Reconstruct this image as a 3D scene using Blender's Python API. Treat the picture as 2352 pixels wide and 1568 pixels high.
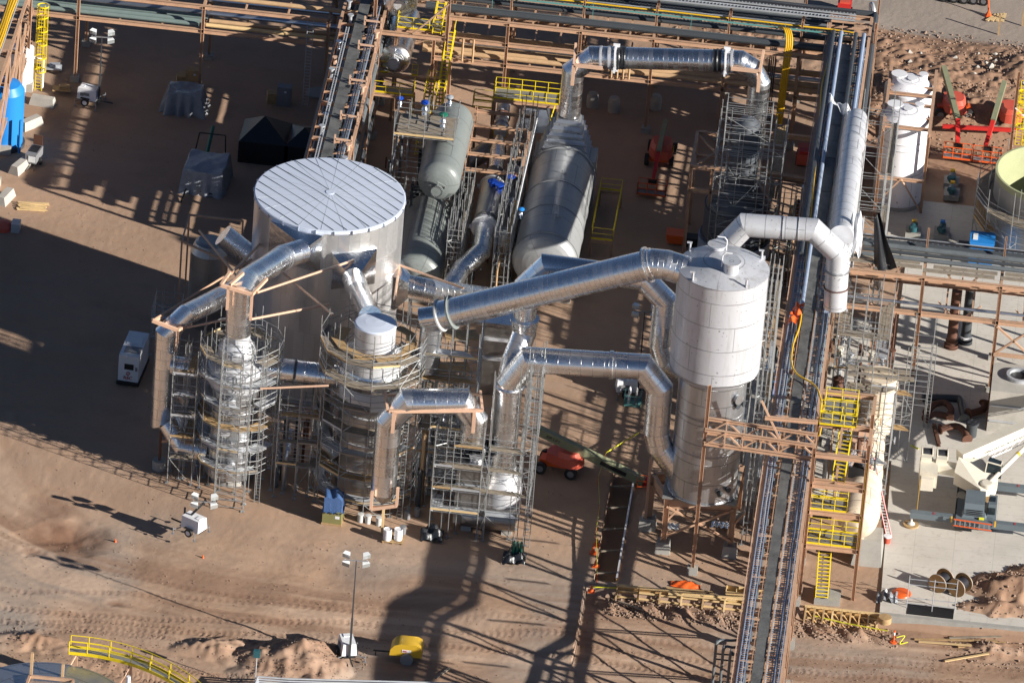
import bpy, math, random
import numpy as np
from mathutils import Vector, Matrix, noise as mnoise
random.seed(7)
for o in list(bpy.data.objects): bpy.data.objects.remove(o)
S = bpy.context.scene
COL = S.collection
rad = math.radians
# ---------------------------------------------------------------- camera
F_PX = 18816.0          # focal length in pixels of a 2352 px wide picture
TH, YW, RL, DIST = rad(30), rad(3.5), rad(4.6), 667.0
cd = Vector((-math.sin(YW)*math.cos(TH), math.cos(YW)*math.cos(TH), -math.sin(TH)))
r0 = Vector((math.cos(YW), math.sin(YW), 0)); u0 = r0.cross(cd)
cr = r0*math.cos(RL)+u0*math.sin(RL); cu = u0*math.cos(RL)-r0*math.sin(RL)
CAMP = -cd*DIST
cam = bpy.data.cameras.new('camera'); camo = bpy.data.objects.new('camera', cam); COL.objects.link(camo)
cam.sensor_width = 36; cam.lens = 36*F_PX/2352; cam.clip_start = 10; cam.clip_end = 6000
M = Matrix((cr, cu, -cd)).transposed().to_4x4(); M.translation = CAMP
camo.matrix_world = M; S.camera = camo
# ---------------------------------------------------------------- light
SUN_AZ, SUN_EL = rad(113.0), rad(20.4)      # clockwise from +Y
w = bpy.data.worlds.new('World'); S.world = w; w.use_nodes = True
nt = w.node_tree; bg = nt.nodes['Background']
sky = nt.nodes.new('ShaderNodeTexSky'); sky.sky_type = 'NISHITA'; sky.sun_disc = False
sky.sun_elevation = SUN_EL; sky.sun_rotation = SUN_AZ; sky.air_density = 0.6; sky.dust_density = 0.15; sky.altitude = 2200
nt.links.new(sky.outputs[0], bg.inputs[0]); bg.inputs[1].default_value = 0.05
sl = bpy.data.lights.new('sun', 'SUN'); sl.energy = 5.0; sl.angle = rad(0.53); sl.color = (1, 0.95, 0.87)
so = bpy.data.objects.new('sun', sl); COL.objects.link(so)
sd = Vector((math.sin(SUN_AZ)*math.cos(SUN_EL), math.cos(SUN_AZ)*math.cos(SUN_EL), math.sin(SUN_EL)))
so.rotation_euler = sd.to_track_quat('Z', 'Y').to_euler(); so.location = sd*200
S.view_settings.view_transform = 'Standard'; S.view_settings.look = 'None'
S.view_settings.exposure = 0.8; S.view_settings.gamma = 1
S.cycles.diffuse_bounces = 2
S.render.resolution_x = 1024; S.render.resolution_y = 682
# ---------------------------------------------------------------- survey helpers: where a point read off the site photo stands in the world
def P(x, y, z=0.0):
    v = cd + cr*((x-1176)/F_PX) - cu*((y-784)/F_PX)
    return CAMP + v*((z-CAMP.z)/v.z)
def PY(x, y, Y):
    v = cd + cr*((x-1176)/F_PX) - cu*((y-784)/F_PX)
    return CAMP + v*((Y-CAMP.y)/v.y)
def PX(x, y, X):
    v = cd + cr*((x-1176)/F_PX) - cu*((y-784)/F_PX)
    return CAMP + v*((X-CAMP.x)/v.x)
def prj(p):
    v = Vector(p)-CAMP; z = v.dot(cd)
    return 1176+F_PX*v.dot(cr)/z, 784-F_PX*v.dot(cu)/z
def ZH(b, py):
    lo, hi = -10.0, 50.0
    for _ in range(40):
        m = (lo+hi)/2
        if prj((b[0], b[1], m))[1] > py: lo = m
        else: hi = m
    return lo
# ---------------------------------------------------------------- materials
MAT = {}
class NT:
    def __init__(s, name):
        s.m = bpy.data.materials.new(name); s.m.use_nodes = True; s.t = s.m.node_tree
        s.b = s.t.nodes['Principled BSDF']; MAT[name] = s.m
    def n(s, typ, **kw):
        nd = s.t.nodes.new('ShaderNode'+typ)
        for k, v in kw.items():
            if k.startswith('i'):
                key = k[1:]
                nd.inputs[int(key) if key.isdigit() else key].default_value = v
            else: setattr(nd, k, v)
        return nd
    def l(s, a, b): s.t.links.new(a, b)
    def math(s, op, a, b=None, c=None):
        nd = s.t.nodes.new('ShaderNodeMath'); nd.operation = op
        for i, q in enumerate((a, b, c)):
            if q is None: continue
            if isinstance(q, (int, float)): nd.inputs[i].default_value = q
            else: s.l(q, nd.inputs[i])
        return nd.outputs[0]
    def mix(s, f, a, b):
        nd = s.t.nodes.new('ShaderNodeMix'); nd.data_type = 'RGBA'
        for key, q in ((0, f), (6, a), (7, b)):
            if isinstance(q, (int, float)): nd.inputs[key].default_value = q
            elif isinstance(q, tuple): nd.inputs[key].default_value = (*q, 1) if len(q) == 3 else q
            else: s.l(q, nd.inputs[key])
        return nd.outputs[2]
    def noise(s, scale, detail=4, rough=.55, vec=None, dist=0):
        nd = s.n('TexNoise'); nd.inputs['Scale'].default_value = scale; nd.inputs['Detail'].default_value = detail
        nd.inputs['Roughness'].default_value = rough; nd.inputs['Distortion'].default_value = dist
        if vec is None:
            vec = s.n('NewGeometry').outputs['Position']
        s.l(vec, nd.inputs['Vector']); return nd.outputs[0]
    def ramp(s, f, a, b):
        nd = s.n('MapRange'); nd.inputs[1].default_value = a; nd.inputs[2].default_value = b; s.l(f, nd.inputs[0]); return nd.outputs[0]
    def bump(s, h, dist=.02, strength=1.0):
        nd = s.n('Bump'); nd.inputs['Distance'].default_value = dist; nd.inputs['Strength'].default_value = strength
        s.l(h, nd.inputs['Height']); s.l(nd.outputs[0], s.b.inputs['Normal']); return nd
    def vec(s, sx=1, sy=1, sz=1, uv=False):
        if uv: src = s.n('TexCoord').outputs['UV']
        else: src = s.n('NewGeometry').outputs['Position']
        mp = s.n('Mapping'); mp.inputs['Scale'].default_value = (sx, sy, sz); s.l(src, mp.inputs[0]); return mp.outputs[0]
    def col(s, c):
        if isinstance(c, tuple): s.b.inputs['Base Color'].default_value = (*c, 1)
        else: s.l(c, s.b.inputs['Base Color'])
def paint(name, c, rough=.5, metal=0.0, dirt=.25, dcol=None, scale=1.2, bump=0.0):
    m = NT(name); n1 = m.noise(scale, 6, .6); n2 = m.noise(scale*7, 3, .6)
    f = m.math('MULTIPLY', m.ramp(m.math('ADD', m.math('MULTIPLY', n1, .65), m.math('MULTIPLY', n2, .35)), .42, .68), dirt)
    dc = dcol or tuple(x*.45+.02 for x in c)
    m.col(m.mix(f, c, dc)); m.b.inputs['Roughness'].default_value = rough; m.b.inputs['Metallic'].default_value = metal
    if bump: m.bump(n2, bump)
    return m.m
def clad(name, c=(.90, .905, .91), rough=.26, pitch=.9, panel=2.4, ripple=.006, tilt=.05, metal=1.0, seam=.55, dirt=.12):
    m = NT(name); uv = m.n('TexCoord').outputs['UV']; sp = m.n('SeparateXYZ'); m.l(uv, sp.inputs[0])
    u = m.math('DIVIDE', sp.outputs[0], pitch); v = m.math('DIVIDE', sp.outputs[1], panel)
    iu = m.math('FLOOR', u); fu = m.math('SUBTRACT', u, iu)
    v2 = m.math('ADD', v, m.math('MULTIPLY', m.math('FRACT', m.math('MULTIPLY', iu, .5)), 1.0)); iv = m.math('FLOOR', v2); fv = m.math('SUBTRACT', v2, iv)
    cb = m.n('CombineXYZ'); m.l(iu, cb.inputs[0]); m.l(iv, cb.inputs[1]); wn = m.n('TexWhiteNoise'); m.l(cb.outputs[0], wn.inputs['Vector'])
    ws = m.n('SeparateXYZ'); m.l(wn.outputs['Color'], ws.inputs[0])
    su = m.math('LESS_THAN', fu, .03/pitch); sv = m.math('LESS_THAN', fv, .035/panel); s = m.math('MAXIMUM', su, sv)
    nz = m.noise(.8, 3, .5); nf = m.noise(6, 4, .6)
    base = m.mix(m.math('MULTIPLY', s, seam), c, tuple(x*.25 for x in c))
    base = m.mix(m.math('MULTIPLY', m.ramp(nf, .5, .75), dirt), base, (.55, .52, .48))
    m.col(base); m.b.inputs['Metallic'].default_value = metal
    r = m.math('ADD', m.math('ADD', m.math('MULTIPLY', ws.outputs[0], .12), rough-.06), m.math('MULTIPLY', m.ramp(nf, .4, .8), .12))
    m.l(r, m.b.inputs['Roughness'])
    h = m.math('ADD', m.math('MULTIPLY', m.math('MULTIPLY', fu, m.math('SUBTRACT', ws.outputs[1], .5)), tilt*pitch*.12),
               m.math('MULTIPLY', m.math('MULTIPLY', fv, m.math('SUBTRACT', ws.outputs[2], .5)), tilt*panel*.06))
    h = m.math('ADD', h, m.math('MULTIPLY', m.noise(1.7, 3, .5), ripple*1.2)); h = m.math('ADD', h, m.math('MULTIPLY', s, .004))
    m.bump(h, 1.0, .8)
    return m.m
clad('cladding', tilt=.02, ripple=.002); clad('cladding_fine', pitch=.42, panel=3.2, tilt=.02, ripple=.002); clad('tank_cladding', rough=.34, pitch=3.1, panel=.9, c=(.88, .88, .88), metal=.85, seam=.25, tilt=.015, ripple=.003)
clad('roof_cladding', rough=.5, pitch=50, panel=50, c=(.72, .79, .92), ripple=.006, dirt=.15, seam=0, metal=.3)
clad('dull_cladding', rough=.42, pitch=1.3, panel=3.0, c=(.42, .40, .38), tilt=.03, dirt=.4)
clad('foil', rough=.18, pitch=.6, panel=.8, c=(.88, .89, .9), ripple=.03, tilt=.2, seam=.1)
def vessel_mat(name, c, rough, metal, weld=1.75, dirt=.5):
    m = NT(name); uv = m.n('TexCoord').outputs['UV']; sp = m.n('SeparateXYZ'); m.l(uv, sp.inputs[0])
    u = m.math('DIVIDE', sp.outputs[0], weld); iu = m.math('FLOOR', u); fu = m.math('SUBTRACT', u, iu)
    v = m.math('ADD', m.math('DIVIDE', sp.outputs[1], 5.5), m.math('MULTIPLY', iu, .37)); fv = m.math('FRACT', v)
    s = m.math('MAXIMUM', m.math('LESS_THAN', fu, .075/weld), m.math('LESS_THAN', fv, .05/5.5))
    st = m.noise(1.0, 6, .62, m.vec(1.6, 1.6, .22)); fine = m.noise(9, 5, .6)
    spots = m.ramp(m.noise(4.5, 2, .4), .69, .72)
    b = m.mix(m.math('MULTIPLY', s, .75), c, tuple(x*.38 for x in c))
    b = m.mix(m.math('MULTIPLY', m.ramp(st, .5, .75), dirt), b, (c[0]*.62, c[1]*.57, c[2]*.5))
    b = m.mix(m.math('MULTIPLY', spots, .55), b, (.1, .09, .08)); m.col(b)
    m.b.inputs['Metallic'].default_value = metal
    m.l(m.math('ADD', m.math('MULTIPLY', fine, .2), rough-.1), m.b.inputs['Roughness'])
    m.bump(m.math('ADD', m.math('MULTIPLY', s, .3), m.math('MULTIPLY', m.noise(1.2, 3), .8)), .02)
    return m.m
vessel_mat('scrubber_skin', (.60, .61, .645), .42, .35, weld=2.1, dirt=.7)
vessel_mat('steel_skin', (.52, .53, .55), .34, .85)
vessel_mat('grey_skin', (.35, .36, .365), .42, .25, weld=3.1, dirt=.25)
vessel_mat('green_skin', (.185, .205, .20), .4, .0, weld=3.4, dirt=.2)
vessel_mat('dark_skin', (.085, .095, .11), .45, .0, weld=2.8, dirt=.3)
vessel_mat('white_skin', (.84, .83, .86), .35, .0, weld=3.0, dirt=.08)
vessel_mat('pale_duct', (.66, .67, .70), .38, .35, weld=1.6, dirt=.4)
vessel_mat('cream_skin', (.74, .62, .47), .45, 0, weld=2.4, dirt=.15)
paint('tan_steel', (.53, .335, .22), .5, dirt=.4, dcol=(.28, .15, .09))
paint('pink_steel', (.66, .42, .29), .5, dirt=.3)
paint('yellow', (.80, .60, .015), .4, dirt=.12); paint('yellow2', (.60,.37,.03), .4, dirt=.15); paint('amber', (.72, .42, .02), .4, dirt=.1)
paint('galv', (.52, .54, .57), .45, .35, dirt=.35); paint('scaffold_tube', (.42, .43, .43), .42, .6, dirt=.5, dcol=(.15, .14, .13), scale=3)
paint('blue_galv', (.38, .46, .60), .45, .3, dirt=.4)
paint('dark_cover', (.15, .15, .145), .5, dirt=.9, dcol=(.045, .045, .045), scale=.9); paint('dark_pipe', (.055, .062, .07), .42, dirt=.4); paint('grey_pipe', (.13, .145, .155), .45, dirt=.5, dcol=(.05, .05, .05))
paint('green_pipe', (.17, .225, .215), .5, dirt=.3); paint('tan_pipe', (.55, .36, .2), .5, dirt=.4); paint('bright_pipe', (.55, .6, .68), .28, .9, dirt=.15)
paint('teal', (.12, .32, .30), .5); paint('wood', (.46, .30, .14), .7, dirt=.7, dcol=(.22, .15, .09), scale=2.5); paint('grey_wood', (.30, .25, .19), .75, dirt=.7, dcol=(.13, .11, .09), scale=2.2)
paint('fresh_wood', (.70, .50, .25), .7, dirt=.3, scale=3); paint('form_ply', (.56, .34, .13), .7, dirt=.6, dcol=(.35, .2, .09), scale=1.2)
paint('concrete', (.36, .35, .32), .8, dirt=.5, dcol=(.22, .20, .18)); paint('pale_concrete', (.46, .43, .38), .8, dirt=.4)
paint('black_plastic', (.016, .018, .022), .28, dirt=.2, bump=.02, scale=1.5); paint('clear_plastic', (.25, .26, .28), .18, dirt=.5, bump=.05, scale=1.5)
paint('white_plastic', (.78, .79, .8), .3, dirt=.2, bump=.04); paint('blue_tarp', (.06, .13, .30), .4, dirt=.3, bump=.06, scale=2)
paint('white_paint', (.78, .78, .80), .35, dirt=.12); paint('cream_paint', (.74, .68, .56), .4, dirt=.2); paint('crane_grey', (.13, .16, .18), .45, dirt=.3)
paint('orange', (.75, .12, .02), .4, dirt=.15); paint('red', (.55, .03, .025), .4, dirt=.15); paint('coral', (.60, .10, .06), .45, dirt=.25); paint('blue', (.02, .22, .62), .4, dirt=.1)
paint('valve_blue', (.01, .06, .42), .35, dirt=.1); paint('green', (.02, .16, .10), .4); paint('rubber', (.02, .02, .021), .7, dirt=.3, dcol=(.09, .07, .055)); paint('black', (.015, .015, .016), .5, dirt=.2)
paint('rust', (.13, .055, .032), .8, dirt=.6, dcol=(.08, .04, .03), scale=3); paint('olive', (.22, .21, .08), .6, dirt=.2); paint('machine_grey', (.22, .22, .23), .5, dirt=.3)
paint('olive_boom', (.27, .28, .17), .5, dirt=.5); paint('glass', (.02, .03, .035), .08, dirt=0); paint('reflector', (.55, .58, .58), .2, .3, dirt=.1)
paint('green_liner', (.40, .42, .24), .5, dirt=.25); paint('cable_black', (.02, .02, .025), .5, dirt=.1); paint('reel_wood', (.42, .25, .10), .7, dirt=.5, scale=4)
paint('lamp_white', (.80, .82, .82), .25, dirt=.05); paint('cyan_box', (.02, .10, .12), .5); paint('ceramic', (.62, .62, .60), .4); paint('stone', (.30, .205, .15), .9, dirt=.6, dcol=(.2, .14, .1))
paint('silver_tarp', (.32, .35, .40), .28, .2, dirt=.5, bump=.08, scale=1.3); paint('tape', (.75, .75, .05), .4, dirt=0)
m = NT('grating'); vt = m.vec(1, 1, 1); wv = m.n('TexWave'); wv.inputs['Scale'].default_value = 6; m.l(vt, wv.inputs[0])
m.col(m.mix(wv.outputs[1], (.18, .18, .17), (.34, .33, .31))); m.b.inputs['Roughness'].default_value = .6; m.b.inputs['Metallic'].default_value = .3
# ground material
m = NT('dirt'); pos = m.n('NewGeometry').outputs['Position']
big = m.noise(.055, 5, .55); mid = m.noise(.35, 5, .6, dist=.4); fine = m.noise(2.6, 6, .65); grit = m.noise(16, 4, .7)
st = m.noise(1.0, 5, .6, m.vec(.09, .62, .3))
at = m.n('Attribute', attribute_name='wear'); asp = m.n('SeparateColor'); m.l(at.outputs['Color'], asp.inputs[0])
c = m.mix(m.ramp(big, .38, .62), (.455, .298, .202), (.365, .238, .16))
c = m.mix(m.math('MULTIPLY', m.ramp(st, .45, .7), .5), c, (.385, .275, .205))
c = m.mix(m.math('MULTIPLY', m.ramp(mid, .5, .72), .35), c, (.27, .18, .13))
c = m.mix(m.math('MULTIPLY', m.ramp(fine, .45, .75), .4), c, (.36, .275, .215))
c = m.mix(m.math('MULTIPLY', asp.outputs[0], .2), c, (.16, .085, .058))       # damp dark red patch
c = m.mix(m.math('MULTIPLY', asp.outputs[1], .75), c, (.30, .27, .24))       # grey gravel
c = m.mix(m.math('MULTIPLY', asp.outputs[2], .8), c, m.mix(m.ramp(fine, .4, .7), (.33, .195, .125), (.22, .13, .088)))        # dug red soil
alp = at.outputs['Alpha']; c = m.mix(m.math('MULTIPLY', m.ramp(alp, .52, .85), .75), c, (.52, .37, .27)); c = m.mix(m.math('MULTIPLY', m.ramp(alp, .48, .15), .7), c, (.27, .165, .11))
vo = m.n('TexVoronoi'); vo.inputs['Scale'].default_value = 3.4; m.l(pos, vo.inputs[0])
pb = m.math('LESS_THAN', vo.outputs['Distance'], m.math('MULTIPLY', m.ramp(m.noise(.5, 3), .45, .8), .16))
c = m.mix(m.math('MULTIPLY', pb, .5), c, (.44, .37, .31))
c = m.mix(m.math('MULTIPLY', asp.outputs[0], .8), c, (.17, .085, .052)); m.col(c); m.b.inputs['Roughness'].default_value = .92; m.b.inputs['Specular IOR Level'].default_value = .15
h = m.math('ADD', m.math('ADD', m.math('MULTIPLY', fine, .5), m.math('MULTIPLY', grit, .18)), m.math('MULTIPLY', pb, .35)); h = m.math('ADD', h, m.math('MULTIPLY', mid, .12))
m.bump(h, .055, .85)
m = NT('pad_concrete'); n1 = m.noise(.25, 6, .6); n2 = m.noise(2.2, 6, .65)
c = m.mix(m.ramp(n1, .4, .65), (.60, .56, .50), (.52, .485, .43)); c = m.mix(m.math('MULTIPLY', m.ramp(n2, .55, .75), .5), c, (.34, .26, .20))
br = m.n('TexBrick'); br.inputs['Scale'].default_value = .16; br.inputs['Mortar Size'].default_value = .002; br.offset = 0
m.l(m.n('NewGeometry').outputs['Position'], br.inputs[0]); c = m.mix(m.math('MULTIPLY', br.outputs['Fac'], .5), c, (.2, .18, .16))
m.col(c); m.b.inputs['Roughness'].default_value = .85; m.bump(n2, .01)
# ---------------------------------------------------------------- mesh builder
def rotz(a): return Matrix.Rotation(a, 3, 'Z')
class MB:
    def __init__(s): s.v = []; s.f = []; s.uv = []
    def add(s, vs, fs, uvs=None):
        o = len(s.v); s.v += [tuple(p) for p in vs]; s.f += [tuple(i+o for i in f) for f in fs]
        s.uv += (uvs if uvs else [None]*len(fs)); return s
    def box(s, c, d, rz=0.0, R=None):
        c = Vector(c); R = R or rotz(rz)
        vs = [c+R@Vector((x*d[0]/2, y*d[1]/2, z*d[2]/2)) for z in (-1, 1) for x, y in ((-1, -1), (1, -1), (1, 1), (-1, 1))]
        return s.add(vs, [(3, 2, 1, 0), (4, 5, 6, 7), (0, 1, 5, 4), (1, 2, 6, 5), (2, 3, 7, 6), (3, 0, 4, 7)])
    def prism(s, pts, z0, z1):
        n = len(pts); vs = [(p[0], p[1], z0) for p in pts]+[(p[0], p[1], z1) for p in pts]
        return s.add(vs, [tuple(range(n-1, -1, -1)), tuple(range(n, 2*n))]+[(i, (i+1) % n, n+(i+1) % n, n+i) for i in range(n)])
    def hexa(s, b, t):
        n = len(b)
        return s.add(list(b)+list(t), [tuple(range(n-1, -1, -1)), tuple(range(n, 2*n))]+[(i, (i+1) % n, n+(i+1) % n, n+i) for i in range(n)])
    def extr(s, pts, ax, w):
        """polygon in the plane normal to axis ax extruded by +-w/2 ; pts are 3-D"""
        a = Vector(ax)*w/2
        return s.hexa([Vector(p)-a for p in pts], [Vector(p)+a for p in pts])
    def beam(s, p, q, w=.2, h=.2, up=(0, 0, 1)):
        p = Vector(p); q = Vector(q); d = (q-p)
        if d.length < 1e-6: return s
        d.normalize(); up = Vector(up)
        if abs(d.dot(up)) > .95: up = Vector((0, 1, 0))
        a = d.cross(up).normalized()*w/2; b = a.cross(d).normalized()*h/2
        vs = [e+x*a+y*b for e in (p, q) for x, y in ((-1, -1), (1, -1), (1, 1), (-1, 1))]
        return s.add(vs, [(3, 2, 1, 0), (4, 5, 6, 7), (0, 1, 5, 4), (1, 2, 6, 5), (2, 3, 7, 6), (3, 0, 4, 7)])
    def ibeam(s, p, q, w=.25, h=.3, up=(0, 0, 1), t=.03):
        p = Vector(p); q = Vector(q); d = (q-p).normalized(); up = Vector(up)
        if abs(d.dot(up)) > .95: up = Vector((0, 1, 0))
        a = d.cross(up).normalized(); b = a.cross(d).normalized()*(h/2-t/2)
        s.beam(p+b, q+b, w, t, up); s.beam(p-b, q-b, w, t, up); return s.beam(p, q, t, h-2*t, up)
    def tube(s, pts, r, n=8, cap=True, r2=None, u_off=0.0):
        """straight runs with mitred joints, each run its own shell so that mitres stay crisp"""
        pts = [Vector(p) for p in pts]; N = len(pts); ds = [(pts[i+1]-pts[i]).normalized() for i in range(N-1)]
        ref = Vector((0, 0, 1)) if abs(ds[0].z) < .9 else Vector((0, 1, 0)); a = ds[0].cross(ref).normalized(); u = u_off
        for i in range(N-1):
            d = ds[i]; a = (a-d*a.dot(d)).normalized(); b = d.cross(a)
            n0 = d if i == 0 else (ds[i-1]+d).normalized(); n1 = d if i == N-2 else (d+ds[i+1]).normalized()
            ra = r if r2 is None else r+(r2-r)*i/(N-1); rb = r if r2 is None else r+(r2-r)*(i+1)/(N-1)
            L = (pts[i+1]-pts[i]).length; vs = []; ts = []
            for e, nn, rr in ((pts[i], n0, ra), (pts[i+1], n1, rb)):
                for k in range(n):
                    t = 2*math.pi*k/n; o = (a*math.cos(t)+b*math.sin(t))*rr; o -= d*(o.dot(nn)/d.dot(nn)); vs.append(e+o); ts.append(o.dot(d))
            fs = [(k, (k+1) % n, n+(k+1) % n, n+k) for k in range(n)]
            uv = []
            for k in range(n):
                v0, v1 = k*2*math.pi*r/n, (k+1)*2*math.pi*r/n; k2 = (k+1) % n
                uv.append(((u+ts[k], v0), (u+ts[k2], v1), (u+L+ts[n+k2], v1), (u+L+ts[n+k], v0)))
            if cap and i == 0: fs.append(tuple(range(n-1, -1, -1))); uv.append(None)
            if cap and i == N-2: fs.append(tuple(range(n, 2*n))); uv.append(None)
            s.add(vs, fs, uv); u += L
        return s
    def lathe(s, prof, c=(0, 0, 0), n=48, axis=(0, 0, 1), cap=True):
        """prof: list of (r, t) along axis"""
        ax = Vector(axis).normalized(); ref = Vector((1, 0, 0)) if abs(ax.x) < .9 else Vector((0, 1, 0))
        a = (ref-ax*ref.dot(ax)).normalized(); b = ax.cross(a); c = Vector(c); rm = max(p[0] for p in prof)
        u = 0.0
        for j in range(len(prof)-1):
            (ra, ta), (rb, tb) = prof[j], prof[j+1]; L = math.hypot(rb-ra, tb-ta); vs = []
            for rr, tt in ((ra, ta), (rb, tb)):
                for k in range(n):
                    t = 2*math.pi*k/n; vs.append(c+ax*tt+(a*math.cos(t)+b*math.sin(t))*max(rr, 1e-4))
            s.add(vs, [(k, (k+1) % n, n+(k+1) % n, n+k) for k in range(n)],
                  [((u, k*2*math.pi*rm/n), (u, (k+1)*2*math.pi*rm/n), (u+L, (k+1)*2*math.pi*rm/n), (u+L, k*2*math.pi*rm/n)) for k in range(n)])
            u += L
        if cap:
            for (rr, tt), flip in ((prof[0], True), (prof[-1], False)):
                if rr > .01:
                    vs = [c+ax*tt+(a*math.cos(2*math.pi*k/n)+b*math.sin(2*math.pi*k/n))*rr for k in range(n)]
                    s.add(vs, [tuple(range(n-1, -1, -1)) if flip else tuple(range(n))])
        return s
    def sphere(s, c, r, n=12, sz=1.0):
        pr = [(r*math.cos(t), r*sz*math.sin(t)) for t in [math.pi*(i/n-.5) for i in range(n+1)]]
        return s.lathe(pr, c, n*2, cap=False)
    def cloth(s, x0, x1, y0, y1, f, nx=16, ny=16):
        vs = [(x0+(x1-x0)*i/nx, y0+(y1-y0)*j/ny, 0) for j in range(ny+1) for i in range(nx+1)]; vs = [f(Vector(v)) for v in vs]
        return s.add(vs, [(j*(nx+1)+i, j*(nx+1)+i+1, (j+1)*(nx+1)+i+1, (j+1)*(nx+1)+i) for j in range(ny) for i in range(nx)])
    def build(s, name, mat, parent=None, smooth=True, loc=None):
        me = bpy.data.meshes.new(name); L = Vector((0, 0, 0))
        if parent is not None: L = Vector(parent.get('_o', (0, 0, 0)))
        elif loc is not None: L = Vector(loc)
        vs = [(v[0]-L[0], v[1]-L[1], v[2]-L[2]) for v in s.v]
        me.from_pydata(vs, [], s.f)
        ul = me.uv_layers.new(name='UVMap'); k = 0; buf = []
        for f, uv in zip(s.f, s.uv):
            if uv is None: buf += [0.5, 0.5]*len(f)
            else:
                for q in uv: buf += [q[0], q[1]]
        ul.data.foreach_set('uv', buf)
        me.materials.append(MAT[mat] if isinstance(mat, str) else mat)
        if smooth:
            me.polygons.foreach_set('use_smooth', [True]*len(me.polygons))
            me.update(); me.set_sharp_from_angle(angle=rad(34))
        o = bpy.data.objects.new(name, me); COL.objects.link(o)
        if parent is not None: o.parent = parent; o['_o'] = tuple(L)
        else: o.location = L; o['_o'] = tuple(L)
        return o
def tag(o, label=None, cat=None, group=None, kind=None):
    if label: o['label'] = label
    if cat: o['category'] = cat
    if group: o['group'] = group
    if kind: o['kind'] = kind
    return o
def thing(name, label, cat, loc=(0, 0, 0), group=None):
    o = bpy.data.objects.new(name, None); COL.objects.link(o); o.location = loc; o['_o'] = tuple(loc); o.empty_display_size = .5
    return tag(o, label, cat, group)
def kids(o): return [c for c in bpy.data.objects if c.parent == o]
def copy_tree(o, kidmap, parent=None):
    c = o.copy(); COL.objects.link(c)
    if parent is not None: c.parent = parent
    for ch in kidmap.get(o.name, []): copy_tree(ch, kidmap, c)
    return c
def kmap(root):
    km = {}
    def rec(o):
        km[o.name] = [c for c in bpy.data.objects if c.parent == o]
        for c in km[o.name]: rec(c)
    rec(root); return km
def text(body, size, loc, R, mat, parent, name='lettering', ext=.01):
    cu_ = bpy.data.curves.new('t', 'FONT'); cu_.body = body; cu_.size = size; cu_.extrude = ext; cu_.align_x = 'CENTER'; cu_.align_y = 'CENTER'
    t = bpy.data.objects.new('t', cu_); COL.objects.link(t); bpy.context.view_layer.update()
    me = bpy.data.meshes.new_from_object(t); bpy.data.objects.remove(t)
    me.transform(R.to_4x4()); L = Vector(parent.get('_o', (0, 0, 0))) if parent else Vector((0, 0, 0)); me.transform(Matrix.Translation(Vector(loc)-L))
    me.materials.clear(); me.materials.append(MAT[mat]); o = bpy.data.objects.new(name, me); COL.objects.link(o); o.parent = parent; o['_o'] = tuple(L); return o
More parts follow.
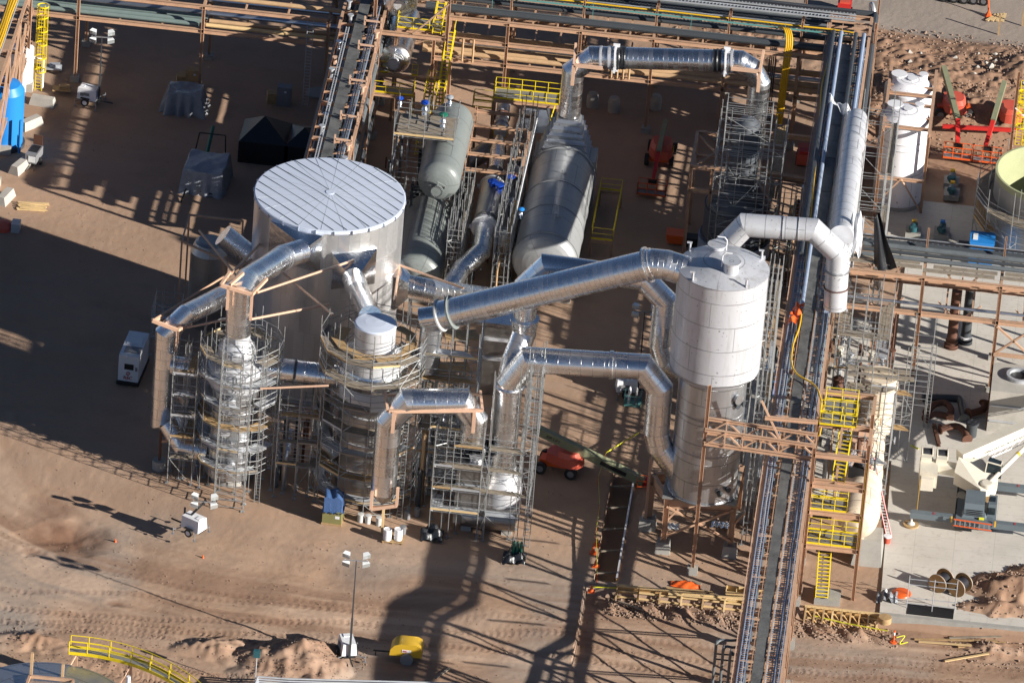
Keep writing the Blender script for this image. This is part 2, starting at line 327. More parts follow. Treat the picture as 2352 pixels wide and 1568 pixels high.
# ---------------------------------------------------------------- ground
WALLY = -35.7
def sm(a, b, x):
    t = np.clip((x-a)/(b-a), 0, 1); return t*t*(3-2*t)
def seg_d(x, y, ax, ay, bx, by):
    t = np.clip(((x-ax)*(bx-ax)+(y-ay)*(by-ay))/((bx-ax)**2+(by-ay)**2), 0, 1); return np.hypot(x-ax-t*(bx-ax), y-ay-t*(by-ay))
def H(x, y, full=True):
    """terrain height"""
    x = np.asarray(x, float); y = np.asarray(y, float)
    lx = -2.8+(x+2.8)*0; s = (x+4)*(-.39)+(y+38.2)*(-.92)      # distance beyond the ramp line, towards the viewer
    ramp = sm(0., 3.2, s+2.0*np.exp(-((x+30)/18)**2)*0)
    ramp = np.where(x < 9.5, ramp, np.maximum(ramp*sm(16, 11, x), sm(WALLY-.1, WALLY-.35, y)))
    low = -.9*ramp
    nz = .05*np.sin(x*.31+1.3*np.sin(y*.21))*np.cos(y*.27)+.03*np.sin(x*.9+y*.4)*np.sin(y*.8-x*.3)
    h = low+nz*sm(-30, -36, y)+nz*.3
    if not full: return h
    def mound(cx, cy, rx, ry, hh, p=1.0):
        d = np.hypot((x-cx)/rx, (y-cy)/ry); d = d*(1+.13*np.sin(3*np.arctan2(y-cy, x-cx)+cx)+.08*np.sin(7*np.arctan2(y-cy, x-cx)))
        return hh*np.clip(1-d, 0, 1)**p*(1+.1*np.sin(x*2.1)*np.sin(y*2.7))
    h = h+mound(-10.9, -50.6, 4.4, 3.2, 2.1, .9)+mound(-17.4, -50.2, 3.2, 1.9, .85, .9)+mound(-13.8, -52.6, 3.0, 1.8, .6)
    h = h+mound(-31.5, -52.0, 4.5, 1.6, .7)+mound(-24.0, -53.8, 8.0, 1.5, .45)
    # right-hand spoil heap on the pad edge
    h = h+mound(42.2, -30.2, 4.6, 2.2, 1.2, .8)+mound(41.5, -33.2, 4.0, 1.2, .8, .8)+mound(43.5, -27.8, 3, 2.0, .8)+mound(41.5, -37.6, 3.2, 1.5, .7)
    # rubble bank beyond the right rack
    bank = sm(34, 37, x*0+y)*sm(62, 57, y)*sm(24.5, 27, x)
    bn = .5+.25*np.sin(x*.3+1.3)*np.sin(y*.4+x*.11)
    h = h+bank*sm(42, 46, y)*1.5*np.clip(bn, 0, 2)
    h = h-bank*1.1*np.exp(-((y-43.2)/2.2)**2)
    bank2 = sm(-34, 20, x*0+60)*sm(46, 49, y)*sm(66, 60, y)*sm(30, 20, x)*sm(8, 14, x)
    h = h+bank2*.8*np.clip(bn, 0, 2)
    # dug scrape on the left
    h = h-mound(-30.8, -36.2, 4.0, 2.6, .5)+mound(-33.6, -39.0, 1.3, .8, -.15)+mound(-26.0, -45.0, 1.2, .6, -.15)
    # trench with shored side
    tr = sm(9.95, 10.15, x)*sm(11.75, 11.6, x)*sm(-35.2, -34.9, y)*sm(-18.5, -19.5, y)
    h = h-1.7*tr
    # rubble toe along the formwork
    toe = np.exp(-((y-(WALLY-1.9))/.9)**2)*sm(9, 11, x)*sm(33.5, 31, x)
    h = h+toe*(.2+.16*np.sin(x*2.3)+.1*np.sin(x*5.1+y*3))
    return h
def gz(x, y): return float(H(x, y))
def PG(px, py):
    p = P(px, py, 0)
    for _ in range(6): p = P(px, py, gz(p.x, p.y))
    return p
def axis_lines(lims):
    out = []
    for a, b, st in lims: out += list(np.arange(a, b, st))
    return np.array(out+[lims[-1][1]])
xs = axis_lines([(-2500, -300, 550), (-300, -60, 40), (-60, -42, 1.0), (-42, 46, .14), (46, 60, 1.0), (60, 300, 40), (300, 2500, 550)])
ys = axis_lines([(-2500, -300, 550), (-300, -70, 46), (-70, -33.5, .12), (-33.5, 40, .32), (40, 66, .2), (66, 110, 2.0), (110, 300, 38), (300, 2700, 600)])
X, Y = np.meshgrid(xs, ys); Z = H(X, Y)
rng = np.random.RandomState(3)
def vnoise(X, Y, sc, seed):
    r = np.random.RandomState(seed); G = r.rand(256, 256); a = X/sc+1000; b = Y/sc+1000; i = np.floor(a).astype(int); j = np.floor(b).astype(int); fx = a-i; fy = b-j
    fx = fx*fx*(3-2*fx); fy = fy*fy*(3-2*fy); g = lambda p, q: G[p % 256, q % 256]
    return (g(i, j)*(1-fx)+g(i+1, j)*fx)*(1-fy)+(g(i, j+1)*(1-fx)+g(i+1, j+1)*fx)*fy-.5
near = sm(-33, -36, Y)
Z = Z+vnoise(X, Y, 3.2, 1)*.07*near+vnoise(X, Y, .7, 2)*.018+vnoise(X, Y, .3, 5)*.022
heap = np.clip((H(X, Y)-H(X, Y, False)-.08)/.5, 0, 1)*((X > -36) | (Y > 30))
Z = Z+(vnoise(X, Y, .34, 8)*.22+vnoise(X, Y, .6, 10)*.22+vnoise(X, Y, 1.1, 9)*.35+vnoise(X, Y, 2.4, 19)*.5*(Y > 30))*heap
# tyre and tread tracks pressed into the loose soil in the foreground
tracks = [([(-60, -47.0), (-34, -47.6), (-22, -46.6), (-8, -44.0), (8, -43.5), (24, -44.0), (50, -42)], .45, .55, .05),
          ([(-60, -49.0), (-34, -49.4), (-22, -48.4), (-8, -46.2), (8, -45.6), (24, -46.2), (50, -44.5)], .45, .55, .05),
          ([(-45, -44.6), (-33, -45.0), (-27, -43.6), (-20, -43.0), (-10, -42.4), (5, -41.8), (24, -41.6), (50, -39.5)], .4, .6, .03),
          ([(-36, -50.2), (-28, -47.9), (-22, -47.6), (-14, -48.7)], .4, .4, .06), ([(-36, -52.2), (-28, -49.4), (-22, -49.2), (-15, -50.0)], .4, .4, .06),
          ([(-26, -53.4), (-16, -53.8), (-6, -54.0), (6, -55.2)], .55, .38, .08), ([(-26, -55.0), (-16, -55.4), (-6, -55.8), (6, -57.0)], .55, .38, .08),
          ([(-31, -55.5), (-24, -55.0), (-16, -57.2)], .7, .4, .07), ([(-45, -30), (-38, -36), (-30, -40.4), (-18, -42.0), (-4, -41.3)], .35, .6, .02)]
tk = np.zeros_like(X)
for pl, wd, pitch, dep in tracks:
    L = 0.0
    for (ax, ay), (bx, by) in zip(pl[:-1], pl[1:]):
        dd = seg_d(X, Y, ax, ay, bx, by); LL = math.hypot(bx-ax, by-ay); t = ((X-ax)*(bx-ax)+(Y-ay)*(by-ay))/LL
        msk = np.clip(1-(dd/wd)**4, 0, 1)
        if msk.max() > 0:
            bars = np.sign(np.sin((t+L+dd*.5)*2*math.pi/pitch))*.5
            Z = Z+msk*(bars*dep-dep*.6)*(.55+.9*np.abs(vnoise(X, Y, 3.0, 20)))*(Y > -70); tk = np.maximum(tk, msk)
        L += LL
wear = np.zeros(X.shape+(4,))
bd = np.full(X.shape, 1e9); bt = np.zeros_like(X); LL0 = 0.0
for (ax, ay), (bx, by) in zip(*(lambda q: (q[:-1], q[1:]))([(-46, -12), (-44, -26), (-39, -35), (-31, -40.5), (-20, -43.3), (-6, -44.2), (10, -43.6), (26, -43.8), (50, -42)])):
    L_ = math.hypot(bx-ax, by-ay); t_ = np.clip(((X-ax)*(bx-ax)+(Y-ay)*(by-ay))/L_**2, 0, 1); ux, uy = (bx-ax)/L_, (by-ay)/L_
    dd = np.hypot(X-ax-t_*(bx-ax), Y-ay-t_*(by-ay)); sg = np.sign((X-ax)*uy-(Y-ay)*ux); m_ = dd < np.abs(bd); bd = np.where(m_, dd*sg, bd); bt = np.where(m_, LL0+t_*L_, bt); LL0 += L_
stk = vnoise(bd, bt*.06, .55, 31)*.6+vnoise(bd, bt*.1, 1.6, 32)*.9+vnoise(bd, bt*.2, .25, 33)*.25
wear[..., 3] = np.clip(.5+stk*np.clip(1.2-np.abs(bd)/9, 0, 1)*(Y < -20), 0, 1)
Z = Z+.07*stk*np.clip(1.2-np.abs(bd)/9, 0, 1)*(Y < -20)
wr = np.clip(1.15-np.hypot((X+31.0)/3.3, (Y+36.4)/2.4), 0, 1)+.45*np.clip(1.2-np.hypot((X+32.8)/2.4, (Y+33)/3.4), 0, 1)
for cx, cy, rr in ((-33.6, -39.0, .9), (-26.0, -45.0, .8)): wr = wr+.6*np.clip(1.1-np.hypot((X-cx)/rr, (Y-cy)/(rr*.6)), 0, 1)
wear[..., 0] = np.clip(wr*(1.3+vnoise(X, Y, .8, 11)), 0, 1)+.22*tk
wear[..., 1] = (1-np.clip(wr, 0, 1))*np.clip(sm(.05, .35, vnoise(X, Y, 7, 12))*.7*sm(-30, -38, Y)+np.clip(1.3-np.hypot((X+34.5)/4, (Y+50)/2.2), 0, 1)+.6*np.clip(1-np.hypot((X+24)/5, (Y+33.5)/3.5), 0, 1)+sm(61.2, 61.8, Y-(X-25)*-.13)*(X > 10), 0, 1)
wear[..., 2] = np.clip(heap+sm(24.5, 26, X)*sm(33, 36, Y)*sm(61.5, 60, Y)+.7*sm(9, 12, X)*sm(WALLY, WALLY-.4, Y)*sm(WALLY-4.5, WALLY-2.5, Y)+.5*(vnoise(X, Y, 4, 14)+.2)*sm(-46, -50, Y), 0, 1)
nx, ny = len(xs), len(ys)
me = bpy.data.meshes.new('ground'); V = np.stack([X, Y, Z], -1).reshape(-1, 3)
me.vertices.add(len(V)); me.vertices.foreach_set('co', V.ravel())
I = (np.arange(ny-1)[:, None]*nx+np.arange(nx-1)[None, :]).ravel(); Q = np.stack([I, I+1, I+nx+1, I+nx], -1)
me.loops.add(Q.size); me.loops.foreach_set('vertex_index', Q.ravel().astype(np.int32)); me.polygons.add(len(Q))
me.polygons.foreach_set('loop_start', (np.arange(len(Q))*4).astype(np.int32)); me.polygons.foreach_set('loop_total', np.full(len(Q), 4, np.int32)); me.polygons.foreach_set('use_smooth', np.ones(len(Q), bool))
me.update(); ca = me.color_attributes.new('wear', 'FLOAT_COLOR', 'POINT'); ca.data.foreach_set('color', wear.reshape(-1))
me.materials.append(MAT['dirt']); go = bpy.data.objects.new('ground', me); COL.objects.link(go); tag(go, kind='structure')
del X, Y, Z, V, Q, I, wear
# ================================================================ big insulated tank
TZ = 16.0; TPC = P(758, 447, TZ); TX, TY = TPC.x, TPC.y
tank = thing('storage_tank', 'huge round aluminium-clad tank with a flat ribbed pale roof', 'tank', (TX, TY, 0))
MB().lathe([(6.0, .3), (6.0, TZ)], (TX, TY, 0), 96, cap=False).build('wall', 'tank_cladding', tank)
MB().lathe([(6.1, 0), (6.1, .32), (5.9, .32)], (TX, TY, 0), 64).build('foundation', 'concrete', tank)
rf = MB(); rf.lathe([(6.06, TZ-.25), (6.06, TZ), (5.98, TZ+.04), (3.0, TZ+.14), (.35, TZ+.22), (.35, TZ+.26)], (TX, TY, 0), 96); rf = rf.build('roof', 'roof_cladding', tank)
b = MB(); dr = Vector((.92, -.62, 0)).normalized(); dn = Vector((-dr.y, dr.x, 0))
dr = (P(760, 500, TZ)-P(650, 428, TZ)).normalized(); dn = Vector((-dr.y, dr.x, 0))
for k in range(-6, 7):
    o = k*.92+.2; hl = math.sqrt(max(0, 5.9**2-o*o)); zz = lambda t: TZ+.25-.029*math.hypot(o, t)
    b.beam(Vector((TX, TY, zz(hl)-.004))+dn*o-dr*hl, Vector((TX, TY, zz(0)-.004))+dn*o, .04, .02); b.beam(Vector((TX, TY, zz(0)-.004))+dn*o, Vector((TX, TY, zz(hl)-.004))+dn*o+dr*hl, .04, .02)
b.build('roof_rope', 'dark_pipe', rf)  # thin dark parallel lines laid across the roof
b = MB()
for k in range(20):
    a = 2*math.pi*k/20; c = Vector((math.cos(a), math.sin(a), 0)); T = Vector((TX, TY, 0))
    b.beam(T+c*.4+Vector((0, 0, TZ+.21)), T+c*5.9+Vector((0, 0, TZ+.05)), .035, .02)
b.build('roof_seam', 'galv', rf)
for k in range(26):
    a = 2*math.pi*k/26+.05; MB().box((TX+6.1*math.cos(a), TY+6.1*math.sin(a), TZ-.14), (.1, .12, .3), a).build('clip', 'bright_pipe', rf)
def transition(p_tank, nrm, wd, ht, p_end, r, name='transition', par=None, dirn=None):
    """square-to-round cladding hood from a wall patch to a round duct end"""
    p = Vector(p_tank); n = Vector(nrm).normalized(); t = Vector((-n.y, n.x, 0)); e = Vector(p_end); d = Vector(dirn).normalized() if dirn is not None else (e-p).normalized()
    N = 32; A = []; B = []; a = (t-d*t.dot(d)).normalized(); bb = a.cross(d); bb = bb if bb.z > 0 else -bb
    for k in range(N):
        th = 2*math.pi*k/N; cx, cy = math.cos(th), math.sin(th); m_ = max(abs(cx), abs(cy)); A.append(p+t*(cx/m_*wd/2)+Vector((0, 0, cy/m_*ht/2))); B.append(e+a*cx*r+bb*cy*r)
    A0 = [q-n*1.3 for q in A]
    return MB().add(A+B, [(k, (k+1) % N, N+(k+1) % N, N+k) for k in range(N)]).add(A0+A, [(k, (k+1) % N, N+(k+1) % N, N+k) for k in range(N)]).build(name, 'foil', par)
# ================================================================ tall scrubber
SX, SY = 17.5, -28.2
scr = thing('scrubber_tower', 'tall pale grey riveted scrubber tower with wider upper drum', 'tower', (SX, SY, 0))
zb, zs, zt = 5.1, 16.0, 24.9
MB().lathe([(2.65, zb), (2.65, zs-.5)], (SX, SY, 0), 72).build('lower_shell', 'steel_skin', scr)
MB().lathe([(2.65, zs-.5), (2.75, zs-.45), (3.42, zs+.25), (3.5, zs+.3), (3.5, zt)], (SX, SY, 0), 72, cap=False).build('upper_shell', 'scrubber_skin', scr)
top = MB().lathe([(3.55, zt-.08), (3.55, zt), (1.2, zt+.75), (.01, zt+.8)], (SX, SY, 0), 72, cap=False).build('lid', 'scrubber_skin', scr)
for (px, py, z0_, hh, rr) in ((1646, 577, zt+.35, .55, .58), (1678, 628, zt+.35, 1.0, .58)):
    c = P(px, py, z0_); nb = MB().lathe([(rr, -.3), (rr, hh), (rr+.16, hh), (rr+.16, hh+.1), (.01, hh+.1)], c, 32, cap=False).build('manway', 'scrubber_skin', scr)
    s = 1 if px < 1660 else -1
    MB().tube([c+Vector((s*rr*1.25, 0, hh-.5)), c+Vector((s*rr*1.25, 0, hh+.5)), c+Vector((s*rr*.9, 0, hh+.75)), c+Vector((0, 0, hh+.75)), c+Vector((0, 0, hh+.1))], .05, 8).build('davit_arm', 'white_paint', nb)
for a in (35, 145, 230, 305):
    c = Vector((SX+3.4*math.cos(rad(a)), SY+3.4*math.sin(rad(a)), zt)); MB().tube([c, c+Vector((0, 0, .75))], .09, 8).box(c+Vector((-.05, 0, .78)), (.4, .12, .12)).box(c+Vector((.14, 0, .15)), (.3, .06, .34)).build('lifting_lug', 'scrubber_skin', scr)
for zz, rr in ((zs-.55, 2.72), (12.6, 2.68), (9.4, 2.68), (zs+.3, 3.53), (zb+.05, 2.78)):
    MB().lathe([(rr, -.06), (rr, .06)], (SX, SY, zz), 64).build('ring_stiffener', 'steel_skin', scr)
def on_side(px, py, r, X0=SX, Y0=SY):
    """point of the shell seen at a picture point, with its outward normal"""
    lo = PY(px, py, Y0-r); best = None
    for k in range(200):
        yy = Y0-r+k*.02; p = PY(px, py, yy); d_ = math.hypot(p.x-X0, p.y-Y0)
        if d_ <= r: best = p; break
    p = best or lo; n = Vector((p.x-X0, p.y-Y0, 0)).normalized(); return p, n
for px, py, rr in ((1692, 914, .34), (1562, 760, .0)):
    if rr: p, n = on_side(px, py, 2.66); MB().lathe([(rr, -.1), (rr, .25), (rr+.1, .25), (rr+.1, .33), (.01, .33)], p, 20, axis=n).build('nozzle', 'steel_skin', scr)
for px, py in ((1690, 930), (1702, 925), (1650, 1130), (1668, 1122)):
    p, n = on_side(px, py, 2.66); MB().lathe([(.16, -.05), (.16, .22), (.24, .22), (.24, .3), (.01, .3)], p, 14, axis=n).build('nozzle', 'dark_pipe', scr)
# support table with raking legs on plinths
ft = [(14.9, -29.9), (20.1, -29.4), (13.5, -26.6), (20.3, -23.9)]
st = thing('support_frame', 'brown steel table carrying the tall scrubber tower on plinths', 'frame', (17.4, -28, 0))
for x, y in ft:
    MB().ibeam((x, y, 1.0), (x, y, 4.85), .45, .45, (1, 0, 0)).build('leg', 'tan_steel', st)
    MB().hexa([(x-.62, y-.55, gz(x, y)-.2), (x+.62, y-.55, gz(x, y)-.2), (x+.62, y+.55, gz(x, y)-.2), (x-.62, y+.55, gz(x, y)-.2)], [(x-.5, y-.45, 1.0), (x+.5, y-.45, 1.0), (x+.5, y+.45, 1.0), (x-.5, y+.45, 1.0)]).build('plinth', 'concrete', st)
for i, j in ((0, 1), (1, 3), (3, 2), (2, 0)):
    p, q = ft[i], ft[j]; MB().ibeam((*p, 4.5), (*q, 4.5), .35, .95).build('beam', 'tan_steel', st)
MB().beam((14.9, -29.95, 1.4), (20.1, -29.45, 4.2), .16, .16).beam((14.9, -30.05, 4.2), (20.1, -29.55, 1.4), .16, .16).beam((20.1, -29.4, 1.3), (20.3, -23.9, 4.2), .16, .16).build('brace', 'tan_steel', st)
MB().box((17.4, -27.6, 5.0), (5.8, 5.2, .12)).build('deck', 'grating', st)
for x, y in ((14.9, -30), (20.1, -29.5)):
    MB().beam((x+.9, y+.03, 4.0), (x+.2, y, 3.0), .14, .14).build('brace', 'tan_steel', st)
# ================================================================ shiny ducts
def V_(p, py): return Vector((p[0], p[1], ZH(p, py)))
def duct(name, label, pts, r, mat='cladding', rings=(), group='shiny clad ducts', n=36, loc=None):
    t = thing(name, label, 'duct', loc or tuple(pts[0]), group)
    MB().tube(pts, r, n).build('pipe', mat, t)
    for (i, f, rr, L, m_) in rings:
        a, b2 = Vector(pts[i]), Vector(pts[i+1]); p = a.lerp(b2, f); d_ = (b2-a).normalized()
        MB().lathe([(rr, -L/2), (rr, L/2)], p, n, axis=d_).build('flange' if L < .25 else 'collar', m_, t)
    return t
# top duct: up from the hopper, across, down behind the scaffold
hp = PY(1308, 262, 25.0); v1 = V_(hp, 163); e1 = PY(1362, 131, 25.0); e2 = PY(1700, 141, 25.0); e3 = PY(1727, 158, 25.0); v2 = PY(1744, 190, 25.0); v3 = Vector((v2.x, v2.y, 4.0))
d1 = duct('duct', 'great shiny duct crossing the yard top from the ribbed hopper', [hp, v1, e1, e2, e3, v2, v3], .92, 'cladding_fine',
          ((2, .155, 1.12, .12, 'white_paint'), (2, .115, 1.0, .3, 'scrubber_skin'), (2, .055, .97, .22, 'scrubber_skin'), (2, .905, 1.12, .12, 'white_paint'), (2, .945, 1.0, .22, 'scrubber_skin')))
for f, s_ in ((.155, 1), (.905, 1)):
    p = e1.lerp(e2, f); [MB().box(p+Vector(v), dd).build('expansion_bracket', 'white_paint', d1) for v, dd in (((0, 0, 1.05), (.55, .12, .5)), ((0, 0, -1.05), (.55, .12, .5)), ((0, -.95, -.5), (.16, .2, .9)))]
for f in (.2, .85):
    p = e1.lerp(e2, f); d_ = (e2-e1).normalized(); b = MB(); pr = [(.95+.1*random.random(), t*.09-.4) for t in range(9)]
    b.lathe(pr, p, 30, axis=d_); b.build('plastic_wrap', 'black_plastic', d1)
for px, py, dirx in ((1318, 150, 1), (1745, 165, -1)):
    c = PY(px, py, 23.9); MB().beam(c, c+Vector((dirx*2.4, 0, .0)), .2, .28).beam(c, c+Vector((0, 0, -1.9)), .2, .28, (1, 0, 0)).beam(c, c+Vector((-dirx*.1, 2.1, .9)), .2, .28).build('duct_clamp', 'pink_steel', d1)
# D2 tank -> V1
V1 = Vector((-19.8, -26.2, 0)); V2 = Vector((-9.1, -26.0, 0))
a3 = V_(V1, 690); a2 = Vector((V1.x, V1.y, a3.z)); z_n = ZH(V1, 768)
p_w, n_w = on_side(690, 565, 6.0, TX, TY)
el = P(573, 628, a3.z+1.0); up_ = P(645, 578, p_w.z-.3)
tw = math.atan2(V1.y-TY, V1.x-TX)
w0, wn0 = on_side(678, 572, 6.0, TX, TY); q0 = PY(692, 577, w0.y-1.9); q1_ = PY(652, 590, w0.y-3.6)
D2 = duct('duct', 'shiny duct elbowing from the tank front down into the left scaffolded vessel', [q0, q1_, PY(568, 643, V1.y+3.0), V_(V1, 672), V_(V1, 775)], .98, rings=((1, .02, 1.01, .2, 'cladding'), (1, .12, 1.0, .12, 'cladding')))
transition(w0+wn0*.05+Vector((0, 0, .2)), wn0, 4.6, 3.4, q0, .98, par=D2, dirn=q1_-q0)
q1 = P(815, 655, 8.2)
w1, wn1 = on_side(812, 625, 6.0, TX, TY); w3 = PY(812, 640, w1.y-1.6)
D3 = duct('duct', 'short crumpled foil duct dropping from the tank to the capped vessel', [w3, PY(822, 672, w1.y-4.0), PY(850, 728, V2.y+1.2)], .93, 'foil')
transition(w1+wn1*.05+Vector((0, 0, .3)), wn1, 3.7, 3.2, w3, .93, par=D3, dirn=PY(822, 672, w1.y-4.0)-w3)
D4b = Vector((-25.6, -24.6, 0))
D4 = duct('duct', 'far left shiny duct descending from the tank to a long vertical leg', [PY(575, 648, TY-5.5), PY(428, 722, D4b.y+.5), V_(D4b, 765), V_(D4b, 965), P(425, 990, 2.6)+Vector((0, 0, 0))], .83)
D4p = thing('duct_stand', 'single brown pipe leg on a round footing under the far left duct', 'stand', (-25.4, -26, 0))
MB().tube([(-25.4, -26, .8), (-25.4, -26, 3.9)], .11, 10).build('leg', 'rust', D4p); MB().lathe([(.55, 0), (.55, .8)], (-25.4, -26, 0), 20).build('footing', 'concrete', D4p)
MB().beam((-25.4, -26, 2.5), (-24.2, -25.4, 2.4), .16, .2).build('bracket', 'pink_steel', D4p)
g5 = PY(498, 545, -2.5)
D5 = duct('duct', 'short shiny duct sloping down into the back left of the tank', [PY(512, 540, TY), PY(590, 603, TY)], .95)
sil = thing('side_silo', 'narrow dull metal silo standing left of the tank', 'silo', (-24.6, -2, 0))
MB().lathe([(1.55, 0), (1.55, 6.6), (1.2, 7.4), (.9, 7.6)], (-24.9, -2.2, 0), 40).build('shell', 'dull_cladding', sil)
# D6 long sloping duct to scrubber top
s6 = PY(1567, 612, SY); e6 = Vector((SX-2.9, SY, s6.z-.35)); k6 = PY(1500, 605, SY); l6 = PY(1012, 724, SY+2.0); j6 = PY(985, 722, SY+2.0)
D6 = duct('duct', 'longest shiny duct slanting up to the scrubber top', [l6, k6, PY(1530, 608, SY), e6], 1.16, 'cladding_fine',
          ((0, .0, 1.3, .12, 'ceramic'), (0, .055, 1.36, .14, 'green_skin'), (0, .028, 1.1, .5, 'scrubber_skin'), (0, .975, 1.42, .16, 'cladding'), (0, .99, 1.25, .3, 'cladding')))
b = duct('duct', 'blunt shiny stub joining the lower flange of the longest duct', [PY(966, 730, SY+2), l6+(k6-l6).normalized()*.4], .8, 'foil')
duct('duct', 'dull elbow turning down below the lower flange of the longest duct', [l6-Vector((0, -.6, .3)), PY(992, 745, SY+2.8), PY(985, 800, SY+2.8), PY(980, 850, SY+2.8)], .85, 'steel_skin')
# D8 front right loop
B8 = Vector((1.8, -28.3, 0)); t8 = V_(B8, 872); z8 = t8.z
D8 = duct('duct', 'big shiny loop duct from front scaffold to scrubber foot', [Vector((1.8, -28.3, 3.2)), V_(B8, 880), PY(1215, 826, -28.3), PY(1478, 842, -28.3), PY(1515, 890, -28.3), PY(1508, 990, -28.3), PY(1516, 1025, -28.3), PY(1555, 1085, -28.3)+Vector((.6, 0, -.4))], 1.02, 'cladding',
          ((0, .975, 1.22, .12, 'cladding'), (0, .955, 1.05, .5, 'cladding'), (2, .72, 1.12, .3, 'cladding'), (2, .88, .97, .1, 'cladding'), (2, .95, .97, .08, 'cladding')))
# D7 rear loop
zz7 = 15.2
D7 = duct('duct', 'shiny duct looping behind the longest duct to the back of the scrubber', [PY(1170, 868, -27.2), PY(1178, 830, -26.2), PY(1204, 765, -24.5), PY(1209, 655, -24.5), PY(1255, 610, -24.5), PY(1480, 640, -24.5), PY(1528, 690, -24.5), PY(1517, 790, -24.5), PY(1528, 828, -24.5), PY(1562, 858, -24.5)+Vector((.7, 0, 0))], .92, 'cladding',
          ((2, .3, 1.15, .14, 'cladding'), (2, .2, 1.0, .4, 'cladding')))
# D9 small inverted U
D9 = duct('duct', 'small shiny inverted U duct clamped between two pink steel frames', [PY(880, 1128, -31), PY(893, 968, -31), PY(937, 922, -31), PY(1060, 921, -30.2), PY(1090, 962, -29.9), PY(1085, 1010, -29.9)], 1.02, 'cladding', ((2, .28, .95, .1, 'cladding'), (2, .5, .95, .06, 'cladding'), (2, .55, .95, .06, 'cladding')))
c = PY(880, 1128, -31); MB().lathe([(1.02, 0), (.55, -.7), (.3, -.9)], c, 30).build('cone_end', 'dull_cladding', D9)
fr = thing('clamp_frame', 'pink steel frame gripping the small U duct at its bends', 'frame', tuple(PY(890, 945, -30)))
a_, b_ = PY(893, 944, -32.1), PY(1108, 942, -31.0)
MB().beam(a_, b_, .22, .26).beam(a_+Vector((-.1, 0, 0)), a_+Vector((-.5, 2.0, .4)), .2, .24).beam(b_, b_+Vector((-.4, 2, .5)), .2, .24).beam(a_+Vector((-.3, 1.9, .3)), b_+Vector((-.3, 1.9, .3)), .2, .2).build('beam', 'pink_steel', fr)
for c in (PY(905, 945, -32.15), PY(1090, 945, -31.05)): MB().ibeam(c, c-Vector((0, 0, 1.9)), .26, .2, (0, 1, 0)).build('post', 'pink_steel', fr)
fu = thing('cradle_frame', 'pink steel U cradle on a short post beneath the small U duct', 'frame', (-7.3, -29.8, 0))
a_, b_ = PY(852, 1168, -32), PY(911, 1160, -32)
MB().beam(a_, b_, .24, .3).beam(a_, a_+Vector((0, 0, 1.6)), .22, .28, (0, 1, 0)).beam(b_, b_+Vector((0, 0, 1.6)), .22, .28, (0, 1, 0)).build('beam', 'pink_steel', fu)
MB().beam((a_+b_)/2, (((a_+b_)/2).x, -32, 0.0), .2, .2, (0, 1, 0)).build('post', 'fresh_wood', fu)
# pale duct on the right
R1 = PY(1925, 300, 6.0)
PD = duct('duct', 'matt pale grey duct dropping beside the white tanks', [Vector((P(1966, 285, 14.6).x, P(1966, 285, 14.6).y, 1.0)), P(1966, 285, 14.6), P(1957, 340, 14.9), P(1938, 500, 16.4), P(1932, 545, 17.2)], 1.0, 'pale_duct', group='matt grey ducts')
zr = 12.5; ya = -9.0
PE = duct('duct', 'matt pale grey duct arching from the dark venturi across the long rack', [Vector((PY(1664, 566, ya).x, ya, 1.0)), PY(1664, 566, ya), PY(1712, 517, ya), PY(1868, 528, ya), PY(1925, 582, ya), PY(1918, 705, ya)], .93, 'pale_duct', ((2, .55, .97, .08, 'steel_skin'), (2, .78, .97, .08, 'steel_skin'), (4, .3, 1.03, .07, 'steel_skin'), (4, .62, 1.03, .07, 'rust')), group='matt grey ducts')
# ================================================================ horizontal vessels
def hvessel(name, label, X, Y0, Y1, z, r, mat, head=.5, piers=True, rings=(), cat='vessel', group=None, man=None):
    t = thing(name, label, cat, (X, (Y0+Y1)/2, 0), group)
    hd = r*head; pr = [(r*math.sin(a), Y0-hd*math.cos(a)) for a in [math.pi/2*i/8 for i in range(9)]]+[(r, Y1)]+[(r*math.cos(a), Y1+hd*math.sin(a)) for a in [math.pi/2*i/6 for i in range(1, 7)]]
    MB().lathe(pr, (X, 0, z), 64, axis=(0, 1, 0), cap=False).build('shell', mat, t)
    for yy, rr, L in rings: MB().lathe([(rr, yy-L/2), (rr, yy+L/2)], (X, 0, z), 64, axis=(0, 1, 0)).build('ring_stiffener', mat, t)
    if piers:
        for yy in (Y0+1.2, Y1-1.5): MB().box((X, yy, (z-r*.8)/2), (r*1.7, .9, z-r*.8)).build('saddle', 'concrete', t)
    if man:
        mr, mz, mt = man; c = Vector((X, Y0-hd+.05, z+mz))
        mw = MB().lathe([(mr*.8, .3), (mr*.8, -.35), (mr, -.35), (mr, -.5), (.01, -.52)], c, 32, axis=(0, 1, 0), cap=False).build('manway', mt, t)
        b = MB()
        for k in range(20): a = k*math.pi/10; b.lathe([(.045, -.56), (.045, -.3)], c+Vector((mr*.9*math.cos(a), 0, mr*.9*math.sin(a))), 6, axis=(0, 1, 0))
        b.build('bolt', 'steel_skin', mw)
        MB().tube([c+Vector((mr*1.1, 0, mr*.2)), c+Vector((mr*1.15, -.3, mr*.9)), c+Vector((0, -.3, mr*1.5)), c+Vector((0, -.4, mr*.2))], .06, 8).build('davit_arm', mt, mw)
    return t
boil = hvessel('boiler_vessel', 'largest grey horizontal vessel lying under the ribbed hopper', 1.8, 6.4, 21.2, 4.2, 2.65, 'grey_skin', .42, True, ((21.1, 2.76, .25), (15.4, 2.71, .14), (11.2, 2.71, .12), (6.5, 2.73, .18)))
for px, py in ((1291, 398), (1277, 499)): p = P(px, py, 6.85); MB().beam(p, p+Vector((.45, 0, .1)), .1, .12).beam(p, p+Vector((0, 0, .35)), .1, .1, (0, 1, 0)).build('lug', 'grey_skin', boil)
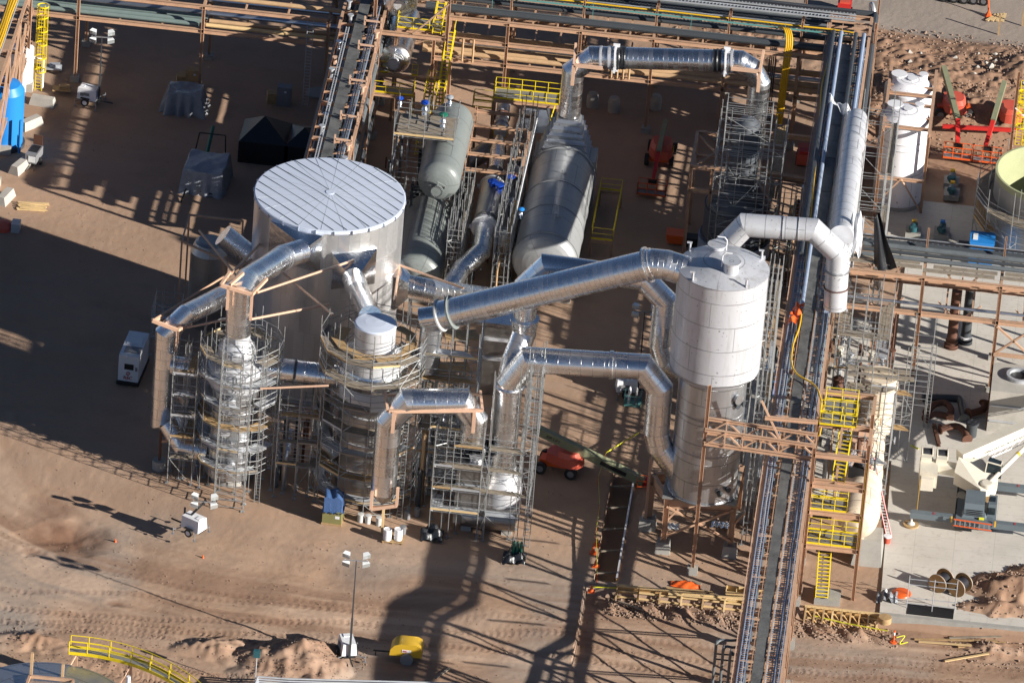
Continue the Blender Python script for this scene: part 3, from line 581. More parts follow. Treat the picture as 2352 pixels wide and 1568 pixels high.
MB().box((1.8, 23.6, 2.9), (5.2, 2.6, 4.4)).build('end_box', 'grey_skin', boil)
hopb = MB(); hw = [PY(1253, 345, 24), PY(1357, 347, 24)]
zA, zB = hp.z-.1, 4.9; b = MB(); N = 7
for k in range(N):
    f0, f1 = k/N, (k+1)/N; z0_, z1_ = zB+(zA-zB)*f0, zB+(zA-zB)*f1
    a0, a1 = 2.25+(0.98-2.25)*f0**1.2, 2.25+(0.98-2.25)*f1**1.2; c = Vector((hp.x-.1, 23.5, 0)).lerp(Vector((hp.x, 25.0, 0)), f0)
    for (aa, ab, za, zb2) in ((a0, a0-.02, z0_, z0_+(z1_-z0_)*.35), (a0-.14, a1-.1, z0_+(z1_-z0_)*.35, z1_)):
        b.hexa([(c.x-aa, c.y-aa*.8, za), (c.x+aa, c.y-aa*.8, za), (c.x+aa, c.y+aa*.8, za), (c.x-aa, c.y+aa*.8, za)], [(c.x-ab, c.y-ab*.8, zb2), (c.x+ab, c.y-ab*.8, zb2), (c.x+ab, c.y+ab*.8, zb2), (c.x-ab, c.y+ab*.8, zb2)])
b.build('ribbed_hopper', 'steel_skin', boil, smooth=False)
vc = P(1000, 395, 7.9)
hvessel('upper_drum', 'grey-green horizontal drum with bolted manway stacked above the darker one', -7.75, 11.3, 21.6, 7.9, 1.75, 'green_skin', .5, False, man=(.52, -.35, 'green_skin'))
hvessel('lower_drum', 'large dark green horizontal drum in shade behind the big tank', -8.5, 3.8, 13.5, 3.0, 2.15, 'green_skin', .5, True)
dc = thing('steel_trestle', 'dark steel trestle holding the grey-green drum over the darker one', 'frame', (-8, 15, 0))
for yy in (12.5, 18.5):
    for dx in (-1.9, 1.9): MB().ibeam((-8.1+dx, yy, 0), (-8.1+dx, yy, 6.6), .25, .25, (1, 0, 0)).build('leg', 'dark_pipe', dc)
    MB().ibeam((-10, yy, 6.2), (-6.2, yy, 6.2), .25, .35).build('beam', 'dark_pipe', dc)
MB().beam((-6.2, 12.5, 6), (-6.2, 18.5, 0.3), .15, .15).beam((-10, 12.5, .3), (-6.2, 12.4, 6), .15, .15).build('brace', 'dark_pipe', dc)
hvessel('insulated_drum', 'shiny clad drum with round bolted manway above the yellow railings', -14.0, 35.0, 42.5, 6.0, 1.35, 'cladding_fine', .45, False, man=(.55, .0, 'pale_duct'), group='shiny clad drums')
hvessel('insulated_drum', 'upper shiny clad drum cut by the top edge of the view', -14.0, 36.8, 44, 10.5, 1.45, 'cladding_fine', .12, False, man=(.55, .0, 'pale_duct'), group='shiny clad drums')
# G: insulated pipe running away between scaffolds
g = [P(1156, 245, 5.2), P(1150, 285, 5.1)]
G = duct('pipe_train', 'stepped pipe train running towards the viewer between two scaffolds, with blue valves', [P(1157, 240, 5.0), P(1150, 305, 5.0)], .56, 'pale_duct', ((0, .45, .68, .12, 'rust'), (0, .8, .68, .1, 'steel_skin'), (0, .98, .66, .16, 'amber')), group='yard piping')
MB().tube([P(1147, 318, 4.9), P(1143, 345, 4.9)], .35, 24, r2=.62).tube([P(1143, 345, 4.9), P(1137, 400, 4.8)], .62, 28).build('pipe', 'cladding', G)
MB().tube([P(1137, 400, 4.8), P(1132, 432, 4.8)], .85, 28).build('reducer', 'dark_pipe', G)
MB().tube([P(1131, 428, 4.8), P(1116, 508, 4.6)], 1.0, 28).build('strainer_body', 'dull_cladding', G)
MB().tube([P(1116, 500, 4.6), P(1110, 545, 4.5), P(1104, 578, 4.4), P(1060, 618, 4.1), P(1030, 668, 3.9)], .8, 30).build('pipe', 'cladding', G)
for px, py, rr in ((1131, 430, 1.1), (1113, 522, 1.12)):
    c = P(px, py, 4.7); MB().lathe([(rr, -.12), (rr, .12)], c, 32, axis=(0, 1, 0)).build('flange', 'pale_duct', G)
    MB().box(c+Vector((0, 0, -.05)), (rr*2.35, .18, .3)).build('support', 'galv', G)
for px, py in ((1131, 425), (1147, 432)):
    c = P(px, py, 5.8); vv = MB().sphere(c, .3, 6).box(c+Vector((0, 0, -.3)), (.3, .3, .5)).lathe([(.42, -.05), (.42, .05)], c+Vector((0, 0, .35)), 14).build('valve', 'valve_blue', G)
# front junction of pipe train and tank side duct
HD = duct('duct', 'bluish shiny duct running low from the tank right side to the centre', [PY(925, 655, TY-.5), PY(985, 667, TY-.5), P(1150, 690, 3.8)], .95, 'cladding')
transition((TX+6.0, TY-.5, PY(925, 655, TY-.5).z), (1, -.0, 0), 3.0, 3.0, PY(940, 658, TY-.5), .95, par=HD, dirn=(1, 0, 0))
# rectangular duct/bin under D6
rb = thing('box_duct', 'brown-grey rectangular steel duct with blue-silver top, centre of the yard', 'duct', tuple(P(1130, 900)))
c0 = P(1135, 905); zt9 = ZH(c0, 742)
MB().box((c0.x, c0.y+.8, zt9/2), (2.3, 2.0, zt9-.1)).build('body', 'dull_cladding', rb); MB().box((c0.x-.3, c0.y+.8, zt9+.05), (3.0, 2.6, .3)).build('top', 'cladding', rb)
[MB().box((c0.x, c0.y-.25, zt9-q), (2.35, .2, .25)).build('stiffener', 'pale_duct', rb) for q in (1.4, 3.2)]
# ================================================================ venturi with dark stack (right centre)
vx = PY(1705, 300, 6.0); VX, VY = 15.2, 8.8
vb = P(1682, 594); VX, VY = vb.x, vb.y
ven = thing('quench_tower', 'black and grey stepped tower with domed stack inside scaffolding', 'tower', (VX, VY, 0))
zsk = ZH((VX, VY-2), 470)
MB().lathe([(3.0, .8), (3.0, 2.2)], (VX, VY, 0), 56).build('base_ring', 'blue_galv', ven)
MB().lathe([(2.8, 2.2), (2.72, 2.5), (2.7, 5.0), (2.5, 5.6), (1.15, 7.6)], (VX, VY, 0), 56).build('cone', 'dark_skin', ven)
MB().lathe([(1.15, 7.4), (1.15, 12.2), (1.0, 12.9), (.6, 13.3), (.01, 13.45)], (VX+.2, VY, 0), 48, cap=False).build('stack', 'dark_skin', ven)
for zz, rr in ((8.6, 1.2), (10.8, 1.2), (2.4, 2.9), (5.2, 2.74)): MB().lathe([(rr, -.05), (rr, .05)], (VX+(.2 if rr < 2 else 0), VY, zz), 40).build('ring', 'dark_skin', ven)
# ================================================================ white tanks
for i, (px, py, nm, zt_) in enumerate(((2058, 466, 'front white plastic-looking tank with round hatches, behind brown beams', 8.6), (2068, 391, 'rear white tank half hidden behind the front white one', 8.4))):
    c = P(px, py); r = 2.08; wx = thing('process_tank', nm, 'tank', (c.x, c.y, 0), 'white process tanks')
    MB().lathe([(r, .35), (r, zt_-.6), (r-.15, zt_-.35), (r*.55, zt_+.15), (.01, zt_+.3)], (c.x, c.y+r*.2, 0), 56, cap=False).build('shell', 'white_skin', wx)
    MB().lathe([(r+.15, 0), (r+.15, .4)], (c.x, c.y+r*.2, 0), 48).build('plinth', 'concrete', wx)
    for dx, dy, rr in ((-.95, .5, .62), (.2, -.1, .35), (1.1, .9, .35)): MB().lathe([(rr, -.5), (rr, .38), (rr+.06, .38), (rr+.06, .46), (.01, .47)], (c.x+dx, c.y+r*.2+dy, zt_-.1), 24, cap=False).build('hatch', 'white_paint', wx)
    for zz in (3.0, 5.8, 6.4): MB().lathe([(r+.03, -.05), (r+.03, .05)], (c.x, c.y+r*.2, zz), 48).build('hoop', 'white_skin', wx)
wf = thing('steel_portal', 'tan steel ladder-like frame in front of the white tanks', 'frame', (29.5, 24, 0), 'tan frames')
pA, pB = P(2010, 500), P(2113, 500); 
pA = Vector((pA.x-.1, pA.y+.2, 0)); pB = Vector((pB.x, pB.y+.6, 0))
b = MB()
zTa = ZH(pA, 150)
for p in (pA, pB):
    q = Vector(p); MB().ibeam(q, (q.x, q.y, 8.2), .25, .25, (1, 0, 0)).build('column', 'tan_steel', wf)
for k, py in enumerate((162, 193, 210, 233, 264, 287, 387)):
    yy = P(2020, py, 8.2).y if py < 340 else pA.y; zz = 8.2 if py < 340 else 3.8
    MB().ibeam((pA.x, yy, zz), (pB.x, yy, zz+.02), .22, .25).build('crossbeam', 'tan_steel', wf)
ya_ = P(2020, 150, 8.2).y
for p in (pA, pB):
    MB().ibeam((p.x, ya_, 8.2), (p.x, pA.y, 8.2), .25, .3).build('side_rail', 'tan_steel', wf)
    MB().ibeam((p.x, ya_, 0), (p.x, ya_, 8.1), .25, .25, (1, 0, 0)).build('column', 'tan_steel', wf)
m_ = Vector(((pA.x+pB.x)/2, pA.y-.05, 3.9)); MB().beam(m_, (pA.x, pA.y-.05, 1.2), .12, .12).beam(m_, (pB.x, pB.y-.05, .2), .12, .12).build('brace', 'tan_steel', wf)
# green-lined open tank at right edge
gt = PX(2345, 460, 40.0); c = P(2352, 620); GX, GY = 42.5, 26.7
gk = thing('open_tank', 'open round tank with pale green lining at the right edge', 'tank', (GX, GY, 0))
zg = ZH((GX, GY), 400)
zg = 6.5
MB().lathe([(4.9, 0), (4.9, zg), (4.78, zg), (4.78, 1.0), (.01, 1.0)], (GX, GY, 0), 64, cap=False).build('wall', 'grey_skin', gk)
MB().lathe([(4.93, zg-.5), (4.93, zg+.02), (4.75, zg+.02), (4.75, 1.05), (.01, 1.04)], (GX, GY, 0), 64, cap=False).build('liner', 'green_liner', gk)
MB().lathe([(6.1, 4.0), (6.1, 4.15), (4.92, 4.15), (4.92, 4.0), (6.1, 4.0)], (GX, GY, 0), 24, cap=False).build('walkway', 'grey_wood', gk)
# ================================================================ pipe racks
def bent_rack(name, label, ax, a0, a1, b0, b1, step, levels, mat='tan_steel', z0=0.0, posts=None, mids=True, group='tan steel pipe racks', brace=True, cw=.26):
    """rack running along axis ax ('x' or 'y') from a0 to a1, standing between b0 and b1 on the other axis"""
    Q = (lambda a, b, z: Vector((a, b, z))) if ax == 'x' else (lambda a, b, z: Vector((b, a, z)))
    t = thing(name, label, 'pipe rack', tuple(Q((a0+a1)/2, (b0+b1)/2, z0)), group)
    n = max(1, round((a1-a0)/step)); st = [a0+(a1-a0)*i/n for i in range(n+1)]; zt = max(levels)
    sidev = (1, 0, 0)
    for a in st:
        for b in (b0, b1):
            MB().ibeam(Q(a, b, z0-.3), Q(a, b, zt), cw, cw, sidev).build('column', mat, t)
            MB().box(Q(a, b, z0+.15), (.7, .7, .7)).build('footing', 'concrete', t)
        for z in levels: MB().ibeam(Q(a, b0, z), Q(a, b1, z), .22, .34).build('crossbeam', mat, t)
    for z in levels:
        for b in (b0, b1): MB().ibeam(Q(a0, b, z), Q(a1, b, z), .24, .38).build('girder', mat, t)
        if mids:
            for i in range(n):
                for f in (.33, .67):
                    a = st[i]+(st[i+1]-st[i])*f; MB().beam(Q(a, b0, z-.02), Q(a, b1, z-.02), .14, .2).build('crossbeam', mat, t)
    if brace:
        for i in range(0, n, 2):
            for b in (b0, b1):
                zz = sorted(levels)[0]; MB().beam(Q(st[i], b, .6+z0), Q(st[i+1], b, zz-.3), .13, .13).build('brace', mat, t)
    return t
def tray(name, label, pts, w=.6, mat='galv', cables=None, group='cable trays', step=.3, cover=False):
    t = thing(name, label, 'cable tray', tuple(pts[0]), group); rails = MB(); rg = MB()
    for p, q in zip(pts[:-1], pts[1:]):
        p, q = Vector(p), Vector(q); d = (q-p).normalized(); s = d.cross(Vector((0, 0, 1)))
        s = s.normalized()*w/2 if s.length > .1 else Vector((w/2, 0, 0))
        rails.beam(p+s, q+s, .07, .13).beam(p-s, q-s, .07, .13)
        n = int((q-p).length/step)
        for i in range(n): e = p.lerp(q, (i+.5)/n); rg.beam(e-s, e+s, .09, .03)
    rails.build('side_rail', mat, t); rg.build('rungs', mat, t)
    if cables:
        for k, (off, r, m_) in enumerate(cables):
            cp = []; N = 0
            for p, q in zip(pts[:-1], pts[1:]):
                p, q = Vector(p), Vector(q); d = (q-p).normalized(); s = d.cross(Vector((0, 0, 1))); s = s.normalized() if s.length > .1 else Vector((1, 0, 0)); L = (q-p).length; n = max(2, int(L/2))
                for i in range(n): cp.append(p.lerp(q, i/n)+s*(off+.03*math.sin(i*1.7+k))+Vector((0, 0, .06+r)))
            cp.append(Vector(pts[-1])+Vector((0, 0, .06+r))); MB().tube(cp, r, 6).build('cable', m_, t)
    return t
def pipe(label, pts, r, mat, group='pipes lying in the racks', n=10, joints=0):
    o = MB().tube(pts, r, n)
    pts = [Vector(p) for p in pts]
    o = o.build('pipe', mat, None, loc=tuple(pts[0])); return tag(o, label, 'pipe', group)
# --- long right rack R along Y
XL, XR = 22.3, 25.75
RR = bent_rack('pipe_rack', 'long tan pipe rack running the whole height of the view on the right', 'y', -66, 44, XL, XR, 6.1, (5.4, 10.0), brace=False)
MB().beam((XL-.2, -66, 10.22), (XL-.2, 42, 10.22), .07, .1).build('edge_conduit', 'pink_steel', RR)
for yy in range(-62, 44, 3): MB().beam((XL, yy, 9.95), (XR, yy, 9.95), .1, .16).build('crossbeam', 'tan_steel', RR)
tray('cable_tray', 'ladder cable tray along the left edge of the long right rack', [(22.75, -66, 10.25), (22.75, 40, 10.25)], .52, 'blue_galv', [(.06, .03, 'galv')])
tray('cable_tray', 'ladder cable tray with sparse cables on the right half of the long rack', [(24.85, -66, 10.25), (24.85, 40, 10.25)], .55, 'galv', [(.12, .035, 'cable_black')])
tray('cable_tray', 'narrow blue-grey cable tray beside the tan edge of the long rack', [(25.35, -66, 10.3), (25.35, 38, 10.3)], .36, 'blue_galv', [(0, .05, 'cable_black'), (-.1, .035, 'blue_galv')])
o = MB()
for i in range(36):
    y = -66+i*2.9; o.beam((23.95, y, 10.22+.03*(i % 2)), (23.95, y+2.88, 10.22+.03*(i % 2)), .85, .08)
o = o.build('covered_tray', 'dark_cover', None, loc=(23.95, -20, 10.2)); tag(o, 'wide dark covered tray down the middle of the long right rack', 'cable tray', 'cable trays')
o = MB().beam((23.4, -66, 10.28), (23.4, 42, 10.28), .05, .14).beam((24.5, -66, 10.28), (24.5, 42, 10.28), .05, .14).build('tray_rail', 'tan_steel', None, loc=(24, -20, 10.2)); tag(o, 'thin tan edge rails flanking the dark covered tray of the long rack', 'rail')
for i in range(0, 8):
    y0_ = -66+6.11*i
    for x_ in (XL, XR): MB().beam((x_, y0_, .4), (x_, y0_+6.1, 5.2), .12, .12).build('brace', 'tan_steel', RR); MB().beam((x_, y0_+6.1, .4), (x_, y0_, 5.2), .12, .12).build('brace', 'tan_steel', RR)
    MB().beam((XL, y0_, 5.6), (XR, y0_, 9.8), .12, .12).build('brace', 'tan_steel', RR); MB().beam((XL, y0_+3, 7.7), (XR, y0_+3, 7.7), .1, .12).build('crossbeam', 'tan_steel', RR)
for i, (x, z, r, m_, lb) in enumerate(((22.9, 5.75, .12, 'grey_pipe', 'thin grey pipe low in the long right rack, outermost left'), (23.5, 5.8, .16, 'dark_pipe', 'thick dark pipe low in the long right rack'), (24.4, 5.75, .1, 'tan_pipe', 'tan pipe low in the long right rack'), (25.5, 5.7, .08, 'bright_pipe', 'thin bright pipe low in the long right rack'))):
    pipe(lb, [(x, -66, z), (x, 42, z)], r, m_)
for z, ya_, nn in ((2.9, -4, 4), (4.1, 8, 4), (8.3, -2, 5)):  # extra pipe rows added so their shadows fill the yard left of the rack
    for k in range(nn):
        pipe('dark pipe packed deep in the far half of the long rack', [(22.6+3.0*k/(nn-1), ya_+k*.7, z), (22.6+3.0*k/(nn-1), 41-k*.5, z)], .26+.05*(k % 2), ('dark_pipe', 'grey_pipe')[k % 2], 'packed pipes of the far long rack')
for k, (x, z, r, m_) in enumerate(((22.75, 7.2, .28, 'dark_pipe'), (23.5, 7.0, .34, 'grey_pipe'), (24.35, 7.1, .3, 'dark_pipe'), (25.2, 7.1, .34, 'green_pipe'))):
    pipe(('outer left', 'second', 'third', 'rightmost')[k]+' fat pipe on the middle deck of the far half of the long rack', [(x, -12, z), (x, 42, z)], r, m_)
for k, x in enumerate((22.7, 23.35, 24.6, 25.3)): pipe(('navy', 'grey', 'dark', 'slate')[k]+' top pipe number lying along the far half of the long rack'.replace(' number', ''), [(x, -8 if k % 2 else 1, 10.55), (x, 40, 10.55)], .17, ('dark_pipe', 'blue_galv', 'dark_pipe', 'blue_galv')[k])
# yellow hose on the rack
hs = [P(1910, 95, 10.5), P(1900, 150, 10.5), P(1888, 200, 10.5), P(1882, 285, 10.5), P(1862, 500, 10.5), P(1848, 640, 10.5), P(1838, 740, 10.5), P(1822, 790, 10.5), P(1818, 830, 10.6), P(1830, 858, 10.6), P(1868, 882, 10.6), P(1882, 905, 10.7), P(1890, 950, 10.4), P(1882, 1000, 10.3)]
def smooth(pts, k=6):
    pts = [Vector(p) for p in pts]; out = []
    for i in range(len(pts)-1):
        a = pts[max(i-1, 0)]; b = pts[i]; c = pts[i+1]; d = pts[min(i+2, len(pts)-1)]
        for j in range(k):
            t = j/k; out.append(.5*((2*b)+(c-a)*t+(2*a-5*b+4*c-d)*t*t+(3*b-a-3*c+d)*t**3))
    return out+[pts[-1]]
o = MB().tube(smooth(hs), .075, 8).build('hose', 'amber', None, loc=tuple(hs[0])); tag(o, 'long yellow hose snaking along the right rack top', 'hose')
# orange cloth on the rack
def drape(c, wx, wy, hgt, seed, sag=.4):
    rr = random.Random(seed); ph = [rr.random()*6 for _ in range(6)]
    def f(v):
        x, y = v.x, v.y; d = max(abs(x)/wx*2, abs(y)/wy*2)
        return Vector((c[0]+x*(1+.1*math.sin(3*y+ph[0])), c[1]+y*(1+.1*math.sin(4*x+ph[1])), c[2]+hgt*(1-d**2)*(.8+.2*math.sin(5*x+ph[2])*math.cos(4*y+ph[3]))+.06*math.sin(9*x+ph[4])+.05*math.sin(11*y+ph[5])))
    return f
c = P(1828, 722, 10.6); o = MB().cloth(-.5, .5, -1.6, 1.4, lambda v: Vector((c.x+v.x*.75+v.y*.12+.08*math.sin(v.y*6), c.y+v.y, c.z+.25-.5*v.x**2+.12*math.sin(7*v.x+v.y*3)+.1*math.sin(v.y*5)+.06*math.sin(13*v.y+9*v.x))), 14, 24).build('orange_cloth', 'orange', None, loc=tuple(c)); tag(o, 'crumpled orange cloth thrown over the right rack trays', 'cloth')
# --- top rack T along X
TT = bent_rack('pipe_rack', 'broad pipe rack crossing the top of the view, full of dark pipes and trays', 'x', -11.0, 26.2, 38.0, 46.5, 6.2, (4.9, 8.9), brace=False)
for b in (42.2,):
    for i in range(7): a = -11+i*6.2; MB().ibeam((a, b, -.2), (a, b, 10.6), .24, .24, (1, 0, 0)).build('column', 'tan_steel', TT)
MB().ibeam((-11, 38.0, 6.9), (6, 38.0, 6.9), .24, .36).build('girder', 'tan_steel', TT)
for i in range(7):
    a = -11+i*6.2; MB().ibeam((a, 40.2, 8.9), (a, 40.2, 11.0), .18, .18, (1, 0, 0)).build('post', 'tan_steel', TT); MB().ibeam((a, 46.5, 8.9), (a, 46.5, 11.4), .18, .18, (1, 0, 0)).build('post', 'tan_steel', TT)
rows = [(39.0, 9.3, .30, 'dark_pipe', 'thick dark pipe nearest the front of the top rack'), (39.55, 9.2, .2, 'grey_pipe', 'grey pipe second from the front of the top rack'), (40.9, 9.3, .22, 'dark_pipe', 'dark pipe behind the yellow striped tray of the top rack'), (41.4, 9.25, .13, 'green_pipe', 'slim green pipe in the middle of the top rack'),
        (42.7, 9.3, .2, 'dark_pipe', 'dark pipe just past the middle posts of the top rack'), (43.2, 9.3, .16, 'grey_pipe', 'grey pipe in the rear half of the top rack'), (43.7, 9.35, .22, 'dark_pipe', 'broad dark pipe in the rear half of the top rack'), (44.5, 9.3, .3, 'grey_pipe', 'broad grey pipe near the back of the top rack'), (45.2, 9.3, .15, 'dark_pipe', 'thin dark pipe near the back of the top rack'), (45.9, 9.45, .3, 'dark_pipe', 'thick navy-dark pipe along the back of the top rack')]
for y, z, r, m_, lb in rows:
    e = 24.3 if y < 45.8 else 25.9
    pts = [(-12, y, z), (e, y, z)]
    if y > 45.8: pts += [(26.0, y-.3, z), (26.05, 20, z)]
    pipe(lb, pts, r, m_)
for y, z, w_, m_, lb, cb in ((40.3, 10.3, .6, 'teal', 'teal and grey ladder tray with bright yellow cable along the top rack', [(-.2, .075, 'amber'), (.1, .05, 'cable_black')]), (42.1, 9.6, .5, 'galv', 'grey ladder tray in the middle of the top rack', [(.1, .06, 'cable_black')]), (41.7, 11.0, .5, 'galv', 'raised grey ladder tray above the middle of the top rack', None), (43.9, 10.4, .55, 'galv', 'raised grey ladder tray in the rear half of the top rack', [(0, .08, 'cable_black')]), (46.3, 10.8, .6, 'galv', 'grey ladder tray along the back edge of the top rack', [(.1, .07, 'cable_black')])):
    tray('cable_tray', lb, [(-12, y, z), (24.4 if y < 46 else 26, y, z)], w_, m_, cb)
for y, z, r, m_, lb in ((38.6, 5.3, .22, 'tan_pipe', 'sunlit tan pipe at the front of the top rack lower deck'), (39.2, 5.35, .26, 'tan_pipe', 'sunlit tan pipe second on the top rack lower deck'), (39.8, 5.3, .2, 'tan_pipe', 'sunlit tan pipe third on the top rack lower deck'), (40.7, 5.3, .2, 'bright_pipe', 'bright steel pipe on the top rack lower deck'), (41.8, 5.3, .28, 'tan_pipe', 'fat tan pipe deep on the top rack lower deck')):
    pipe(lb, [(-12, y, z), (22, y, z)], r, m_)
for x in (-8.5, -7.6, 4.3, 4.8, 5.3, 5.8): o = MB().tube([(x, 37.75, 5.0), (x, 37.75, 7.2)], .09, 8).build('pipe', 'tan_pipe', None, loc=(x, 37.75, 5)); tag(o, 'thin vertical tan drop pipe between the girders of the top rack', 'pipe', 'vertical drop pipes of the top rack')
# bank of teal/galv conduits on drop posts
for x in (-6.4, 2.2, 10.6, 18.6): o = MB().beam((x, 39.6, 9.2), (x, 39.6, 11.0), .04, .04).build('conduit', 'teal', None, loc=(x, 39.6, 9)); tag(o, 'thin upright teal conduit on the top rack', 'conduit', 'teal conduits on the top rack')
# yellow hose bundle dropping from top rack
c0 = P(1800, 80, 10.4); o = MB()
for k in range(4):
    dx = k*.16; o.tube(smooth([(c0.x+dx-.5, c0.y+1.0, 10.5), (c0.x+dx, c0.y+.4, 10.7), (c0.x+dx+.3, c0.y-.4, 10.0), (c0.x+dx+.25, c0.y-.7, 8.0), (c0.x+dx+.1, c0.y-.8, 2.2)]), .085, 8)
o = o.build('hose_bundle', 'amber', None, loc=tuple(c0)); tag(o, 'bundle of bright yellow hoses hanging off the top rack', 'hose bundle')
o = MB()
for k in range(4): o.tube([(c0.x-.95+k*.16, c0.y-.6, 9.4), (c0.x-.95+k*.16, c0.y-.7, 2.4)], .05, 6)
o = o.build('cable_bundle', 'cable_black', None, loc=tuple(c0)); tag(o, 'black cables hanging beside the yellow hose bundle', 'cables')
# --- top-left rack T2
T2 = bent_rack('pipe_rack', 'tan pipe rack along the top left edge with silver and green pipes', 'x', -52, -19.9, 36.0, 42.5, 10.6, (6.1, 8.4), brace=False)
for y, z, r, m_, lb, xa, xb in ((36.5, 6.45, .2, 'green_pipe', 'green pipe at the front of the top left rack', -52, -31), (37.1, 6.45, .22, 'green_pipe', 'green pipe second in the top left rack', -52, -30.7), (37.8, 6.5, .22, 'green_pipe', 'green pipe third in the top left rack', -52, -30.4),
        (36.6, 6.4, .18, 'fresh_wood', 'pale yellow stacked tube at the front of the top left rack', -30.4, -17), (37.3, 6.45, .2, 'tan_pipe', 'pale tan tube second at the front of the top left rack', -30.2, -17), (38.6, 6.5, .2, 'bright_pipe', 'bright steel pipe in the middle of the top left rack', -52, -17), (41.0, 6.6, .3, 'bright_pipe', 'thick bright steel pipe at the back of the top left rack', -31, -17), (37.2, 8.8, .2, 'tan_pipe', 'tan pipe on the upper deck of the top left rack', -52, -17), (39.5, 8.9, .25, 'dark_pipe', 'dark pipe on the upper deck of the top left rack', -52, -17), (40.8, 8.9, .3, 'bright_pipe', 'bright pipe on the upper deck of the top left rack', -42, -17)):
    pipe(lb, [(xa, y, z), (xb, y, z)], r, m_)
# --- left rack L along Y
LL = bent_rack('pipe_rack', 'tan pipe rack behind the big tank heading to the top edge', 'y', 7.0, 44, -18.7, -15.2, 6.1, (5.6, 9.5), brace=False)
tray('cable_tray', 'pale blue ladder tray straddled by small tan portals on the left rack', [(-15.9, 7, 9.9), (-15.9, 44, 9.9)], .5, 'blue_galv', [(0, .06, 'cable_black')])
for y in (12, 16.2, 22.5, 28.8, 33.2, 38.5):
    o = MB().beam((-16.6, y, 9.6), (-16.6, y, 10.7), .14, .14, (0, 1, 0)).beam((-15.2, y, 9.6), (-15.2, y, 10.7), .14, .14, (0, 1, 0)).beam((-16.6, y, 10.3), (-15.2, y, 10.3), .14, .14).build('portal_frame', 'pink_steel', None, loc=(-15.9, y, 9.6)); tag(o, 'small tan H portal straddling the blue tray of the left rack', 'frame', 'portals on the left rack')
o = MB()
for i in range(13): o.beam((-17.0, 7+i*2.85, 9.8+.03*(i % 2)), (-17.0, 9.82+i*2.85, 9.8+.03*(i % 2)), .9, .08)
o = o.build('covered_tray', 'dark_cover', None, loc=(-17, 20, 9.8)); tag(o, 'wide dark covered tray in the middle of the left rack', 'cable tray', 'cable trays')
tray('cable_tray', 'thin bright conduit ladder left of the dark tray on the left rack', [(-17.75, 7, 10.1), (-17.9, 32, 10.1)], .22, 'galv')
for x, z, r, m_, lb in ((-18.2, 5.9, .14, 'dark_pipe', 'dark pipe lowest and leftmost in the left rack'), (-17.4, 5.9, .12, 'grey_pipe', 'grey pipe low in the left rack'), (-16.4, 5.9, .16, 'green_pipe', 'green pipe low in the left rack'), (-15.6, 5.9, .1, 'bright_pipe', 'bright thin pipe low in the left rack')):
    pipe(lb, [(x, 7, z), (x, 42, z)], r, m_)
random.seed(11)
for k in range(14):
    y = 9+k*2.5; x = random.choice((-18.3, -17.9, -16.6, -15.4)); o = MB()
    o.lathe([(.14, -.3), (.14, .2), (.26, .2), (.26, .3), (.01, .3)], (x, y, 9.8+random.random()*.3), 10); o.box((x, y, 9.6), (.2, .5, .2))
    o = o.build('junction_fitting', random.choice(('galv', 'pink_steel', 'bright_pipe', 'galv')), None, loc=(x, y, 9.7)); tag(o, 'small fitting bolted on the left rack deck', 'fitting', 'fittings on the left rack')
# --- right rack U along X
UU = bent_rack('pipe_rack', 'tan truss rack at the right edge with planks and trays on top', 'x', 26.4, 51.6, .5, 5.6, 6.3, (6.5, 9.8), brace=False)
for x0 in (26.4, 32.7, 39.0):
    for zb_, dz in ((8.2, 1.4), (5.2, 1.2)):
        MB().ibeam((x0, 3.0, zb_), (x0+6.3, 3.0, zb_), .2, .25).build('truss_chord', 'tan_steel', UU)
        MB().beam((x0+1.4, 3.0, zb_+dz), (x0+2.6, 3.0, zb_), .1, .1).beam((x0+3.15, 3.0, zb_+dz), (x0+3.15, 3.0, zb_), .1, .1).beam((x0+4.9, 3.0, zb_+dz), (x0+3.6, 3.0, zb_), .1, .1).build('truss_web', 'pink_steel', UU)
MB().beam((39, .4, 6.2), (45.3, .4, 1.0), .16, .16).beam((39, .4, 3.6), (45.3, .4, 9.4), .16, .16).beam((39, .4, 3.6), (45.3, .4, 3.6), .2, .3).beam((39, .4, 1.6), (45.3, .4, .3), .16, .16).build('brace', 'tan_steel', UU)
for x in (32.7, 39.0): MB().ibeam((x, 4.2, 9.8), (x, 4.2, 12.4), .16, .16, (1, 0, 0)).build('post', 'tan_steel', UU)
tray('cable_tray', 'dark ladder cable tray along the back of the right truss rack', [(27, 5.7, 10.2), (52, 5.7, 10.2)], .7, 'galv', [(.1, .09, 'cable_black')], step=.45)
for y, r, m_, lb in ((4.9, .22, 'dark_pipe', 'dark pipe beside the tray of the right truss rack'), (4.2, .25, 'grey_pipe', 'broad grey pipe on the right truss rack'), (3.5, .16, 'dark_pipe', 'thin dark pipe on the right truss rack'), (2.6, .2, 'grey_pipe', 'grey pipe behind the planks of the right truss rack')):
    pipe(lb, [(27.5, y, 10.1+r), (52, y, 10.1+r)], r, m_)
for i, (xa, xb, y) in enumerate(((26.6, 32.5, 1.7), (26.9, 32.3, 2.3), (32.6, 38.4, 1.3), (33.4, 38.6, 1.9), (38.9, 44.5, 1.4), (39.2, 46, 2.0))):
    o = MB().box(((xa+xb)/2, y, 10.12+.06*(i % 2)), (xb-xa, .5, .08)).build('plank_row', 'grey_wood', None, loc=(xa, y, 10)); tag(o, 'weathered plank run lying on the right truss rack', 'planks', 'planks on the right truss rack')
MB().box((35.5, 5.2, 6.9), (18, .3, .3)).build('girder', 'tan_steel', UU)
pipe('galvanised pipe on the middle deck of the right truss rack', [(26.8, 1.2, 7.0), (42, 1.2, 7.0)], .13, 'bright_pipe')
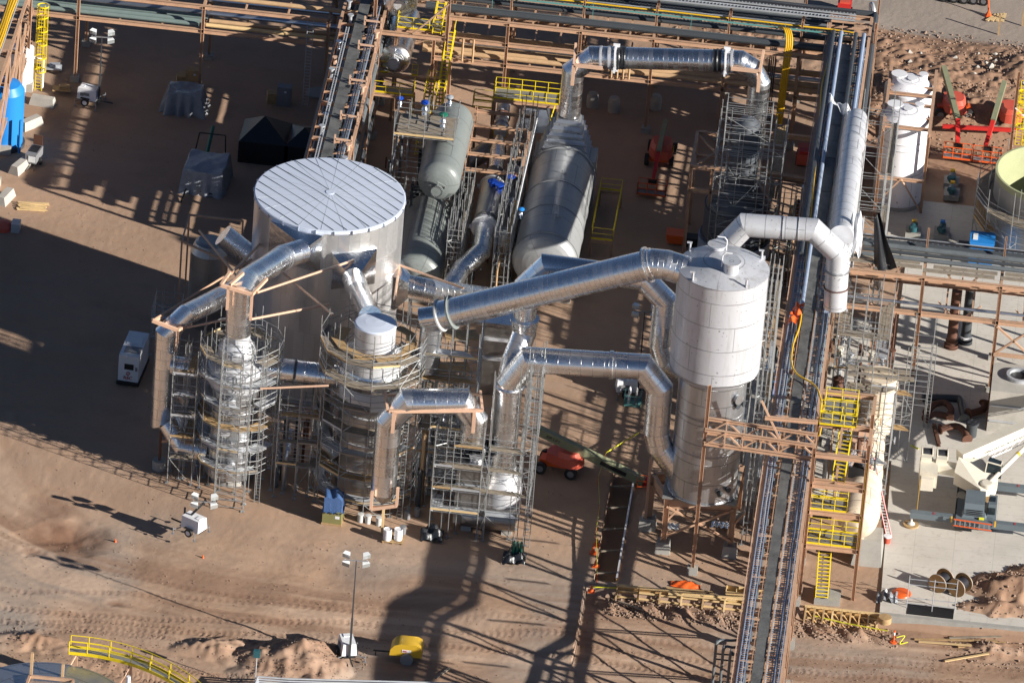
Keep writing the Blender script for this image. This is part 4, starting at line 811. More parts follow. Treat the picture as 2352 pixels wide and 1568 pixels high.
# rusty verticals
for px, py, m_, lb in ((2184, 800, 'rust', 'rusty vertical pipe stub in front of the right rack'), (2216, 790, 'dark_pipe', 'dark vertical pipe stub with white band in front of the right rack')):
    c = P(px, py); t = thing('riser_pipe', lb, 'pipe', (c.x, c.y, 0), 'vertical risers'); MB().lathe([(.42, .3), (.42, 5.5)], c, 24).build('barrel', m_, t); MB().lathe([(.6, .3), (.6, .45), (.42, .45)], c, 24, cap=False).lathe([(.6, .05), (.6, .2)], c, 24).build('base_flange', m_, t)
    MB().lathe([(.5, .6), (.5, .8)], c, 24).build('band', 'white_paint' if m_ != 'rust' else 'rust', t)
# --- truss bridge to the stair tower
BR = thing('truss_bridge', 'tan truss footbridge reaching from the scrubber over the long rack', 'bridge', (17.5, -32, 0))
zbr = 12.0
for y in (-33.6, -31.9):
    MB().ibeam((17.4, y+.6, zbr), (26.0, y, zbr), .25, .3).ibeam((17.4, y+.6, zbr+1.2), (26.0, y, zbr+1.2), .22, .25).build('chord', 'tan_steel', BR)
    o = MB()
    for k in range(6):
        x0, x1 = 17.6+k*1.4, 19.0+k*1.4; o.beam((x0, y+.5, zbr+(1.2 if k % 2 else 0)), (x1, y+.4, zbr+(0 if k % 2 else 1.2)), .12, .12).beam((x1, y+.4, zbr), (x1, y+.4, zbr+1.2), .1, .1, (0, 1, 0))
    o.build('web', 'tan_steel', BR)
for k in range(7): MB().beam((17.5+k*1.4, -33.2, zbr), (17.5+k*1.4, -31.4, zbr), .12, .16).build('crossbeam', 'tan_steel', BR)
MB().ibeam((17.45, -32.7, -.3), (17.45, -32.7, 17.0), .28, .28, (1, 0, 0)).build('column', 'tan_steel', BR); MB().box((17.45, -32.7, .2), (.8, .8, .8)).build('footing', 'concrete', BR)
MB().ibeam((21.9, -32.4, 14.5), (26, -32.2, 14.5), .25, .3).beam((21.5, -32.4, 16.0), (23.2, -32.2, 12.6), .15, .15).build('arm', 'tan_steel', BR)
c = P(1483, 1215); cc = thing('pipe_post', 'thin brown post on a concrete plinth left of the scrubber table', 'post', (c.x, c.y, 0)); MB().ibeam((c.x-.1, c.y, .8), (c.x-.1, c.y, 6.5), .2, .2, (1, 0, 0)).build('post', 'pink_steel', cc); MB().box((c.x-.1, c.y, .4), (.9, .9, .9)).build('plinth', 'concrete', cc)
# --- stair tower frame
ST = thing('stair_tower', 'tan steel stair tower right of the long rack, yellow stairs inside', 'tower', (27.9, -31.5, 0))
fx, bx, fy, by = 25.95, 30.1, -33.9, -29.2
for x, y, zt_ in ((fx, fy, 13.2), (bx, fy, 14.0), (fx, by, 13.2), (bx, by, 14.0)):
    MB().ibeam((x, y, -.3), (x, y, zt_), .28, .28, (1, 0, 0)).build('column', 'tan_steel', ST)
for z in (4.4, 7.5, 9.9, 12.6):
    for y in (fy, by): MB().ibeam((fx, y, z), (bx, y, z), .25, .4).build('girder', 'tan_steel', ST)
    MB().ibeam((fx+1.9, fy, z-.05), (fx+1.9, by, z-.05), .18, .3).build('girder', 'tan_steel', ST)
    MB().ibeam((bx, fy, z), (bx, by, z), .25, .35).build('girder', 'tan_steel', ST)
MB().ibeam((bx, by, 12.6), (bx, by+5, 12.6), .25, .4).ibeam((26, by+5, 12.6), (bx, by+5, 12.6), .25, .4).build('girder', 'tan_steel', ST)
MB().beam((bx, fy-.02, 4.6), (bx, fy-.02, 12.4), .06, .06, (1, 0, 0)).build('drop_rail', 'yellow', ST)
def rail(b, p, q, h=1.07, post=1.2, toe=True, r=.03, ends=True):
    p, q = Vector(p), Vector(q); n = max(1, round((q-p).length/post)); up = Vector((0, 0, 1))
    for f in (h, h*.52): b.tube([p+up*f, q+up*f], r, 6)
    for i in range(n+1): e = p.lerp(q, i/n); b.tube([e, e+up*h], r, 6)
    if toe: b.beam(p+up*.07, q+up*.07, .03, .16)
    return b
def railing(par, segs, mat='yellow', name='railing', **k):
    for s in segs: rail(MB(), s[0], s[1], **k).build(name, mat, par)
def stair(par, top, bot, w, mat='yellow', tm='grating'):
    top, bot = Vector(top), Vector(bot); d = bot-top; sx = Vector((d.y, -d.x, 0)).normalized()*w/2; n = max(3, round(abs(d.z)/.24))
    for s in (-1, 1): MB().beam(top+sx*s, bot+sx*s, .06, .26).build('stringer', mat, par); MB().tube([top+sx*s+Vector((0, 0, 1.0)), bot+sx*s+Vector((0, 0, 1.0))], .03, 6).build('handrail', mat, par)
    o = MB(); o2 = MB()
    for i in range(n):
        c = top.lerp(bot, (i+.5)/n); o.beam(c-sx, c+sx, .24, .04, (0, 0, 1)); o2.beam(c-sx+Vector((0, -.12, .02)), c+sx+Vector((0, -.12, .02)), .05, .06)
    o.build('treads', tm, par); o2.build('nosings', mat, par)
for z, ya, yb in ((4.6, fy, fy+2.2), (7.7, fy, fy+2.0), (12.8, -29.6, -27.6)):
    xr = bx-.15 if z < 7 else bx-1.2
    MB().box(((fx+xr)/2+.1, (ya+yb)/2, z), (xr-fx-.3, yb-ya-.3, .05)).build('deck', 'grating', ST)
    railing(ST, [((fx+.1, ya+.05, z), (xr, ya+.05, z)), ((fx+.1, yb, z), (xr, yb, z)), ((fx+.1, ya+.05, z), (fx+.1, yb, z)), ((xr, ya+.05, z), (xr, yb, z))], post=1.1)
    if z < 12: MB().box(((fx+xr)/2-.5, (ya+yb)/2, z-.6), (1.2, 1.0, .8)).build('cable_box', 'black', ST)
stair(ST, (27.5, -32.5, 4.6), (27.7, -35.0, .5), .95); stair(ST, (28.2, -28.2, 12.8), (28.0, -31.6, 9.0), .95)
c = P(1897, 1378); o = MB().box((c.x+.1, c.y+.3, .12), (2.0, 1.9, .5)).build('stair_slab', 'concrete', None, loc=tuple(c)); tag(o, 'square concrete slab at the foot of the yellow stair', 'slab')
railing(ST, [((28.8, -28.0, 12.8), (28.8, -25.5, 12.8)), ((26.3, -25.6, 12.8), (28.8, -25.6, 12.8)), ((26.3, -27.4, 12.8), (26.3, -25.6, 12.8))])
MB().box((27.6, -26.6, 12.8), (2.4, 2.2, .05)).build('deck', 'grating', ST)
# --- yellow platforms in the upper middle
def platform(name, label, x0, x1, y0, y1, z, sides='fblr', legs=True, mat='yellow', deck='grating'):
    t = thing(name, label, 'platform', ((x0+x1)/2, (y0+y1)/2, 0), 'yellow railed platforms')
    if deck: MB().box(((x0+x1)/2, (y0+y1)/2, z), (x1-x0, y1-y0, .06)).build('deck', deck, t)
    for (a, b) in (((x0, y0), (x1, y0)), ((x0, y1), (x1, y1))): MB().ibeam((*a, z-.2), (*b, z-.2), .2, .28).build('girder', 'tan_steel', t)
    sg = {'f': ((x0, y0, z), (x1, y0, z)), 'b': ((x0, y1, z), (x1, y1, z)), 'l': ((x0, y0, z), (x0, y1, z)), 'r': ((x1, y0, z), (x1, y1, z))}
    railing(t, [sg[s] for s in sides], mat)
    if legs:
        for x, y in ((x0, y0), (x1, y0), (x0, y1), (x1, y1)): MB().ibeam((x, y, 0), (x, y, z-.3), .22, .22, (1, 0, 0)).build('leg', 'tan_steel', t)
    return t
PA = platform('access_platform', 'yellow railed platform below the shiny drum with the round manway', -15.4, -11.9, 30.6, 31.9, 5.0, 'flr')
railing(PA, [((-15.4, 31.9, 5.0), (-15.4, 34.2, 5.0)), ((-15.4, 34.2, 5), (-14.4, 34.2, 5)), ((-12.4, 34.2, 5), (-11.9, 34.2, 5))])
MB().tube([(-11.9, 30.6, 5), (-11.9, 30.6, 2.6)], .09, 8).build('post', 'yellow', PA)
PB = platform('access_platform', 'upper yellow railed platform beside the topmost drum', -14.0, -9.9, 35.0, 37.0, 9.0, 'flr')
stair(PB, (-10.4, 38, 11.6), (-10.6, 34.6, 9.0), .7)
fx_ = thing('drum_tower', 'tan steel tower carrying the shiny drums and yellow platforms', 'tower', (-13.5, 38, 0))
for x in (-15.9, -9.7):
    for y in (34.6, 41.0): MB().ibeam((x, y, 0), (x, y, 19.8), .28, .28, (1, 0, 0)).build('column', 'tan_steel', fx_)
for z in (4.6, 8.6, 12.4, 16.0, 19.5):
    if z > 9: MB().box((-12.8, 38.2, z), (6.0, 5.6, .05)).build('deck', 'grating', fx_)  # decks above the view, added to cast more shade on the yard
    for y in (34.6, 41): MB().ibeam((-15.9, y, z), (-9.7, y, z), .25, .36).build('girder', 'tan_steel', fx_)
    for x in (-15.9, -9.7): MB().ibeam((x, 34.6, z), (x, 41, z), .25, .36).build('girder', 'tan_steel', fx_)
MB().beam((-15.9, 34.5, 8.2), (-18.9, 33, 3.5), .16, .16).beam((-9.7, 34.5, 12), (-12.6, 34.5, 8.8), .14, .14).build('brace', 'tan_steel', fx_)
for z, nn in ((1.9, 4), (3.6, 5), (6.9, 4), (8.1, 5)):  # filler pipe levels added to throw dark bands over the upper left yard
    for k in range(nn):
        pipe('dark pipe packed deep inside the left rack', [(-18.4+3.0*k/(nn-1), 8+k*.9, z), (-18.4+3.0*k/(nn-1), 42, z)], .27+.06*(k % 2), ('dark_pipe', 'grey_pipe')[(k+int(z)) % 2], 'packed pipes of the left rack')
st1 = thing('yellow_stair', 'steep yellow stair falling from the drum tower towards the viewer', 'stair', (-9.3, 33, 0)); stair(st1, (-9.4, 36, 8.8), (-9.7, 29.8, 3.0), .6)
st2 = thing('yellow_stair', 'narrow yellow stair between the shiny drum and the grey-green drum', 'stair', (-10.8, 31, 0)); stair(st2, (-10.6, 33.4, 5.2), (-10.9, 28.8, .4), .7); railing(st2, [((-10.9, 33.4, 5.0), (-9.8, 33.4, 5.0))])
PC = platform('access_platform', 'double-railed yellow platform over the pale pipe, left of the ribbed hopper', -4.9, .6, 28.1, 29.9, 7.0, 'fblr')
railing(PC, [((-6.6, 28.0, 6.0), (-5.0, 28.0, 6.0)), ((-6.6, 29.2, 6.0), (-5.0, 29.2, 6.0)), ((-6.6, 28.0, 6.0), (-6.6, 29.2, 6.0))])
MB().tube([(.3, 27.9, 7), (-.4, 24, 4.6), (-.8, 19, 4.0)], .05, 6).build('handrail', 'yellow', PC)
ps = P(1245, 225, 6.9); o = MB().hexa([(-2.8, 27.6, 4.4), (.2, 27.6, 4.4), (.2, 30, 4.4), (-2.8, 30, 4.4)], [(-2.2, 28.2, 6.3), (-.4, 28.2, 6.3), (-.4, 29.4, 6.3), (-2.2, 29.4, 6.3)]).build('hood', 'bright_pipe', None, loc=(-1.3, 28.8, 4.4)); tag(o, 'small shiny sloped hood under the double-railed yellow platform', 'hood')
PD_ = platform('access_platform', 'shaded yellow platform with ladder cage right of the boiler vessel', 4.9, 6.7, 15.6, 24.2, 1.6, 'fblr', deck=None)
# --- left edge: tan trestle with tray, cage ladder
LE = thing('trestle', 'tan braced trestle cut by the left edge, carrying yellow cables', 'frame', (-46.5, 24, 0))
for x, y in ((-45.1, 33.5), (-45.2, 28), (-45.2, 22.2), (-45.2, 16.0), (-48.6, 33.5), (-48.6, 28), (-48.6, 22.2)):
    MB().ibeam((x, y, 0), (x, y, 9.6), .28, .28, (1, 0, 0)).build('column', 'tan_steel', LE); MB().box((x, y, .3), (1.1, 1.1, .9)).build('footing', 'pale_concrete', LE)
for z in (3.2, 6.4, 9.4):
    MB().ibeam((-45.2, 12, z), (-45.2, 36, z), .24, .34).build('girder', 'tan_steel', LE)
    for y in (16, 22.2, 28, 33.5): MB().ibeam((-48.8, y, z), (-45.2, y, z), .22, .3).build('crossbeam', 'tan_steel', LE)
for a, b in ((16, 22.2), (22.2, 28), (28, 33.5)): MB().beam((-45.15, a, 3.4), (-45.15, b, 9.2), .18, .18).beam((-45.15, a, .8), (-45.15, b, 6.2), .18, .18).build('brace', 'tan_steel', LE)
tray('cable_tray', 'grey tray full of thick yellow cable at the top left corner', [(-46.3, 10, 10), (-46.1, 40, 10)], .85, 'galv', [(-.25, .09, 'amber'), (-.08, .1, 'amber'), (.1, .1, 'amber'), (.27, .08, 'amber')])
CG = thing('cage_ladder', 'tall bright yellow caged ladder at the top left', 'ladder', (-43.6, 32.2, 0))
o = MB()
for s in (-.28, .28): MB().beam((-43.9+s, 32.0, .8), (-43.9+s, 32.0, 9.0), .07, .1, (0, 1, 0)).build('stile', 'yellow', CG)
for k in range(27): o.beam((-44.2, 32.0, 1.0+k*.3), (-43.6, 32.0, 1.0+k*.3), .04, .04)
o.build('rungs', 'yellow', CG); c_ = (-43.75, 31.55)
for z in (3.0, 4.3, 5.6, 6.9, 8.2, 9.2): MB().lathe([(.5, -.05), (.5, .05), (.46, .05), (.46, -.05)], (c_[0], c_[1], z), 20, cap=False).build('cage_hoop', 'yellow', CG)
for k in range(9): a = rad(180+k*22.5); MB().beam((c_[0]+.48*math.cos(a), c_[1]+.48*math.sin(a), 3), (c_[0]+.48*math.cos(a), c_[1]+.48*math.sin(a), 9.2), .05, .03, (1, 0, 0)).build('cage_strap', 'yellow', CG)
# ================================================================ scaffolding
rs = random.Random(5)
def scaf(name, label, outer, inner, z0, levels, ztop, deck_sides=None, toe=None, closed=True, group='tube scaffolds', r=.034, bays=None, jitter=.5, gz0=None):
    """outer/inner: matching lists of (x, y); levels: deck heights; deck between outer and inner"""
    cx = sum(p[0] for p in outer)/len(outer); cy = sum(p[1] for p in outer)/len(outer); t = thing(name, label, 'scaffold', (cx, cy, z0), group); n = len(outer)
    rng_ = range(n if closed else n-1)
    for ring in (outer, inner):
        if ring is None: continue
        for k, (x, y) in enumerate(ring):
            zt_ = ztop[k % len(ztop)] if isinstance(ztop, (list, tuple)) else ztop+rs.uniform(-jitter, jitter)
            b_ = z0 if gz0 is None else gz0
            o = MB().tube([(x, y, b_), (x, y, zt_)], r, 6)
            for z in levels: o.lathe([(.06, -.05), (.06, .05)], (x, y, z), 6)
            if b_ < 1: o.box((x, y, b_+.03), (.3, .3, .05))
            o.build('standard', 'scaffold_tube', t)
    for li, z in enumerate(levels):
        o = MB(); zz = [z-.08, z+.52, z+1.04]
        for i in rng_:
            p, q = outer[i], outer[(i+1) % n]
            for h in zz:
                if rs.random() < .93: o.tube([(*p, h), (*q, h)], r*.85, 5)
            if inner:
                a, b = inner[i], inner[(i+1) % n]; o.tube([(*a, z-.08), (*b, z-.08)], r*.85, 5)
                if rs.random() < .5: o.tube([(*a, z+1.0), (*b, z+1.0)], r*.85, 5)
                o.tube([(*p, z-.1), (*a, z-.1)], r*.85, 5)
        o.build('ledgers', 'scaffold_tube', t)
        if inner:
            dk = MB(); dd = 0; last = None; dmat = rs.choice(('grey_wood', 'wood', 'grey_wood', 'galv'))
            for i in rng_:
                if deck_sides is not None and i not in deck_sides.get(li, deck_sides.get('*', rng_)): continue
                if dd and last != i-1: dk.build('deck', dmat, t); dk = MB()
                last = i; p, q, a, b = outer[i], outer[(i+1) % n], inner[i], inner[(i+1) % n]; m_ = 4
                for k in range(m_):
                    f0, f1 = k/m_+.01, (k+1)/m_-.02; L3 = lambda u, v, f: (u[0]+(v[0]-u[0])*f, u[1]+(v[1]-u[1])*f)
                    e = rs.uniform(0, .03); p0, p1, q0, q1 = L3(p, a, f0), L3(p, a, f1), L3(q, b, f0), L3(q, b, f1); dz = z+rs.uniform(0, .05)
                    dk.hexa([(*p0, dz), (*q0, dz), (*q1, dz), (*p1, dz)], [(*p0, dz+.045), (*q0, dz+.045), (*q1, dz+.045), (*p1, dz+.045)]); dd = 1
                if (toe is None and rs.random() < .5) or (toe is not None and i in toe): MB().beam((*p, z+.13), (*q, z+.13), .05, .16).build('toe_board', rs.choice(('fresh_wood', 'grey_wood', 'wood', 'galv')), t)
            if dd: dk.build('deck', dmat, t)
    # diagonal braces
    lv = [z0]+list(levels)
    for i in rng_:
        for a, b in zip(lv[:-1], lv[1:]):
            if rs.random() < .36:
                p, q = outer[i], outer[(i+1) % n]
                if rs.random() < .5: p, q = q, p
                MB().tube([(*p, a), (*q, b)], r*.8, 5).build('brace', 'scaffold_tube', t)
    return t
def ladder(par, x, y, z0, z1, w=.4, lean=(0, 0), mat='scaffold_tube', dirx=True):
    o = MB(); a = Vector((x, y, z0)); b = Vector((x+lean[0], y+lean[1], z1)); s = Vector((w/2, 0, 0)) if dirx else Vector((0, w/2, 0))
    o.tube([a-s, b-s], .03, 6).tube([a+s, b+s], .03, 6); n = int((z1-z0)/.3)
    for i in range(n): e = a.lerp(b, (i+.5)/n); o.tube([e-s, e+s], .02, 5)
    return o.build('ladder', mat, par)
def octo(c, r, n=8, a0=22.5): return [(c[0]+r*math.cos(rad(a0+360*k/n)), c[1]+r*math.sin(rad(a0+360*k/n))) for k in range(n)]
def grid_rect(x0, x1, y0, y1, nx, ny):
    o = [(x0+(x1-x0)*i/nx, y0) for i in range(nx)]+[(x1, y0+(y1-y0)*i/ny) for i in range(ny)]+[(x1-(x1-x0)*i/nx, y1) for i in range(nx)]+[(x0, y1-(y1-y0)*i/ny) for i in range(ny)]
    return o
def inset(pts, d):
    cx = sum(p[0] for p in pts)/len(pts); cy = sum(p[1] for p in pts)/len(pts); hx = max(abs(p[0]-cx) for p in pts); hy = max(abs(p[1]-cy) for p in pts)
    return [(cx+(p[0]-cx)*(hx-d)/hx, cy+(p[1]-cy)*(hy-d)/hy) for p in pts]
# ---- the two scaffolded scrubbing vessels
v1 = thing('scrubbing_vessel', 'left upright stainless vessel wrapped in octagonal scaffold', 'vessel', (V1.x, V1.y, 0), 'upright stainless vessels')
MB().lathe([(1.5, 0), (1.5, .7)], V1, 40).build('plinth', 'concrete', v1)
MB().lathe([(1.95, .7), (1.95, 8.6)], V1, 56, cap=False).build('lower_shell', 'steel_skin', v1)
zn = ZH(V1, 770)
MB().lathe([(1.95, 8.6), (2.15, 9.0), (2.15, zn-2.6), (1.15, zn-2.0), (1.5, zn-1.6), (1.45, zn-1.0), (1.0, zn-.3), (.98, zn+.2)], V1, 56, cap=False).build('upper_shell', 'pale_duct', v1)
for z in (2.4, 4.4, 6.8, 8.6): MB().lathe([(2.05, -.05), (2.05, .05)], (V1.x, V1.y, z), 48).build('ring', 'steel_skin', v1)
for (dx, z, rr, yy) in ((.1, zn-1.35, .62, -1.75), (-.1, 8.0, .6, -2.6), (-.3, 5.6, .45, -2.4), (.3, 2.2, .5, -2.4)):
    c = Vector((V1.x+dx, V1.y+yy, z)); nz_ = MB().lathe([(rr*.75, 1.2), (rr*.75, -.0), (rr, -.0), (rr, -.14), (.01, -.15)], c, 24, axis=(0, 1, .0), cap=False).build('manway', 'scrubber_skin', v1)
v2 = thing('scrubbing_vessel', 'capped upright vessel with round silver lid standing above its scaffold', 'vessel', (V2.x, V2.y, 0), 'upright stainless vessels')
zc = ZH(V2, 742)
MB().lathe([(1.9, 0), (1.9, .7)], V2, 40).build('plinth', 'concrete', v2)
MB().lathe([(2.45, .7), (2.45, zc-5.6)], V2, 56, cap=False).build('lower_shell', 'dull_cladding', v2)
MB().lathe([(2.5, zc-6.6), (2.52, zc-5.0)], V2, 56, cap=False).build('plastic_wrap', 'white_plastic', v2)
MB().lathe([(2.45, zc-5.2), (2.6, zc-4.8), (2.65, zc-4.0), (2.5, zc-3.6)], V2, 56, cap=False).build('foil_band', 'foil', v2)
MB().lathe([(2.45, zc-3.8), (2.45, zc-2.8), (1.62, zc-2.1), (1.62, zc-.1)], V2, 56, cap=False).build('neck', 'pale_duct', v2)
MB().lathe([(1.62, zc-.12), (1.66, zc-.1), (1.66, zc-.02), (1.55, zc+.05), (.8, zc+.14), (.01, zc+.17)], V2, 56, cap=False).build('lid', 'roof_cladding', v2)
for z in (3, 5.5, 8.0): MB().lathe([(2.52, -.06), (2.52, .06)], (V2.x, V2.y, z), 48).build('ring', 'pale_duct', v2)
S1 = scaf('scaffold_tower', 'octagonal tube scaffold round the left stainless vessel', octo(V1+Vector((.4, 0, 0)), 3.25, 12, 9), octo(V1+Vector((.3, 0, 0)), 2.3, 12, 9), 0, [1.9*k+.4 for k in range(1, 7)], 13.8, group='octagonal scaffolds', jitter=.5, deck_sides={0: (6, 7, 8, 9), 5: (1, 2, 4, 5, 6, 7, 8, 10, 11), 3: (5, 6, 7, 8, 10, 11), '*': (4, 5, 6, 7, 8, 9, 10)})
ladder(S1, V1.x+2.6, V1.y-3.3, 0, 13.8)
S1b = scaf('scaffold_tower', 'rectangular scaffold bay beside the far left duct', grid_rect(-24.5, -22.6, -28, -24.4, 1, 2), inset(grid_rect(-24.5, -22.6, -28, -24.4, 1, 2), .8), 0, [2.3, 4.2, 6.1, 8.0, 9.9], 12.0, deck_sides={'*': (0, 1, 2), 3: (0,)})
S1c = scaf('scaffold_tower', 'slim front scaffold tower standing before the left stainless vessel', grid_rect(V1.x-.6, V1.x+1.7, V1.y-4.9, V1.y-3.8, 1, 1), None, 0, [1.9*k+.4 for k in range(0, 8)], 15.0)
S2 = scaf('scaffold_tower', 'octagonal tube scaffold with orange toe boards round the capped vessel', octo(V2, 4.2, 12, 5), octo(V2, 3.15, 12, 5), 0, [zc-1.7-2.05*k for k in range(8)][::-1], zc+.2, group='octagonal scaffolds', jitter=.6, deck_sides={6: (0, 1, 5, 6, 7, 8, 9, 10, 11), 7: (5, 6, 7, 8, 9, 10), 5: (4, 5, 7, 8, 10), '*': (5, 6, 7, 8, 9, 10)})
ladder(S2, V2.x+3.2, V2.y-3.6, 0, 12)
# top boards around the cap
for k, (a, L, r1) in enumerate(((170, 2.6, 2.6), (200, 2.4, 2.8), (235, 2.6, 2.7), (268, 3.2, 2.7), (300, 2.8, 2.9), (335, 2.6, 2.9), (10, 2.8, 2.9), (40, 2.2, 2.9))):
    MB().box((V2.x+r1*math.cos(rad(a)), V2.y+r1*math.sin(rad(a)), zc-1.55+.03*(k % 3)), (.75, L*.8, .05), rad(a+8*(k % 2))).build('deck', 'wood', S2)
hs = PY(740, 985, V2.y-2.6); 0 and MB().cloth(0, 1, 0, 1, lambda v: Vector((hs.x-1.0+1.7*v.x+.3*math.sin(6*v.y), hs.y+.35*math.sin(8*v.x+3*v.y), hs.z-.2-(hs.z-.3)*v.y)), 16, 20).build('hanging_sheet', 'black_plastic', S2)
S18 = scaf('scaffold_tower', 'dim scaffold filling the gap right of the capped vessel', grid_rect(-4.2, -1.6, -27.2, -22.8, 2, 2), inset(grid_rect(-4.2, -1.6, -27.2, -22.8, 2, 2), .7), 0, [1.8, 3.6, 5.4, 7.2, 9.0], 10.6, deck_sides={'*': (0, 1, 2, 5)})
S3 = scaf('scaffold_tower', 'scaffold bay between the two stainless vessels', grid_rect(-16.0, -12.8, -28.3, -26.4, 2, 1), inset(grid_rect(-16.0, -12.8, -28.3, -26.4, 2, 1), .6), 0, [3.0, 5.0, 7.4], 9.4, deck_sides={'*': (0, 1, 2)})
S4 = scaf('scaffold_tower', 'tall scaffold under the lower end of the longest duct', grid_rect(-5.2, -.9, -26.4, -22.3, 2, 2), inset(grid_rect(-5.2, -.9, -26.4, -22.3, 2, 2), 1.1), 0, [2.2, 4.4, 6.6, 8.8, 11.0, 13.2], 16.2, jitter=.9, deck_sides={'*': (0, 1, 6, 7)})
for (x, y, z) in ((-3.0, -24.2, 11.1), (-2.6, -22.9, 13.3)): MB().box((x, y, z), (2.6, 1.6, .06), .25).build('deck', 'wood', S4)
S4b = scaf('scaffold_tower', 'low scaffold behind the lower end of the longest duct, over the bluish duct', grid_rect(-8.0, -3.2, -8.4, -5.4, 3, 1), None, 0, [5.4, 6.6], 8.0)
# cross duct between vessels
XD = duct('duct', 'dull horizontal duct joining the two scaffolded vessels', [(-18.0, V1.y+.4, 10.3-.2), (-11.2, V2.y+.4, 9.9)], .92, 'cladding', ((0, .42, 1.0, .2, 'dark_skin'), (0, .25, 1.02, .1, 'pale_duct')))
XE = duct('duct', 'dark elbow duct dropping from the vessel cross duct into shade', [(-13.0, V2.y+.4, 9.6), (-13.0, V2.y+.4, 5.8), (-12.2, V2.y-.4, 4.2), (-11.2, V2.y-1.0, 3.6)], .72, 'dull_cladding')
MX = duct('duct', 'grey horizontal duct entering the left vessel from the far left scaffold', [(-24.9, V1.y+.8, 9.2), (-21.6, V1.y+.4, 9.2)], .75, 'cladding')
MY = duct('duct', 'dark curved duct foot at the base of the left vessel', [(-24.9, V1.y+.6, 4.0), (-23.6, V1.y-.3, 2.6), (-21.6, V1.y-.4, 2.4)], .85, 'cladding')
# pink clamp frames and braces above the ducts
F2 = thing('clamp_frame', 'pink steel frame clamped above the left vessel with long braces', 'frame', tuple(PY(545, 665, -27.3)))
a_, b_ = PY(507, 655, -27.3), PY(579, 676, -27.3)
MB().beam(a_, b_, .22, .26).beam(a_, a_+Vector((.5, 1.7, .3)), .2, .24).beam(b_, PY(613, 640, -25.3), .2, .26).beam(a_+Vector((.7, .2, 0)), a_+Vector((1.5, 1.9, .2)), .2, .26).build('beam', 'pink_steel', F2)
MB().ibeam(a_+Vector((.6, 0, 0)), a_+Vector((.6, 0, -2.1)), .2, .22, (0, 1, 0)).build('post', 'pink_steel', F2); MB().ibeam(b_, b_+Vector((0, 0, -2.3)), .2, .22, (0, 1, 0)).build('post', 'pink_steel', F2)
for (p0, y0, p1, y1, nm) in (((590, 672), -27, (812, 598), TY-6.2, 'pink_steel'), ((643, 622), TY-6.5, (765, 723), -22.5, 'pink_steel'), ((577, 733), -27, (755, 699), -20, 'pink_steel'), ((520, 640), -26.5, (597, 560), TY-3, 'tan_steel'), ((555, 648), -20, (458, 530), -8, 'tan_steel')):
    MB().tube([PY(*p0, y0), PY(*p1, y1)], .1, 8).build('brace', nm, F2)
F4 = thing('clamp_frame', 'pink steel frame clamped at the elbow of the far left duct', 'frame', tuple(PY(380, 745, -26)))
a_, b_ = PY(350, 736, -25.8), PY(408, 758, -25.8)
MB().beam(a_, b_, .22, .26).beam(a_, PY(372, 728, -24), .2, .24).beam(b_, PY(440, 742, -24.2), .2, .26).build('beam', 'pink_steel', F4); MB().ibeam(b_, b_+Vector((0, 0, -1.9)), .2, .22, (0, 1, 0)).build('post', 'pink_steel', F4)
MB().tube([a_, PY(578, 596, TY-3)], .09, 8).build('brace', 'tan_steel', F4); MB().tube([PY(430, 752, -25), PY(545, 728, -25)], .09, 8).build('brace', 'pink_steel', F4)
F5 = thing('trestle', 'dull brown trestle round the silo left of the tank', 'frame', (-25, -3, 0))
for q in ((-27.0, -4.0), (-27.0, .4), (-22.6, .4)): MB().beam((*q, 0), (*q, 8.2), .14, .14, (0, 1, 0)).build('leg', 'tan_steel', F5)
MB().beam((-27, -4, 8.2), (-27, .4, 8.2), .12, .16).beam((-27, .4, 8.2), (-22.6, .4, 8.2), .12, .16).beam((-27, -4, 8.2), (-21.5, -5.5, 7.0), .12, .16).build('beam', 'tan_steel', F5)
S5 = scaf('scaffold_tower', 'small shaded scaffold left of the side silo', grid_rect(-28.6, -26.4, -8.6, -5.6, 1, 1), inset(grid_rect(-28.6, -26.4, -8.6, -5.6, 1, 1), .7), 0, [1.6, 3.2], 5.0, deck_sides={'*': (0, 1)})
TB = thing('tank_tie', 'pink steel tie rods running from the tank right side to the centre', 'tie rod', tuple(P(925, 610, 6)))
MB().tube([PY(918, 609, TY), PY(1065, 662, -12)], .1, 8).build('rod', 'pink_steel', TB); MB().tube([PY(917, 612, TY-.5), PY(906, 690, -14)], .1, 8).build('rod', 'pink_steel', TB)
SM = thing('strut', 'long pink strut spanning between the two vessels scaffolds', 'strut', tuple(PY(600, 890, -29.8))); MB().tube([PY(598, 892, -29.9), PY(755, 885, -29.5)], .09, 8).build('bar', 'pink_steel', SM)
# ---- front double scaffold with box vessel
BX = thing('box_vessel', 'rectangular grey steel box vessel inside the front scaffold, silver top', 'vessel', (-.4, -29.2, 0))
zbx = 6.1
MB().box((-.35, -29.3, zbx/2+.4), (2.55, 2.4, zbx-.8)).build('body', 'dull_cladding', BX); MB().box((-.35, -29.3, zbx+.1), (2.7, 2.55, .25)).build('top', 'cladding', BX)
for z in (2.2, 4.4): MB().box((-.35, -30.55, z), (2.6, .1, .14)).build('stiffener', 'galv', BX)
MB().lathe([(.5, 0), (.5, .35), (.58, .35), (.58, .42), (.01, .43)], (-.2, -29.9, zbx+.2), 24, cap=False).build('nozzle', 'scrubber_skin', BX)
o = MB().cloth(-1.3, 1.3, -1.1, 1.1, lambda v: Vector((-.55+v.x, -28.6+v.y*.95, zbx+1.15+.3*math.sin(v.x*3.1+v.y*2)*math.cos(v.y*4)+.18*math.sin(v.x*9+v.y*7)+.12*math.cos(v.x*13-v.y*5)-.35*(v.x*v.x+v.y*v.y))), 22, 18).build('plastic_wrap', 'black_plastic', BX)
